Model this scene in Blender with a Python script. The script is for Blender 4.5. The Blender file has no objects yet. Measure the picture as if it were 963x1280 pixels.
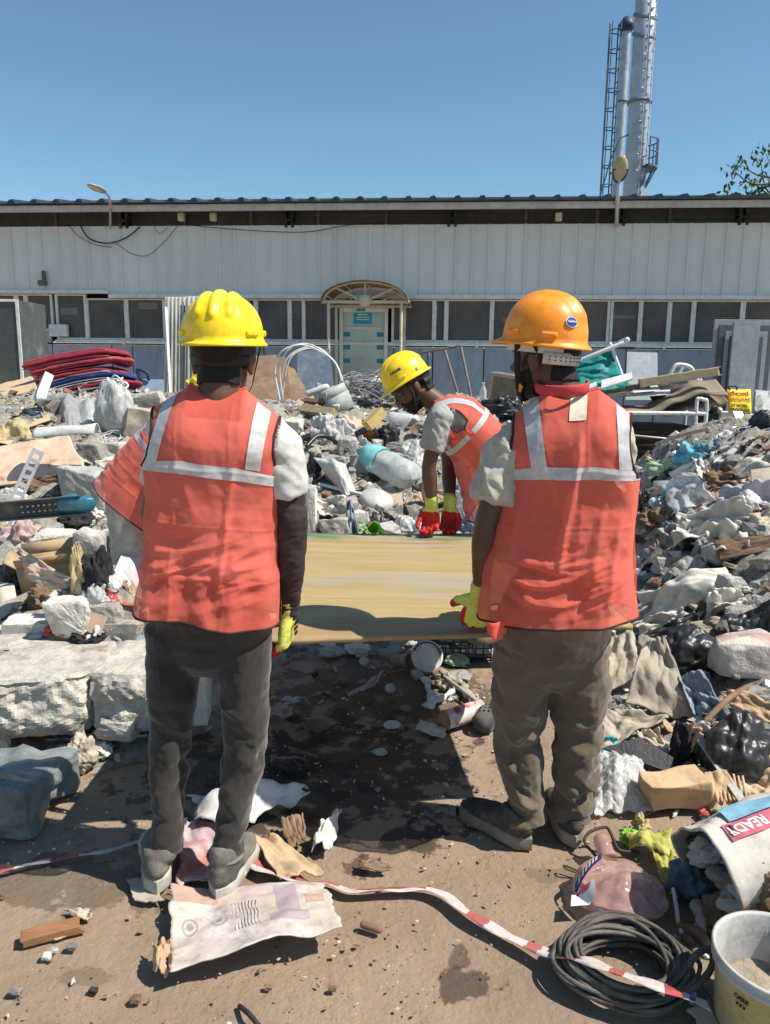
SUN_Y=-0.19;SUN_E=4.9;SKY_E=0.095;EXPO=0.50
import bpy,bmesh,math,random
import numpy as np
from mathutils import Vector,Matrix
random.seed(7)
rng=np.random.default_rng(11)
SC=bpy.context.scene
COL=SC.collection
V3=lambda*a:np.array(a,float)
def unit(v):
 v=np.asarray(v,float);return v/(np.linalg.norm(v)+1e-12)
R_=math.radians
# camera model (photo is 963 x 1280)
CAM=V3(0,0,1.52);FPX=967.0;PITCH=R_(10.5);ROLL=R_(0.6)
_f=V3(0,math.cos(PITCH),-math.sin(PITCH));_r0=V3(1,0,0);_u0=V3(0,math.sin(PITCH),math.cos(PITCH))
_r=_r0*math.cos(ROLL)+_u0*math.sin(ROLL);_u=-_r0*math.sin(ROLL)+_u0*math.cos(ROLL)
def ray(px,py):return unit(_f*FPX+_r*(px-481.5)-_u*(py-640))
def at_y(px,py,Y):
 d=ray(px,py);return CAM+d*(Y/d[1])
def at_z(px,py,Z=0.0):
 d=ray(px,py);return CAM+d*((Z-CAM[2])/d[2])
def to_px(p):
 q=np.asarray(p)-CAM;w=q@_f
 return 481.5+FPX*(q@_r)/w,640-FPX*(q@_u)/w
_perm=np.random.default_rng(5).permutation(256);_perm=np.concatenate([_perm,_perm,_perm])
_g=np.random.default_rng(6).normal(size=(256,3));_g/=np.linalg.norm(_g,axis=1)[:,None]
def pn(P,seed=0):
 P=np.asarray(P,float)+seed*17.31
 i=np.floor(P).astype(int);f=P-i;i&=255
 w=f*f*f*(f*(f*6-15)+10)
 out=np.zeros(len(P))
 for dx in(0,1):
  for dy in(0,1):
   for dz in(0,1):
    h=_perm[_perm[_perm[(i[:,0]+dx)&255]+((i[:,1]+dy)&255)]+((i[:,2]+dz)&255)]
    dot=((f-(dx,dy,dz))*_g[h]).sum(1)
    wx=w[:,0]if dx else 1-w[:,0];wy=w[:,1]if dy else 1-w[:,1];wz=w[:,2]if dz else 1-w[:,2]
    out+=dot*wx*wy*wz
 return out*1.6
def fbm(P,seed=0,oct=4):
 P=np.asarray(P,float);s=0;a=1.0
 for k in range(oct):
  s=s+a*pn(P*2**k,seed+k*3);a*=.5
 return s
def ridge(P,seed=0,oct=2):
 s=0;a=1.0
 for k in range(oct):
  s=s+a*(1-np.abs(pn(P*2**k,seed+5*k))*2.0);a*=.5
 return s
def crease(P,seed=0,n=7,grow=1.28,lo=.55,hi=1.3,rnd=0,bias=None):
 "sharp creases between flat facets: folded waves along random directions"
 P=np.asarray(P,float);r=np.random.default_rng(int(seed*97)+13);k=P.shape[1]
 W=P if k==3 else np.c_[P,np.full(len(P),seed*1.3)]
 Q=P+.16*np.stack([fbm(W*.9,seed+40+i,2)for i in range(k)],1);s=0;t=0
 for i in range(n):
  d=r.normal(size=k);d=d*(np.asarray(bias)if bias is not None else 1);d/=np.linalg.norm(d);f=r.uniform(lo,hi)*grow**i;a=1/f;x=Q@d*f+r.uniform(0,9)
  s=s+a*(2*np.abs(np.sin(x*math.pi/2))-1 if rnd else 2*np.abs((x%2)-1)-1);t+=a
 return s/t*1.6
def sstep(a,b,x):
 t=np.clip((np.asarray(x,float)-a)/(b-a),0,1);return t*t*(3-2*t)
def interp(x,xs,ys):return np.interp(x,xs,ys)
# objects
ORG={}
def mesh_from(name,V,F,mats,smooth=True,fm=None):
 me=bpy.data.meshes.new(name)
 V=np.asarray(V,float)
 if isinstance(F,np.ndarray):
  n=F.shape[1];m=len(F)
  me.vertices.add(len(V));me.vertices.foreach_set('co',V.astype(np.float32).ravel())
  me.loops.add(m*n);me.loops.foreach_set('vertex_index',F.astype(np.int32).ravel())
  me.polygons.add(m);me.polygons.foreach_set('loop_start',np.arange(0,m*n,n,dtype=np.int32))
  me.polygons.foreach_set('loop_total',np.full(m,n,np.int32))
  me.update(calc_edges=True)
 else:
  me.from_pydata(V.tolist(),[],[tuple(int(i)for i in f)for f in F]);me.update()
 for m_ in(mats if isinstance(mats,(list,tuple))else[mats]):me.materials.append(m_)
 me.polygons.foreach_set('use_smooth',np.full(len(me.polygons),bool(smooth)))
 if fm is not None:me.polygons.foreach_set('material_index',np.asarray(fm,np.int32))
 me.validate();me.update()
 return me
def tag(o,label=None,cat=None,group=None,kind=None):
 if label:o['label']=label
 if cat:o['category']=cat
 if group:o['group']=group
 if kind:o['kind']=kind
 return o
def empty(name,loc,label,cat,group=None):
 o=bpy.data.objects.new(name,None);COL.objects.link(o);o.empty_display_size=.1
 o.location=Vector([float(c)for c in loc]);ORG[o.name]=np.array(loc,float)
 return tag(o,label,cat,group)
HERO=[]
def mk(name,V,F,mat,parent=None,label=None,cat=None,group=None,kind=None,smooth=True,fm=None,base=None,solid=0,short=None):
 V=np.asarray(V,float)
 if parent is not None:org=ORG[parent.name]
 else:org=base if base is not None else V3(V[:,0].mean(),V[:,1].mean(),V[:,2].min())
 o=bpy.data.objects.new(name,mesh_from(name,V-org,F,mat,smooth,fm));COL.objects.link(o)
 if parent is not None:o.parent=parent
 else:o.location=Vector([float(c)for c in org])
 ORG[o.name]=np.array(org,float)
 if solid:
  md=o.modifiers.new('thickness','SOLIDIFY');md.thickness=solid;md.offset=0
 tag(o,label,cat,group,kind)
 if short:HERO.append((short,V.mean(0)))
 return o
def join(parts):
 "[(V,F)] -> V,F (list of tuples)"
 Vs,Fs,k=[],[],0
 for V,F in parts:
  V=np.asarray(V,float);Vs.append(V)
  Fs+=[tuple(int(i)+k for i in f)for f in F];k+=len(V)
 return np.concatenate(Vs),Fs
def gridF(nu,nv,closed=False):
 F=[]
 for j in range(nv-1):
  for i in range(nu if closed else nu-1):
   i2=(i+1)%nu
   F.append((j*nu+i,j*nu+i2,(j+1)*nu+i2,(j+1)*nu+i))
 return np.array(F,int)
def box(c,s,rot=None,bev=0.0):
 "centre c, full sizes s, optional 3x3; bevelled corners by chamfered box"
 s=np.asarray(s,float)/2;b=min(bev,s.min()*.9)
 bm=bmesh.new();bmesh.ops.create_cube(bm,size=2.0)
 for v in bm.verts:v.co=Vector((v.co.x*s[0],v.co.y*s[1],v.co.z*s[2]))
 if b>0:bmesh.ops.bevel(bm,geom=bm.edges[:],offset=b,segments=2,affect='EDGES',profile=.6)
 V=np.array([v.co[:]for v in bm.verts]);bm.verts.index_update()
 F=[tuple(v.index for v in f.verts)for f in bm.faces];bm.free()
 if rot is not None:V=V@np.asarray(rot,float).T
 return V+np.asarray(c,float),F
def rotm(rx=0,ry=0,rz=0):
 return np.array(Matrix.Rotation(rz,3,'Z')@Matrix.Rotation(ry,3,'Y')@Matrix.Rotation(rx,3,'X'))
def frame(z,x=(1,0,0)):
 "3x3 with columns x', y', z' ; z' = z"
 z=unit(z);x=np.asarray(x,float);x=unit(x-z*(x@z));y=np.cross(z,x)
 return np.stack([x,y,z],1)
def tube(pts,rad,n=12,ref=(1,0,.01),round_ends=True):
 "closed tapered tube along pts, rad: scalar list or list of (rx, ry); rx along ref"
 P=np.asarray(pts,float);m=len(P)
 if np.isscalar(rad):rad=[rad]*m
 Rr=np.array([(r,r)if np.isscalar(r)else r for r in rad],float)
 T=np.gradient(P,axis=0)if m>2 else np.repeat([P[1]-P[0]],2,0)
 T/=np.linalg.norm(T,axis=1)[:,None]+1e-12
 ref=np.asarray(ref,float);rings=[];S=None;th=np.arange(n)*2*math.pi/n
 fr=[]
 for i in range(m):
  a=ref if S is None else S
  S=a-T[i]*(a@T[i])
  if np.linalg.norm(S)<1e-3:S=np.cross(T[i],(0,1,.3))
  S=unit(S);B=np.cross(T[i],S);fr.append((S,B))
 def ring(c,S,B,r):return c+np.outer(np.cos(th)*r[0],S)+np.outer(np.sin(th)*r[1],B)
 if round_ends:
  for a in(80,55,25):
   k=math.cos(R_(a));q=math.sin(R_(a));rings.append(ring(P[0]-T[0]*Rr[0].min()*q,*fr[0],Rr[0]*k))
 for i in range(m):rings.append(ring(P[i],*fr[i],Rr[i]))
 if round_ends:
  for a in(25,55,80):
   k=math.cos(R_(a));q=math.sin(R_(a));rings.append(ring(P[-1]+T[-1]*Rr[-1].min()*q,*fr[-1],Rr[-1]*k))
 V=np.concatenate(rings);F=[tuple(f)for f in gridF(n,len(rings),True)]
 F.append(tuple(range(n))[::-1]);F.append(tuple((len(rings)-1)*n+i for i in range(n)))
 return V,F
def smooth_path(pts,n=60):
 "Catmull-Rom"
 P=np.asarray(pts,float);P=np.concatenate([[2*P[0]-P[1]],P,[2*P[-1]-P[-2]]]);out=[]
 k=len(P)-3
 for t in np.linspace(0,k-1e-6,n):
  i=int(t);u=t-i;a,b,c,d=P[i],P[i+1],P[i+2],P[i+3]
  out.append(.5*(2*b+(c-a)*u+(2*a-5*b+4*c-d)*u*u+(3*b-a-3*c+d)*u**3))
 return np.array(out)
def ellipsoid(c,M,nu=20,nv=12):
 "M: 3x3 columns = semi-axes"
 th=np.arange(nu)*2*math.pi/nu;ph=np.linspace(.02,math.pi-.02,nv);V=[]
 for p in ph:
  for t in th:V.append((math.sin(p)*math.cos(t),math.sin(p)*math.sin(t),math.cos(p)))
 V=np.array(V)@np.asarray(M,float).T+c
 F=[tuple(f)for f in gridF(nu,nv,True)]
 F.append(tuple(range(nu))[::-1]);F.append(tuple((nv-1)*nu+i for i in range(nu)))
 return V,[f[::-1]for f in F]
def lathe(prof,n=24,c=(0,0,0),rot=None,cap0=True,cap1=False):
 "prof: [(r, z)]"
 th=np.arange(n)*2*math.pi/n
 V=np.concatenate([np.stack([r*np.cos(th),r*np.sin(th),np.full(n,z)],1)for r,z in prof])
 F=[tuple(f)for f in gridF(n,len(prof),True)]
 if cap0:F.append(tuple(range(n))[::-1])
 if cap1:F.append(tuple((len(prof)-1)*n+i for i in range(n)))
 if rot is not None:V=V@np.asarray(rot).T
 return V+np.asarray(c,float),F
def blob(prims,vox=.006,smooth=4):
 "union of closed shapes as one continuous surface (voxel remesh)"
 V,F=join(prims)
 me=bpy.data.meshes.new('tmp');me.from_pydata(V.tolist(),[],F);me.update()
 bm=bmesh.new();bm.from_mesh(me);bmesh.ops.recalc_face_normals(bm,faces=bm.faces[:]);bm.to_mesh(me);bm.free()
 o=bpy.data.objects.new('tmp',me);COL.objects.link(o)
 m=o.modifiers.new('r','REMESH');m.mode='VOXEL';m.voxel_size=vox
 if smooth:
  s=o.modifiers.new('s','SMOOTH');s.iterations=smooth;s.factor=.5
 dg=bpy.context.evaluated_depsgraph_get();e=o.evaluated_get(dg);r=bpy.data.meshes.new_from_object(e,depsgraph=dg)
 n=len(r.vertices);VV=np.empty(n*3,np.float32);r.vertices.foreach_get('co',VV);VV=VV.reshape(-1,3).astype(float)
 FF=np.array([tuple(p.vertices)for p in r.polygons],int)
 bpy.data.objects.remove(o);bpy.data.meshes.remove(r);bpy.data.meshes.remove(me)
 return VV,FF
def vnormals(V,F):
 F=np.asarray(F);a,b,c=V[F[:,0]],V[F[:,1]],V[F[:,2]]
 d=V[F[:,3]]if F.shape[1]==4 else a
 fn=np.cross(c-a,d-b)if F.shape[1]==4 else np.cross(b-a,c-a)
 N=np.zeros_like(V)
 for k in range(F.shape[1]):np.add.at(N,F[:,k],fn)
 return N/(np.linalg.norm(N,axis=1)[:,None]+1e-12)
def submesh(V,F,mask):
 "faces where mask(faces) -> compact V,F"
 F=np.asarray(F)[mask];u,inv=np.unique(F.ravel(),return_inverse=True)
 return V[u],inv.reshape(F.shape),u
def text_mesh(s,size=1.0,bold=0.0):
 cu=bpy.data.curves.new('t','FONT');cu.body=s;cu.size=size;cu.align_x='CENTER';cu.align_y='CENTER';cu.offset=bold;cu.resolution_u=3
 o=bpy.data.objects.new('t',cu);COL.objects.link(o)
 dg=bpy.context.evaluated_depsgraph_get();me=bpy.data.meshes.new_from_object(o.evaluated_get(dg),depsgraph=dg)
 bm=bmesh.new();bm.from_mesh(me);bmesh.ops.triangulate(bm,faces=bm.faces[:]);bmesh.ops.subdivide_edges(bm,edges=[e for e in bm.edges if e.calc_length()>size*.12],cuts=2)
 bmesh.ops.triangulate(bm,faces=bm.faces[:])
 V=np.array([v.co[:]for v in bm.verts])if len(bm.verts)else np.zeros((0,3));bm.verts.index_update()
 F=[tuple(v.index for v in f.verts)for f in bm.faces];bm.free()
 bpy.data.objects.remove(o);bpy.data.curves.remove(cu);bpy.data.meshes.remove(me)
 return V,F
def _n(nt,t,**kw):
 n=nt.nodes.new(t)
 for k,v in kw.items():setattr(n,k,v)
 return n
MATS={}
def mat(name,col,rough=.75,var=.18,scale=6.,bump=.15,bscale=45.,dust=0.,dustcol=(.48,.42,.34),dscale=4.,metal=0.,spec=.3,trans=0.,alpha=1.,hue=0.0,grime=.30,stain=None,coord='Object',clear=0.0,stretch=(1,1,1),ior=1.45,sheen=0.0,transm=0.0):
 if name in MATS:return MATS[name]
 m=bpy.data.materials.new(name);m.use_nodes=True;nt=m.node_tree;nt.nodes.clear();L=nt.links.new
 out=_n(nt,'ShaderNodeOutputMaterial');b=_n(nt,'ShaderNodeBsdfPrincipled')
 tc=_n(nt,'ShaderNodeTexCoord');oi=_n(nt,'ShaderNodeObjectInfo')
 mp=_n(nt,'ShaderNodeMapping');mp.inputs['Scale'].default_value=stretch
 cmb=_n(nt,'ShaderNodeCombineXYZ');mu=_n(nt,'ShaderNodeMath',operation='MULTIPLY');mu.inputs[1].default_value=37.0
 L(oi.outputs['Random'],mu.inputs[0]);L(mu.outputs[0],cmb.inputs[0]);L(mu.outputs[0],cmb.inputs[1])
 L(tc.outputs[coord],mp.inputs['Vector']);L(cmb.outputs[0],mp.inputs['Location'])
 n1=_n(nt,'ShaderNodeTexNoise');n1.inputs['Scale'].default_value=scale;n1.inputs['Detail'].default_value=8;n1.inputs['Roughness'].default_value=.65
 L(mp.outputs[0],n1.inputs['Vector'])
 ramp=_n(nt,'ShaderNodeMapRange');ramp.inputs[1].default_value=.3;ramp.inputs[2].default_value=.7
 L(n1.outputs['Fac'],ramp.inputs[0])
 mix=_n(nt,'ShaderNodeMix',data_type='RGBA')
 c=np.array(col,float)
 mix.inputs[6].default_value=(*np.clip(c*(1-var),0,1),1);mix.inputs[7].default_value=(*np.clip(c*(1+var),0,1),1)
 L(ramp.outputs[0],mix.inputs[0]);cur=mix.outputs[2]
 if stain is not None:
  n3=_n(nt,'ShaderNodeTexNoise');n3.inputs['Scale'].default_value=stain[2];n3.inputs['Detail'].default_value=6;L(mp.outputs[0],n3.inputs['Vector'])
  r3=_n(nt,'ShaderNodeMapRange');r3.inputs[1].default_value=stain[1];r3.inputs[2].default_value=stain[1]+.08;L(n3.outputs['Fac'],r3.inputs[0])
  x3=_n(nt,'ShaderNodeMix',data_type='RGBA');L(r3.outputs[0],x3.inputs[0]);L(cur,x3.inputs[6]);x3.inputs[7].default_value=(*stain[0],1);cur=x3.outputs[2]
 if grime>0 and bump>0:
  n4=_n(nt,'ShaderNodeTexNoise');n4.inputs['Scale'].default_value=scale*3.1;n4.inputs['Detail'].default_value=10;n4.inputs['Roughness'].default_value=.78;L(mp.outputs[0],n4.inputs['Vector'])
  r4=_n(nt,'ShaderNodeMapRange');r4.inputs[1].default_value=.47;r4.inputs[2].default_value=.64;r4.inputs[4].default_value=grime*1.6;L(n4.outputs['Fac'],r4.inputs[0])
  x4=_n(nt,'ShaderNodeMix',data_type='RGBA');L(r4.outputs[0],x4.inputs[0]);L(cur,x4.inputs[6]);x4.inputs[7].default_value=(*(c*.38+np.array((.03,.025,.02))),1);cur=x4.outputs[2]
 if dust>0:
  n2=_n(nt,'ShaderNodeTexNoise');n2.inputs['Scale'].default_value=dscale;n2.inputs['Detail'].default_value=10;n2.inputs['Roughness'].default_value=.7
  L(mp.outputs[0],n2.inputs['Vector'])
  r2=_n(nt,'ShaderNodeMapRange');r2.inputs[1].default_value=.62-dust*.45;r2.inputs[2].default_value=.80-dust*.35;r2.inputs[4].default_value=min(1,dust*1.3)
  L(n2.outputs['Fac'],r2.inputs[0])
  x2=_n(nt,'ShaderNodeMix',data_type='RGBA');L(r2.outputs[0],x2.inputs[0]);L(cur,x2.inputs[6]);x2.inputs[7].default_value=(*dustcol,1);cur=x2.outputs[2]
 if hue>0:
  hs=_n(nt,'ShaderNodeHueSaturation');mr=_n(nt,'ShaderNodeMapRange');mr.inputs[3].default_value=1-hue;mr.inputs[4].default_value=1+hue
  L(oi.outputs['Random'],mr.inputs[0]);L(mr.outputs[0],hs.inputs['Value']);L(cur,hs.inputs['Color']);cur=hs.outputs[0]
 L(cur,b.inputs['Base Color'])
 b.inputs['Roughness'].default_value=rough;b.inputs['Metallic'].default_value=metal;b.inputs['Specular IOR Level'].default_value=spec
 b.inputs['IOR'].default_value=ior;b.inputs['Coat Weight'].default_value=clear;b.inputs['Transmission Weight'].default_value=transm
 if sheen:b.inputs['Sheen Weight'].default_value=sheen
 if bump>0:
  nb=_n(nt,'ShaderNodeTexNoise');nb.inputs['Scale'].default_value=bscale;nb.inputs['Detail'].default_value=6;nb.inputs['Roughness'].default_value=.6
  L(mp.outputs[0],nb.inputs['Vector'])
  bp=_n(nt,'ShaderNodeBump');bp.inputs['Strength'].default_value=min(1,bump*2);bp.inputs['Distance'].default_value=.4/bscale
  L(nb.outputs['Fac'],bp.inputs['Height']);L(bp.outputs[0],b.inputs['Normal'])
 sh=b.outputs[0]
 if trans>0:
  tr=_n(nt,'ShaderNodeBsdfTranslucent');L(cur,tr.inputs[0]);mx=_n(nt,'ShaderNodeMixShader');mx.inputs[0].default_value=trans
  L(sh,mx.inputs[1]);L(tr.outputs[0],mx.inputs[2]);sh=mx.outputs[0]
 if alpha<1:
  tp=_n(nt,'ShaderNodeBsdfTransparent');mx=_n(nt,'ShaderNodeMixShader');mx.inputs[0].default_value=alpha
  L(tp.outputs[0],mx.inputs[1]);L(sh,mx.inputs[2]);sh=mx.outputs[0]
 L(sh,out.inputs['Surface'])
 MATS[name]=m
 return m
cd=bpy.data.cameras.new('camera');cam=bpy.data.objects.new('camera',cd);COL.objects.link(cam)
cd.sensor_fit='VERTICAL';cd.sensor_height=36.0;cd.lens=36.0*FPX/1280.0;cd.clip_end=900;cd.clip_start=.05
cam.matrix_world=Matrix(((_r[0],_u[0],-_f[0],CAM[0]),(_r[1],_u[1],-_f[1],CAM[1]),(_r[2],_u[2],-_f[2],CAM[2]),(0,0,0,1)))
SC.camera=cam
SUN=unit(V3(.70,SUN_Y,1.0))
sl=bpy.data.lights.new('sun','SUN');sl.energy=SUN_E;sl.angle=R_(.53);sl.color=(1.0,.93,.82)
so=bpy.data.objects.new('sun',sl);COL.objects.link(so);so.rotation_euler=Vector(-SUN).to_track_quat('-Z','Y').to_euler();so.location=(6,0,9)
w=bpy.data.worlds.new('World');SC.world=w;w.use_nodes=True;nt=w.node_tree
bg=nt.nodes['Background'];sk=nt.nodes.new('ShaderNodeTexSky');sk.sky_type='NISHITA';sk.sun_disc=False
sk.sun_elevation=math.asin(SUN[2]);sk.sun_rotation=math.atan2(SUN[0],SUN[1]);sk.altitude=900;sk.air_density=1.0;sk.dust_density=.25;sk.ozone_density=1.2
tint=nt.nodes.new('ShaderNodeMix');tint.data_type='RGBA';tint.blend_type='MULTIPLY';tint.inputs[0].default_value=1;tint.inputs[7].default_value=(.86,1.06,1.04,1);nt.links.new(sk.outputs[0],tint.inputs[6]);nt.links.new(tint.outputs[2],bg.inputs[0]);bg.inputs[1].default_value=SKY_E
vs=SC.view_settings;vs.view_transform='Standard';vs.look='None';vs.gamma=1;vs.exposure=EXPO;vs.use_curve_mapping=False
SC.cycles.max_bounces=8;SC.cycles.transparent_max_bounces=12;SC.cycles.use_denoising=True
# ground
def dirt_material():
 m=bpy.data.materials.new('dry_dirt');m.use_nodes=True;nt=m.node_tree;L=nt.links.new;b=nt.nodes['Principled BSDF']
 tc=_n(nt,'ShaderNodeTexCoord')
 def noise(s,d=8,r=.65):
  n=_n(nt,'ShaderNodeTexNoise');n.inputs['Scale'].default_value=s;n.inputs['Detail'].default_value=d;n.inputs['Roughness'].default_value=r
  L(tc.outputs['Object'],n.inputs['Vector']);return n
 def rng_(src,a,b_,c=0.,d=1.):
  r=_n(nt,'ShaderNodeMapRange');r.inputs[1].default_value=a;r.inputs[2].default_value=b_;r.inputs[3].default_value=c;r.inputs[4].default_value=d;L(src,r.inputs[0]);return r.outputs[0]
 def mixc(f,a,b_):
  x=_n(nt,'ShaderNodeMix',data_type='RGBA');L(f,x.inputs[0])
  for k,v in((6,a),(7,b_)):
   if isinstance(v,tuple):x.inputs[k].default_value=(*v,1)
   else:L(v,x.inputs[k])
  return x.outputs[2]
 c=mixc(rng_(noise(1.1).outputs['Fac'],.35,.68),(.255,.187,.132),(.365,.28,.205))
 c=mixc(rng_(noise(.45,5).outputs['Fac'],.55,.72),c,(.43,.345,.262))
 c=mixc(rng_(noise(5.5,9,.75).outputs['Fac'],.57,.72,0,.75),c,(.17,.105,.068))
 c=mixc(rng_(noise(2.2,6).outputs['Fac'],.64,.74,0,.5),c,(.33,.155,.09))
 c=mixc(rng_(noise(15,9,.8).outputs['Fac'],.52,.72,0,.6),c,(.25,.175,.115))
 c=mixc(rng_(noise(60,4,.8).outputs['Fac'],.62,.74,0,.7),c,(.12,.085,.06))
 c=mixc(rng_(noise(95,3,.8).outputs['Fac'],.66,.76,0,.6),c,(.5,.43,.34))
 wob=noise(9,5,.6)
 for(px,py,rx,ry,k)in((592,1222,.085,.05,.75),(577,1188,.03,.045,.6),(508,1042,.13,.12,.85),(120,1215,.07,.03,.35),(690,1090,.10,.03,.3),(430,960,.50,.48,.72),(300,960,.4,.4,.68),(480,860,.6,.5,.6),(60,1100,.5,.14,.5)):  # small stains, then large patches painting the board and worker shadows darker
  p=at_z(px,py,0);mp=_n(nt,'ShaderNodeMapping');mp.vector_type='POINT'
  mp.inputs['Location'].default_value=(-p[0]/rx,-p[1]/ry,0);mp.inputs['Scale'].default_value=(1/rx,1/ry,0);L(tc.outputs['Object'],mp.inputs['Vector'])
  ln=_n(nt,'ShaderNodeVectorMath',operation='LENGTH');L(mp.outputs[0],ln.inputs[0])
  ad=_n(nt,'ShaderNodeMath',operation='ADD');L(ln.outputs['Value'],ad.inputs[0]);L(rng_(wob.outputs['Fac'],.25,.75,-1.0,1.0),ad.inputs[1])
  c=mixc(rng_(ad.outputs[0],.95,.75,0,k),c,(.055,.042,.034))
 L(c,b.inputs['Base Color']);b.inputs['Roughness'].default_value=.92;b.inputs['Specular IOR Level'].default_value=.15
 bp=_n(nt,'ShaderNodeBump');bp.inputs['Strength'].default_value=.85;bp.inputs['Distance'].default_value=.012
 h=_n(nt,'ShaderNodeMath',operation='ADD');L(noise(28,10,.75).outputs['Fac'],h.inputs[0]);L(noise(7,4).outputs['Fac'],h.inputs[1]);L(h.outputs[0],bp.inputs['Height']);L(bp.outputs[0],b.inputs['Normal'])
 return m
def ground_h(x,y):
 P=np.stack([x,y,np.zeros_like(x)],1);near=np.exp(-((x/9)**2+((y-4)/9)**2))
 return(fbm(P*.9,3,3)*.012+fbm(P*6,9,3)*.0045)*near-.012*near
def build_ground():
 t=np.linspace(-1,1,260);xs=3.0*t+397*np.abs(t)**9*np.sign(t);ys=3.0+3.2*t+394*np.abs(t)**9*np.sign(t)
 X,Y=np.meshgrid(xs,ys);x,y=X.ravel(),Y.ravel()
 V=np.stack([x,y,ground_h(x,y)],1)
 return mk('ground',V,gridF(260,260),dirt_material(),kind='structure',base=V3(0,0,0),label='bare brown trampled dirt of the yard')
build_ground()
# rubble heap height
def Hraw(x,y):
 x=np.asarray(x,float);y=np.asarray(y,float)
 c=sstep(3.7,8.4,y)*1.10*sstep(1.9,.9,x-.08*(y-4))
 l=(sstep(-.75,-1.35,x)*sstep(2.55,3.5,y)*.22+sstep(-.6,-2.2,x)*sstep(3.0,6.0,y)*.35)
 left=np.maximum(c,l+sstep(3.4,8.2,y)*.98*sstep(-.2,-1.0,x))
 left_bump=.40*np.exp(-((x+1.28)/.34)**2-((y-3.42)/.27)**2)
 thr=.80+.17*(y-2.4)
 rr=sstep(-.12,1.35,x-thr)*np.clip(.30*(y-2.05),0,1.05)*sstep(9.8,6.8,y)
 back=sstep(12.8,11.2,y)
 left=np.minimum(left,1.12-.12*sstep(1.0,-3.0,x)*0)
 return np.maximum(left*back,rr)+left_bump
def H(x,y):
 x=np.atleast_1d(np.asarray(x,float));y=np.atleast_1d(np.asarray(y,float));h=Hraw(x,y)
 P=np.stack([x,y,np.zeros_like(x)],1)
 return h+np.clip(h*3,0,1)*(fbm(P*1.6,21,3)*.09)
_gx=np.arange(-9,9.01,.03);_gy=np.arange(.5,16.01,.03);_GX,_GY=np.meshgrid(_gx,_gy);_GZ=H(_GX.ravel(),_GY.ravel()).reshape(_GX.shape)
def Hg(x,y):
 i=np.clip((np.asarray(y)-.5)/.03,0,len(_gy)-2);j=np.clip((np.asarray(x)+9)/.03,0,len(_gx)-2);i0,j0=i.astype(int),j.astype(int);a,b=i-i0,j-j0
 return(_GZ[i0,j0]*(1-a)*(1-b)+_GZ[i0+1,j0]*a*(1-b)+_GZ[i0,j0+1]*(1-a)*b+_GZ[i0+1,j0+1]*a*b)
def Hs(x,y):return float(Hg(np.array([x]),np.array([y]))[0])
_T=np.arange(.8,30,.012)
def hit(px,py):
 "where a pixel's ray meets the heap or the ground"
 d=ray(px,py);P=CAM+_T[:,None]*d;h=np.maximum(Hg(P[:,0],P[:,1]),0);w=np.nonzero(P[:,2]<=h)[0]
 return P[w[0]]if len(w)else P[-1]
PH=R_(5.0);FD=18.0
fdir=V3(math.cos(PH),-math.sin(PH),0);fn=V3(-math.sin(PH),-math.cos(PH),0)
def F3(s,z,d=0.0):return V3(0,FD,0)+fdir*s+fn*d+V3(0,0,z)
def fs(px,py,d=0.0):
 r=ray(px,py);P0=V3(0,FD,0)+fn*d;t=((P0-CAM)@fn)/(r@fn);p=CAM+r*t
 return(p-P0)@fdir,p[2]
FR=np.stack([fdir,-fn,V3(0,0,1)],1)
def fbox(s0,s1,z0,z1,d0,d1,bev=0.0):
 c=F3((s0+s1)/2,(z0+z1)/2,(d0+d1)/2);return box(c,(s1-s0,abs(d1-d0),z1-z0),FR,bev)
M_clad=mat('painted_cladding',(.63,.66,.645),.55,.07,1.2,.04,12,grime=.05,dust=.12,dustcol=(.36,.32,.27),dscale=2.0,stretch=(1,1,.25))
M_trim=mat('white_trim',(.68,.69,.68),.5,.1,3,.05,30,dust=.25,dustcol=(.4,.36,.3))
M_roof=mat('dark_roof_sheet',(.035,.042,.055),.5,.3,3,.1,20)
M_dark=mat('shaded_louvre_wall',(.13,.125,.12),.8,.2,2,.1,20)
M_blue=mat('blue_grey_panel',(.27,.34,.43),.6,.12,1.5,.05,15,dust=.22,dustcol=(.42,.40,.38),dscale=2.5,stretch=(1,1,.3))
M_lilac=mat('lilac_grey_panel',(.37,.37,.46),.6,.12,1.5,.05,15,dust=.25,dustcol=(.45,.40,.42),dscale=2.5)
M_galv=mat('galvanised_steel',(.52,.54,.56),.42,.15,8,.05,40,dust=.15,metal=.75)
M_black=mat('black_plastic',(.022,.022,.024),.5,.3,8,.1,40,dust=.22)
M_wire=mat('black_cable',(.02,.02,.022),.6,.2,8,.1,60,dust=.1)
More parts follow.
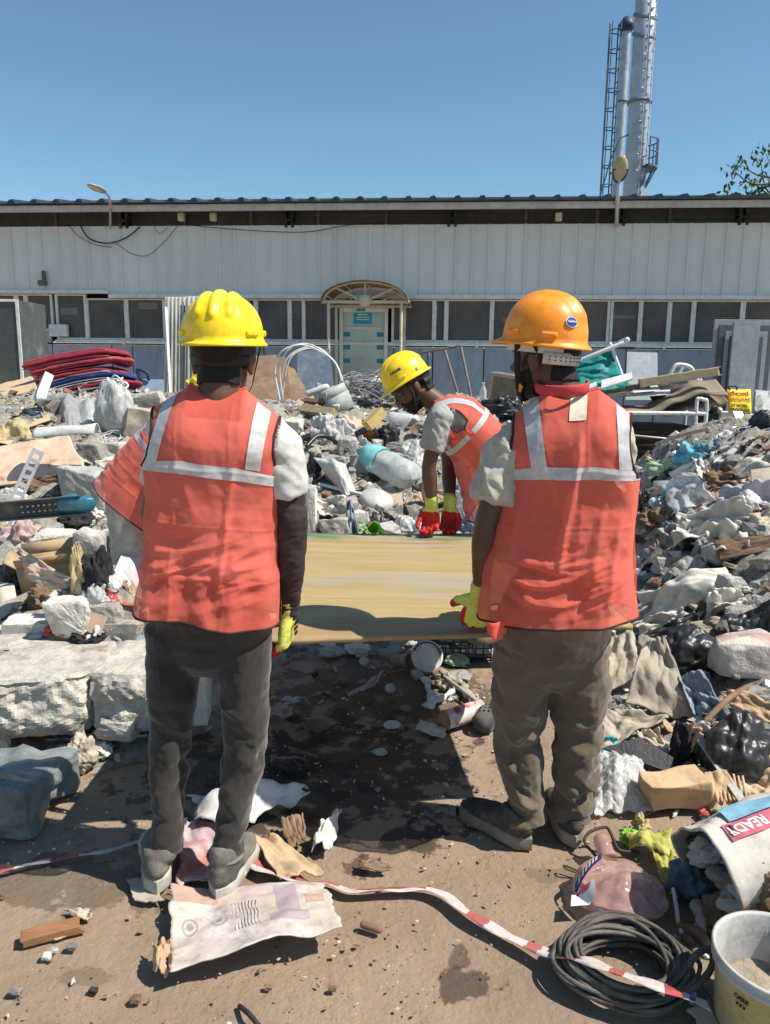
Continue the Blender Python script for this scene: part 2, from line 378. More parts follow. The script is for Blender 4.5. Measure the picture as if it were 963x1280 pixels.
def pane_material():
 m=bpy.data.materials.new('meshed_window_glass');m.use_nodes=True;nt=m.node_tree;L=nt.links.new;b=nt.nodes['Principled BSDF']
 tc=_n(nt,'ShaderNodeTexCoord');sx=_n(nt,'ShaderNodeSeparateXYZ');L(tc.outputs['Object'],sx.inputs[0]);last=None
 for ax in(0,2):
  a=_n(nt,'ShaderNodeMath',operation='MULTIPLY');a.inputs[1].default_value=26.0;L(sx.outputs[ax],a.inputs[0])
  f=_n(nt,'ShaderNodeMath',operation='FRACT');L(a.outputs[0],f.inputs[0])
  g=_n(nt,'ShaderNodeMath',operation='LESS_THAN');g.inputs[1].default_value=.2;L(f.outputs[0],g.inputs[0])
  if last is None:last=g
  else:
   h=_n(nt,'ShaderNodeMath',operation='MAXIMUM');L(last.outputs[0],h.inputs[0]);L(g.outputs[0],h.inputs[1]);last=h
 n=_n(nt,'ShaderNodeTexNoise');n.inputs['Scale'].default_value=1.3;n.inputs['Detail'].default_value=4;L(tc.outputs['Object'],n.inputs[0])
 mr=_n(nt,'ShaderNodeMapRange');mr.inputs[1].default_value=.4;mr.inputs[2].default_value=.65;L(n.outputs['Fac'],mr.inputs[0])
 x0=_n(nt,'ShaderNodeMix',data_type='RGBA');x0.inputs[6].default_value=(.03,.027,.026,1);x0.inputs[7].default_value=(.085,.078,.075,1);L(mr.outputs[0],x0.inputs[0])
 x=_n(nt,'ShaderNodeMix',data_type='RGBA');L(x0.outputs[2],x.inputs[6]);x.inputs[7].default_value=(.17,.155,.15,1);L(last.outputs[0],x.inputs[0])
 L(x.outputs[2],b.inputs['Base Color']);b.inputs['Roughness'].default_value=.35;b.inputs['Specular IOR Level'].default_value=.25
 return m
M_pane=pane_material()
shed=empty('factory_shed',F3(0,0),'long grey factory shed with ribbed cladding and a strip of meshed windows','building')
HERO.append(('grey factory shed',F3(0,2)))
def fpart(name,VF,m,parent=None,**kw):return mk(name,VF[0],VF[1],m,parent or shed,**kw)
_,ZR=fs(480,258);_,ZT=fs(480,281);_,ZB=fs(480,371);_,ZS=fs(480,427)
S0,S1=-16.0,15.0
S_step=fs(137,366)[0]
def clad():
 "ribbed sheet: one profile extruded up, ribs about 0.37 m apart"
 prof=[];s=S0;k=0;r=random.Random(3)
 while s<S1:
  st=.36+(.06 if k%3==0 else 0)+r.uniform(-.012,.012)
  prof+=[(s,0),(s+st-.075,0),(s+st-.055,.035),(s+st-.02,.035)];s+=st;k+=1
 V,F=[],[]
 zs=[(ZB+.09 if q<S_step else ZB)for q,_ in prof]
 for(q,d),zb in zip(prof,zs):V+=[F3(q,zb,d),F3(q,ZT,d)]
 for i in range(len(prof)-1):F.append((2*i,2*i+2,2*i+3,2*i+1))
 return np.array(V),F
fpart('wall_cladding',clad(),M_clad,smooth=False)
fpart('wall_backing',fbox(S0,S1,ZB+.1,ZT-.01,-.3,-.02),M_dark,smooth=False)
fpart('cladding_trim',join([fbox(S0,S_step,ZB+.05,ZB+.13,.0,.085,.01),fbox(S_step,S1,ZB-.045,ZB+.045,.002,.088,.01)]),M_trim,smooth=False)
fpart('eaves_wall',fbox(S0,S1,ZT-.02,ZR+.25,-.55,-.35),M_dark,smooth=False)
studs=[fbox(s,s+.07,ZT,ZR-.02,-.35,-.28)for s in np.arange(S0+.4,S1,1.55)]
[fpart('eaves_stud',q,mat('stud_grey',(.2,.18,.165),.7),smooth=False)for q in studs]
brk=[]
for px in(155,362,566,776,930):
 s=fs(px,268)[0];brk=[fbox(s-.11,s-.05,ZT-.05,ZR-.04,-.2,.05,.01),fbox(s+.04,s+.1,ZT-.05,ZR-.04,-.2,.05,.01),fbox(s-.11,s+.1,ZR-.3,ZR-.24,-.2,.05,.01)]
 fpart('eaves_bracket',join(brk),M_black,smooth=False)
for px in(228,268,698):
 s,z=fs(px,272);fpart('eaves_lamp',fbox(s-.07,s+.07,z-.09,z+.09,.0,.12,.02),mat('lamp_box_cream',(.62,.58,.45),.5),smooth=False)
fpart('gutter',fbox(S0,S1,ZR-.16,ZR-.02,.42,.52,.015),mat('gutter_grey',(.50,.50,.48),.55,.2,2,.1,10,dust=.3),smooth=False)
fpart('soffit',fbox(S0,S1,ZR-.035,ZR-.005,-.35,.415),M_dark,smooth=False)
def roof():
 prof=[];s=S0
 while s<S1:
  prof+=[(s,0),(s+.26,0),(s+.32,.075),(s+.40,.085),(s+.46,0)];s+=.52
 V,F=[],[]
 for q,h in prof:
  for d,dz in((.60,.0),(-9.0,1.3)):V+=[F3(q,ZR+h+dz+.012,d)]
  V+=[F3(q,ZR-.02,.60)]
 for i in range(len(prof)-1):
  a,b=3*i,3*i+3;F+=[(a,b,b+1,a+1),(a,a+2,b+2,b)]
 return np.array(V),F
fpart('roof',roof(),M_roof,smooth=False)
[fpart('end_wall',fbox(a,a+.2,0,ZR-.03,-18,-.32),M_clad,smooth=False)for a in(S0,S1-.2)]
bays=[(-60,22,0),(21,31,1),(35,64,1),(72,106,0),(110,156,0),(160,204,0),(208,262,0),(266,318,0),(322,360,0),(364,378,0),(381,430,0),(492,541,0),(545,556,0),(560,613,0),(617,664,0),(668,712,0),(716,760,0),(766,799,0),(803,835,0),(839,865,0),(869,926,0),(931,1000,0),(1004,1060,0)]
fpart('window_backing',fbox(S0,S1,ZS-.05,ZB+.14,-.34,-.30),mat('dark_interior',(.02,.02,.02),.9),smooth=False)
for x0,x1,dr in bays:
 s0,s1=fs(x0,400)[0],fs(x1,400)[0];z0=ZS+(.22 if dr else .02);z1=(ZB+.045 if s1<S_step+.2 else ZB-.05)
 wv=join([fbox(s0-.045,s0+.012,z0-.03,z1,-.10,-.02),fbox(s1-.012,s1+.045,z0-.03,z1,-.101,-.021),fbox(s0+.013,s1-.013,z0-.03,z0+.02,-.10,-.022),fbox(s0+.013,s1-.013,z1-.035,z1,-.10,-.022)])
 fo=fpart('window',wv,M_trim,smooth=False)
 pv=fbox(s0+.013,s1-.013,z0+.021,z1-.036,-.09,-.075)
 mk('pane',pv[0],pv[1],M_pane,fo,smooth=False)
r=random.Random(4)
for px,py,w_,h_ in((85,389,.42,.16),(184,382,.45,.15),(780,396,.5,.06),(640,400,.4,.1)):
 s,z=fs(px,py);fpart('window_notice',fbox(s-w_/2,s+w_/2,z-h_/2,z+h_/2,-.072,-.066),mat('faded_notice',(.2,.19,.18),.8),smooth=False)
fpart('sill_rail',join([fbox(fs(70,425)[0],S1,ZS-.075,ZS-.012,-.04,.05,.012)]+[fbox(s,s+.07,ZS-.11,ZS+.01,.0,.075,.012)for s in np.arange(-6.2,14,2.05)]),M_trim,smooth=False)
fpart('sill_shadow_gap',fbox(S0,S1,ZS-.115,ZS-.08,-.12,-.02),M_black,smooth=False)
seams=[-400,20,66,140,166,206,260,330,393,436,492,541,605,663,726,783,822,893,960,1060,1500]
for i in range(len(seams)-1):
 s0,s1=max(S0,fs(seams[i],450)[0]),min(S1,fs(seams[i+1],450)[0])
 if s1<=s0:continue
 zt=ZS+.18 if seams[i]==20 else ZS-.12
 fpart('wall_panel',fbox(s0+.012,s1-.012,0,zt,-.12,-.03+.006*(i%3),.006),M_lilac if i in(1,2,3)else M_blue,smooth=False)
fpart('wall_core',fbox(S0,S1,0,ZS-.13,-.32,-.125),M_black,smooth=False)
s,z=fs(78,412);fpart('switch_box',fbox(s-.28,s+.16,z-.16,z+.12,-.02,.1,.02),M_trim,smooth=False)
s,z=fs(57,350);fpart('floodlight',join([fbox(s-.09,s+.09,z-.14,z-.02,.06,.22,.03),fbox(s-.03,s+.05,z,z+.2,.04,.12,.02)]),mat('grey_fitting',(.12,.12,.12),.5),smooth=False)
def cable(name,pts,rad,m,label=None,cat='cable',n=60,parent=None,short=None,seg=8,group=None):
 V,F=tube(smooth_path(pts,n),rad,seg);return mk(name,V,F,m,parent,label,None if parent else cat,group,short=short)
def fcab(pxs,rad,label,d=.10):return cable('wall_cable',[F3(*fs(px,py,d),d)for px,py in pxs],rad,M_wire,label)
fcab([(100,281),(112,298),(135,304),(158,297),(175,284)],.016,'thick black cable sagging in a deep loop below the left street lamp')
fcab([(85,281),(100,296),(120,306),(140,309)],.007,'thin black wire hanging to the left of the thick black cable loop')
fcab([(145,304),(165,317),(185,319),(205,303),(222,283)],.007,'thin black wire hanging in a wide loop to the right of the thick cable')
fcab([(192,282),(200,292),(210,284)],.006,'short thin wire loop tucked under the eaves right of the wide wire loop')
fcab([(222,280),(300,287),(380,290),(440,281),(520,277)],.008,'long thin wire slung along the cladding top, left of centre')
fcab([(560,278),(700,276),(800,276),(900,274),(980,279)],.010,'long black wire sagging under the eaves at the right end of the shed')
# street lamps on the eaves
def lamp_left():
 b=F3(*fs(138,285,.1),.1);e=empty('street_lamp',b,'small grey street lamp with flat angled head on bent arm above the left eaves','street lamp')
 HERO.append(('left street lamp',b))
 pts=[F3(*fs(138,285,.1),.1),F3(*fs(138,258,.62),.62),F3(*fs(136,245,.8),.8),F3(*fs(129,238,.95),.95)]
 V,F=tube(smooth_path(pts,16),.028,10);mk('arm',V,F,M_galv,e)
 a=F3(*fs(132,241,1.0),1.0);c=F3(*fs(111,230,1.5),1.5);d=unit(c-a);m=(a+c)/2
 M=frame(d,(0,0,1));hl=np.linalg.norm(c-a)/2
 V,F=ellipsoid(m,M@np.diag([.05,.14,hl]));mk('lamp_head',V,F,mat('lamp_grey',(.34,.36,.37),.45),e)
 V,F=ellipsoid(m-M[:,0]*.028+d*.05,M@np.diag([.035,.10,hl*.7]));mk('lens',V,F,mat('lamp_lens',(.6,.6,.55),.2),e)
lamp_left()
def lamp_right():
 b=F3(*fs(771,282,.1),.1);e=empty('street_lamp',b,'street lamp with oval yellowish head seen end-on, in front of the tall steel chimneys','street lamp')
 HERO.append(('right street lamp',b))
 top=F3(*fs(775,218,.5),.5)
 V,F=tube([b,F3(*fs(772,250,.62),.62),top],[.045,.045,.035],10);mk('pole',V,F,M_galv,e)
 c=F3(*fs(775,212,.6),.6);tilt=rotm(R_(-62))
 V,F=ellipsoid(c,tilt@np.diag([.16,.27,.09]));mk('lamp_head',V,F,mat('lamp_cream',(.42,.40,.30),.4),e)
 V,F=ellipsoid(c+V3(0,-.055,.075),tilt@np.diag([.125,.19,.08]));g=mk('lens',V,F,mat('lamp_lens_yellow',(.42,.37,.2),.15),e)
 th=np.linspace(0,math.pi,24);P=[c+V3(0,-.10,-.03)+tilt@V3(.15*math.cos(t),.26*math.sin(t),.045)for t in th]
 V,F=tube(P,.013,8);mk('lens_rim',V,F,M_black,e)
 V,F=tube([P[0],P[-1]],.013,8);mk('lens_bar',V,F,M_black,e)
lamp_right()
# chimneys behind the shed
M_steel=mat('chimney_steel',(.42,.47,.53),.5,.12,.8,.04,6,metal=.35,dust=.12)
M_ladder=mat('ladder_steel',(.10,.14,.2),.5,.2)
def ladder_V(c0,out,side,z0,z1,w=.22,cage=.36,step=.9,hoop=True,rr=.03,rung=.45):
 "caged ladder against a flue: two stiles, rungs, hoops and cage bars"
 P=[]
 for s in(-1,1):P.append(tube([c0+side*s*w+V3(0,0,z0),c0+side*s*w+V3(0,0,z1)],rr,6))
 for z in np.arange(z0,z1,rung):P.append(tube([c0-side*w+V3(0,0,z),c0+side*w+V3(0,0,z)],rr*.7,6))
 if hoop:
  for z in np.arange(z0+.3,z1,step):
   th=np.linspace(0,math.pi,9);P.append(tube([c0+side*(w+.06)*math.cos(t)+out*(cage*math.sin(t))+V3(0,0,z)for t in th],rr*.8,6))
  for t in(math.pi*.3,math.pi*.5,math.pi*.7):
   q=c0+side*(w+.06)*math.cos(t)+out*cage*math.sin(t);P.append(tube([q+V3(0,0,z0),q+V3(0,0,z1)],rr*.7,6))
 return join(P)
CD=34.0
def chimney_tall():
 a=at_y(792,250,CD);r0=12.6/967*CD
 top=at_y(815,-120,CD);b=V3(a[0],CD,0)
 e=empty('steel_chimney',b,'tallest steel chimney, thick and riveted, running out of the top of the picture','chimney');HERO.append(('tall steel chimney',a))
 zt=top[2];prof=[(r0*1.06,0),(r0,a[2]),(r0*.96,zt*.7),(r0*.92,zt)]
 V,F=lathe(prof,40,b,cap1=True);mk('flue',V,F,M_steel,e)
 for py in(21,45,128):
  z=at_y(800,py,CD)[2]
  V,F=lathe([(r0*.9,-.06),(r0*1.10,-.06),(r0*1.10,.06),(r0*.9,.06)],40,b+V3(0,0,z),rot=rotm(R_(0 if py==128 else 24),0,R_(20)),cap1=True)
  mk('flange',V,F,mat('flange_blue_grey',(.16,.2,.25),.5),e)
 riv=[]
 for z in np.arange(a[2]-1,zt,.62):
  for k,t in enumerate((-1.2,-1.75,-.75)):
   riv.append(box(b+V3(r0*math.cos(t),r0*math.sin(t),z+.2*k),(.09,.09,.05),None,.02))
 for q in riv:mk('rivet',*q,mat('rivet_white',(.75,.77,.8),.3),e)
 V,F=ladder_V(b+V3(.32*r0,-r0*1.06,0),V3(0,-1,0),V3(1,0,0),4,zt,w=.13,hoop=False,rr=.018,rung=.4);mk('ladder',V,F,M_steel,e)
 z=at_y(800,210,CD)[2];P=[]
 th=np.linspace(R_(-70),R_(40),12)
 pl=join([(np.array([b+V3(q*math.cos(t),q*math.sin(t),z+dz)for dz in(-.08,0)for q in(r0,r0+.42)for t in th]),[tuple(f)for f in(list(gridF(12,2))+[tuple(i+24 for i in f)[::-1]for f in gridF(12,2)]+[(12+i,13+i,37+i,36+i)for i in range(11)])])])
 mk('platform',*pl,M_ladder,e,smooth=False)
 for zz in(.5,1.0):P.append(tube([b+V3((r0+.4)*math.cos(t),(r0+.4)*math.sin(t),z+zz)for t in th],.03,6))
 for t in th[::3]:q=b+V3((r0+.4)*math.cos(t),(r0+.4)*math.sin(t),z);P+=[tube([q,q+V3(0,0,1.0)],.03,6),tube([q,b+V3(r0*math.cos(t),r0*math.sin(t),z-.8)],.03,6)]
 mk('platform_railing',*join(P),M_ladder,e)
 V,F=tube([b+V3(-r0*1.02,-.3,z+1.2)]+[b+V3(-r0*1.02-.35*t,-.3,z+1.35-.3*t*t)for t in(1,2,3)],.03,6);mk('stay',V,F,M_ladder,e)
chimney_tall()
def chimney_small():
 a=at_y(769,250,CD+1);t=at_y(776,32,CD+1);b=V3(a[0]+.05,CD+1,0);r0=5.3/967*CD
 e=empty('steel_chimney',b,'thinner steel chimney with a dark rain cap and caged ladder, left of the tallest one','chimney');HERO.append(('thin steel chimney',a))
 prof=[]
 for i,z in enumerate(np.linspace(0,t[2],120)):prof.append((r0*(1+.03*math.sin(i*1.05)),z))
 V,F=lathe(prof,24,b,cap1=True);mk('flue',V,F,mat('bright_flue',(.5,.55,.6),.4,.1,1,.03,6,metal=.5),e)
 V,F=lathe([(r0*.5,-.35),(r0*1.75,-.1),(r0*1.7,.05),(r0*.9,.3),(.05,.36)],24,b+V3(0,0,t[2]),cap1=True);mk('rain_cap',V,F,mat('dark_cap',(.05,.07,.12),.5),e)
 z=at_y(775,127,CD+1)[2];V,F=lathe([(r0*.9,-.05),(r0*1.25,-.05),(r0*1.25,.05),(r0*.9,.05)],24,b+V3(0,0,z),cap1=True);mk('flange',V,F,MATS['flange_blue_grey'],e)
 V,F=ladder_V(b+V3(-r0-.1,0,0),V3(-1,0,0),V3(0,1,0),3,t[2]+.1,cage=.42,step=.75);mk('ladder',V,F,M_ladder,e)
 P=[tube([b+V3(-r0*.7,0,zz),b+V3(-r0-.12,0,zz)],.03,6)for zz in np.arange(5,t[2],1.6)];[mk('ladder_bracket',*q,M_ladder,e)for q in P]
chimney_small()
# tree at the right edge
M_leaf=mat('leaf_green',(.055,.085,.03),.55,.4,3,.05,20,trans=.25,hue=.25)
M_bark=mat('bark',(.16,.12,.09),.9,.3,10,.5,40)
def tree():
 Y=27.0;base=at_y(1010,260,Y);b=V3(base[0],Y,0)
 e=empty('tree',b,'leafy tree whose thin twigs reach over the roof at the right edge','tree');HERO.append(('tree',at_y(945,215,Y)))
 P=[];tips=[];rr=random.Random(8)
 top=at_y(985,235,Y);P.append(tube(smooth_path([b,b+V3(-.1,0,2.5),b+V3(.1,.1,4.5),top],14),[.17-.008*i for i in range(14)],10))
 ends=[(915,212),(926,206),(950,196),(958,215),(950,240),(920,246),(940,228),(985,190),(1010,200),(1030,230),(1000,225),(975,215),(990,260),(1040,255),(935,240),(958,192),(905,243)]
 for px,py in ends:
  q=at_y(px,py,Y+rr.uniform(-1,1));s=top+V3(0,0,rr.uniform(-1.2,.3));m=(s+q)/2+V3(rr.uniform(-.2,.2),rr.uniform(-.2,.2),rr.uniform(-.3,.1))
  pth=smooth_path([s,m,q],14);P.append(tube(pth,[.05-.0032*i for i in range(14)],6));tips.append((pth,q))
 mk('trunk',*join(P),M_bark,e)
 V,F=[],[]
 for pth,q in tips:
  for _ in range(26):
   c=pth[int(rr.triangular(4,13.9,13))]+V3(rr.gauss(0,.17),rr.gauss(0,.25),rr.gauss(0,.17))if rr.random()<.45 else q+V3(rr.gauss(0,.16),rr.gauss(0,.25),rr.gauss(0,.15))
   M=rotm(rr.uniform(0,6),rr.uniform(0,6),rr.uniform(0,6));s=rr.uniform(.07,.12);k=len(V)
   for x,y,z in((-1,0,0),(-.2,.5,.12),(1,0,-.1),(-.2,-.5,.12),(0,0,0)):V.append(c+M@(V3(x,y,z)*s))
   F+=[(k,k+4,k+1),(k+1,k+4,k+2),(k+2,k+4,k+3),(k+3,k+4,k)]
 mk('crown',V,F,M_leaf,e,smooth=False)
tree()
# entrance canopy and glazed door
M_cream=mat('cream_painted_steel',(.58,.53,.40),.5,.12,5,.05,40,dust=.2)
M_poly=mat('brown_polycarbonate',(.20,.145,.085),.35,.2,2,.05,30,trans=.22,dust=.3)
def canopy():
 D0,D1=.12,1.25
 sl,zl=fs(408,377,D1);sr,zr=fs(505,379,D1);sc=(sl+sr)/2;hw=(sr-sl)/2;zc=zl;hh=fs(452,349,D1)[1]-zc
 e=empty('entrance_canopy',F3(sc,0,.6),'cream steel porch with arched brown translucent roof and fan bars over the door','canopy');HERO.append(('arched porch canopy',F3(sc,2.8,.6)))
 th=np.linspace(R_(2),R_(178),30)
 def arc(t,d,k=1.0):return F3(sc-hw*1.12*k*math.cos(t),zc-.05+hh*k*1.03*math.sin(t)**.85,d)
 V=np.array([arc(t,d)for d in np.linspace(D0,D1+.18,8)for t in th]);mk('canopy_roof',V,gridF(30,8),M_poly,e,solid=.012)
 P=[]
 for d in(D0+.02,D1):
  P.append(tube([arc(t,d,.965)for t in th],.026,8));P.append(tube([F3(sl-.08,zc,d),F3(sr+.08,zc,d)],.035,8))
  P.append(tube([F3(sc,zc,d),arc(R_(90),d,.96)],.018,8))
  for a in(45,135):P.append(tube([F3(sc,zc,d),arc(R_(a),d,.96)],.022,8))
  th2=np.linspace(0,math.pi,14)
  if d<D1:P.append(tube([F3(sc-hw*.62*math.cos(t),zc+hh*.72*math.sin(t),d)for t in th2],.016,8))
 for t in(R_(20),R_(60),R_(90),R_(120),R_(160)):P.append(tube([arc(t,D0,.955),arc(t,D1+.1,.955)],.016,8))
 mk('roof_frame',*join(P),M_cream,e)
 V,F=lathe([(.0,0),(.13,0),(.13,.03),(0,.03)],20,F3(sc,zc+.02,D1+.03),rot=FR@rotm(R_(90)));mk('boss',V,F,M_cream,e)
 for s in(sl+.05,sr-.05):
  for d in(D0+.05,D1):
   V,F=tube([F3(s,0,d),F3(s,zc,d)],.033,10);mk('post',V,F,M_cream,e)
canopy()
def door():
 s0,z1=fs(428,385,.05);s1,_=fs(482,385,.05);e=empty('glazed_door',F3((s0+s1)/2,0,.05),'tall glazed entrance door with a blue notice, under the arched porch','door');HERO.append(('glazed entrance door',F3((s0+s1)/2,2,.05)))
 d0,d1=-.02,.09
 fr=join([fbox(s0-.06,s0+.015,0,z1,d0,d1,.01),fbox(s1-.015,s1+.06,0,z1,d0,d1,.01),fbox(s0+.016,s1-.016,z1-.09,z1,d0,d1-.004,.01)])
 mk('door_frame',*fr,M_clad,e,smooth=False)
 zc=z1+.004;sc=(s0+s1)/2
 V=np.array([F3(s,z,d)for d in(d0,d1+.03)for s,z in((s0-.16,zc),(s1+.16,zc),(s1+.16,zc+.05),(s1-.1,zc+.09),(sc,zc+.18),(s0+.1,zc+.09),(s0-.16,zc+.05))])
 n=7;Fp=[tuple(range(n)),tuple(range(2*n-1,n-1,-1))]+[(i,(i+1)%n,(i+1)%n+n,i+n)for i in range(n)]
 mk('pediment',V,Fp,M_clad,e,smooth=False)
 gm=mat('greenish_glass',(.34,.42,.41),.12,.15,1,0,10,spec=.7,dust=.25,dustcol=(.42,.43,.4))
 mk('glass',*fbox(s0+.016,s1-.016,.02,z1-.092,.005,.02),gm,e,smooth=False)
 zs=fs(452,410,.05)[1];mk('shelf_bar',*fbox(s0+.1,s1-.1,zs-.02,zs+.02,.03,.06,.005),M_trim,e,smooth=False)
 a,zt=fs(442,391,.05);b_,zb=fs(465,405,.05)
 sm=mat('blue_notice',(.03,.32,.55),.4,.1,5,0);st=mat('blue_sticker',(.03,.2,.3),.4,.1,5,0)
 g=mk('notice',*fbox(a,b_,zb,zt,.022,.028),sm,e,smooth=False)
 L=[fbox(a+.06,b_-.06,zt-.055-.05*k,zt-.035-.05*k,.029,.031)for k in(1,2)]+[fbox(a+.1,b_-.1,zt-.05,zt-.02,.029,.031)]
 mk('notice_lettering',*join(L),M_trim,g,smooth=False)
 a2,_=fs(445,387,.05);mk('number_plate',*fbox(a2+.02,a2+.22,z1-.075,z1-.015,.091,.096),sm,e,smooth=False)
 for py in(418,434,451,468):
  for q in(s0+.03,s1-.19):
   z=fs(450,py,.05)[1];mk('sticker',*fbox(q,q+.15,z-.05,z+.05,.022,.027),st,e,smooth=False)
door()
# materials for people
M_skin=mat('brown_skin',(.105,.052,.034),.5,.15,9,.06,120,spec=.4)
M_hair=mat('black_hair',(.011,.0095,.009),.65,.3,30,.5,160,spec=.3)
M_skin2=mat('dark_brown_skin',(.115,.058,.038),.5,.15,9,.06,120,spec=.4)
M_lip=mat('lip_brown',(.09,.035,.03),.45)
M_eye=mat('eye_white',(.25,.22,.2),.3,.05)
def vest_material(name,col,trans,alpha):
 m=mat(name,col,.75,.06,5,.10,300,spec=.15,trans=trans,alpha=alpha,sheen=.25,grime=.06,dust=.06,dustcol=(.75,.30,.24),dscale=5)
 return m
M_vest=vest_material('orange_red_mesh_fabric',(.97,.190,.135),.36,.77)
M_piping=mat('dark_piping',(.05,.018,.02),.8,.2,20,.1,200)
M_tape=mat('silver_reflective_tape',(.50,.50,.51),.38,.14,14,.05,200,spec=.7,dust=.25,dustcol=(.66,.56,.54),dscale=14,alpha=.97)
M_shirtA=mat('pale_grey_shirt',(.55,.55,.51),.85,.06,6,.12,220,sheen=.2)
M_shirtB=mat('khaki_grey_shirt',(.44,.41,.335),.85,.08,6,.12,220,sheen=.2)
M_shirtC=mat('mid_grey_shirt',(.33,.33,.32),.85,.06,6,.12,220,sheen=.2)
M_trA=mat('charcoal_trousers',(.027,.024,.021),.85,.25,8,.15,260,grime=.15,dust=.16,dustcol=(.15,.125,.10),dscale=5,sheen=.3)
M_trB=mat('olive_khaki_trousers',(.122,.092,.060),.85,.18,6,.15,260,grime=.2,dust=.14,dustcol=(.24,.20,.15),dscale=5,sheen=.3)
M_trC=mat('cream_trousers',(.55,.52,.43),.85,.1,6,.12,220)
M_sleeve=mat('dark_purple_grey_sleeve',(.045,.030,.030),.85,.3,25,.25,140,dust=.2,dustcol=(.17,.14,.14),dscale=16)
M_bootA=mat('dusty_grey_shoe',(.085,.083,.076),.8,.2,10,.15,60,dust=.45,dustcol=(.30,.26,.21),dscale=9)
M_bootB=mat('dusty_black_shoe',(.045,.040,.036),.8,.3,10,.15,60,dust=.35,dustcol=(.20,.165,.13),dscale=9)
M_soleA=mat('grey_rubber_sole',(.42,.395,.345),.8,.12,10,.1,60,dust=.3)
M_soleB=mat('dusty_brown_sole',(.18,.15,.12),.8,.2,10,.1,60,dust=.4)
M_gloveY=mat('yellow_glove_knit',(.62,.66,.13),.85,.08,14,.25,320,dust=.15,dustcol=(.5,.48,.3),dscale=12)
M_gloveR=mat('red_glove_rubber',(.48,.022,.016),.5,.15,16,.3,150,dust=.1)
M_hatY=mat('yellow_helmet_plastic',(.93,.66,.010),.36,.05,9,.03,70,spec=.5,grime=.3,dust=.26,dustcol=(.80,.66,.25),dscale=9)
M_hatO=mat('orange_helmet_plastic',(.93,.30,.012),.40,.06,9,.03,70,spec=.5,grime=.3,dust=.28,dustcol=(.82,.48,.2),dscale=9)
M_strap=mat('black_strap',(.018,.017,.017),.8,.2,20,.2,200)
M_band=mat('white_headband',(.62,.58,.55),.5,.08,10,.05,80,dust=.1)
M_bandD=mat('black_headband',(.03,.028,.028),.55)
M_label=mat('cream_cloth_label',(.80,.68,.52),.8,.1,20,.1,200)
# generic pieces
def hand_prims(w,d,n,s,curl=(20,40,35),spread=.0,k=1.0,thumb=(.45,.62,.45),fat=1.0):
 "w wrist, d towards the fingertips, n out of the palm, s towards the thumb; five fingers of unequal length"
 d,n,s=unit(d),unit(n),unit(s);P=[]
 P.append(tube([w-d*.035*k,w,w+d*.03*k,w+d*.062*k,w+d*.092*k],[(.027*k,.020*k),(.028*k,.021*k),(.038*k,.021*k),(.043*k,.018*k),(.040*k,.014*k)],14,ref=s))
 for i,(off,ln,b)in enumerate(((.033,.95,.088),(.0115,1.06,.094),(-.0105,1.0,.091),(-.031,.80,.082))):
  p=w+d*b*k+s*off*k;ang=0;pts=[p-d*.02*k,p];ax=unit(d+s*spread*(1.5-i))
  for c,l in zip(curl,(.045,.027,.023)):
   ang+=R_(c+3*i);p=p+(ax*math.cos(ang)+n*math.sin(ang))*l*ln*k;pts.append(p)
  P.append(tube(pts,[.0105*k*fat,.0108*k*fat,.0100*k*fat,.0092*k*fat,.0080*k*fat],10,ref=s))
 p0=w+d*.022*k+s*.024*k+n*.004;t=unit(d*thumb[0]+s*thumb[1]+n*thumb[2]);p1=p0+t*.045*k
 t2=unit(t+n*.55-s*.35+d*.3);p2=p1+t2*.032*k;p3=p2+unit(t2+n*.3-s*.2)*.024*k
 P.append(tube([p0,p1,p2,p3],[.0155*k*fat,.0130*k*fat,.0112*k*fat,.009*k*fat],10,ref=n))
 return P
def make_glove(parent,w,d,n,s,curl,cuff,coat,seed=0,thumb=(.45,.62,.45),label=None):
 "knit glove with a red rubber coat where coat(local p) is true; cuff: list of points up the forearm"
 d,n,s=unit(d),unit(n),unit(s)
 pr=hand_prims(w,d,n,s,curl,k=1.06,thumb=thumb,fat=1.12)
 pr.append(tube([w+d*.01]+[np.array(c)for c in cuff],[(.031,.024)]+[(.034+.001*i,.030)for i in range(len(cuff))],16,ref=s))
 V,F=blob(pr,.0032,3);N=vnormals(V,F)
 q=V-w;loc=np.stack([q@d,q@n,q@s],1)
 V=V+N*(fbm(V*45,seed,2)*.0014+ridge(np.stack([loc[:,0]*55,loc[:,1]*14,loc[:,2]*14],1),seed)*.0008)[:,None]
 fc=loc[F].mean(1);wob=fbm(fc*60,seed+3,2)*.004
 fm=coat(fc[:,0]+wob,fc[:,1]+wob,fc[:,2]).astype(int)
 return mk('glove',V,F,[M_gloveY,M_gloveR],parent,label,fm=fm)
def foot_prims(heel,toe,h=.055):
 f=unit(toe-heel);s=np.cross(f,(0,0,1));L=np.linalg.norm(toe-heel);u=V3(0,0,1)
 pts=[heel+f*.018+u*.066,heel+f*.05+u*.068,heel+f*L*.45+u*.056,heel+f*L*.7+u*.045,heel+f*(L-.03)+u*.04]
 return[tube(pts,[(.032,.038),(.038,.048),(.041,.042),(.046,.034),(.034,.024)],18,ref=s)]
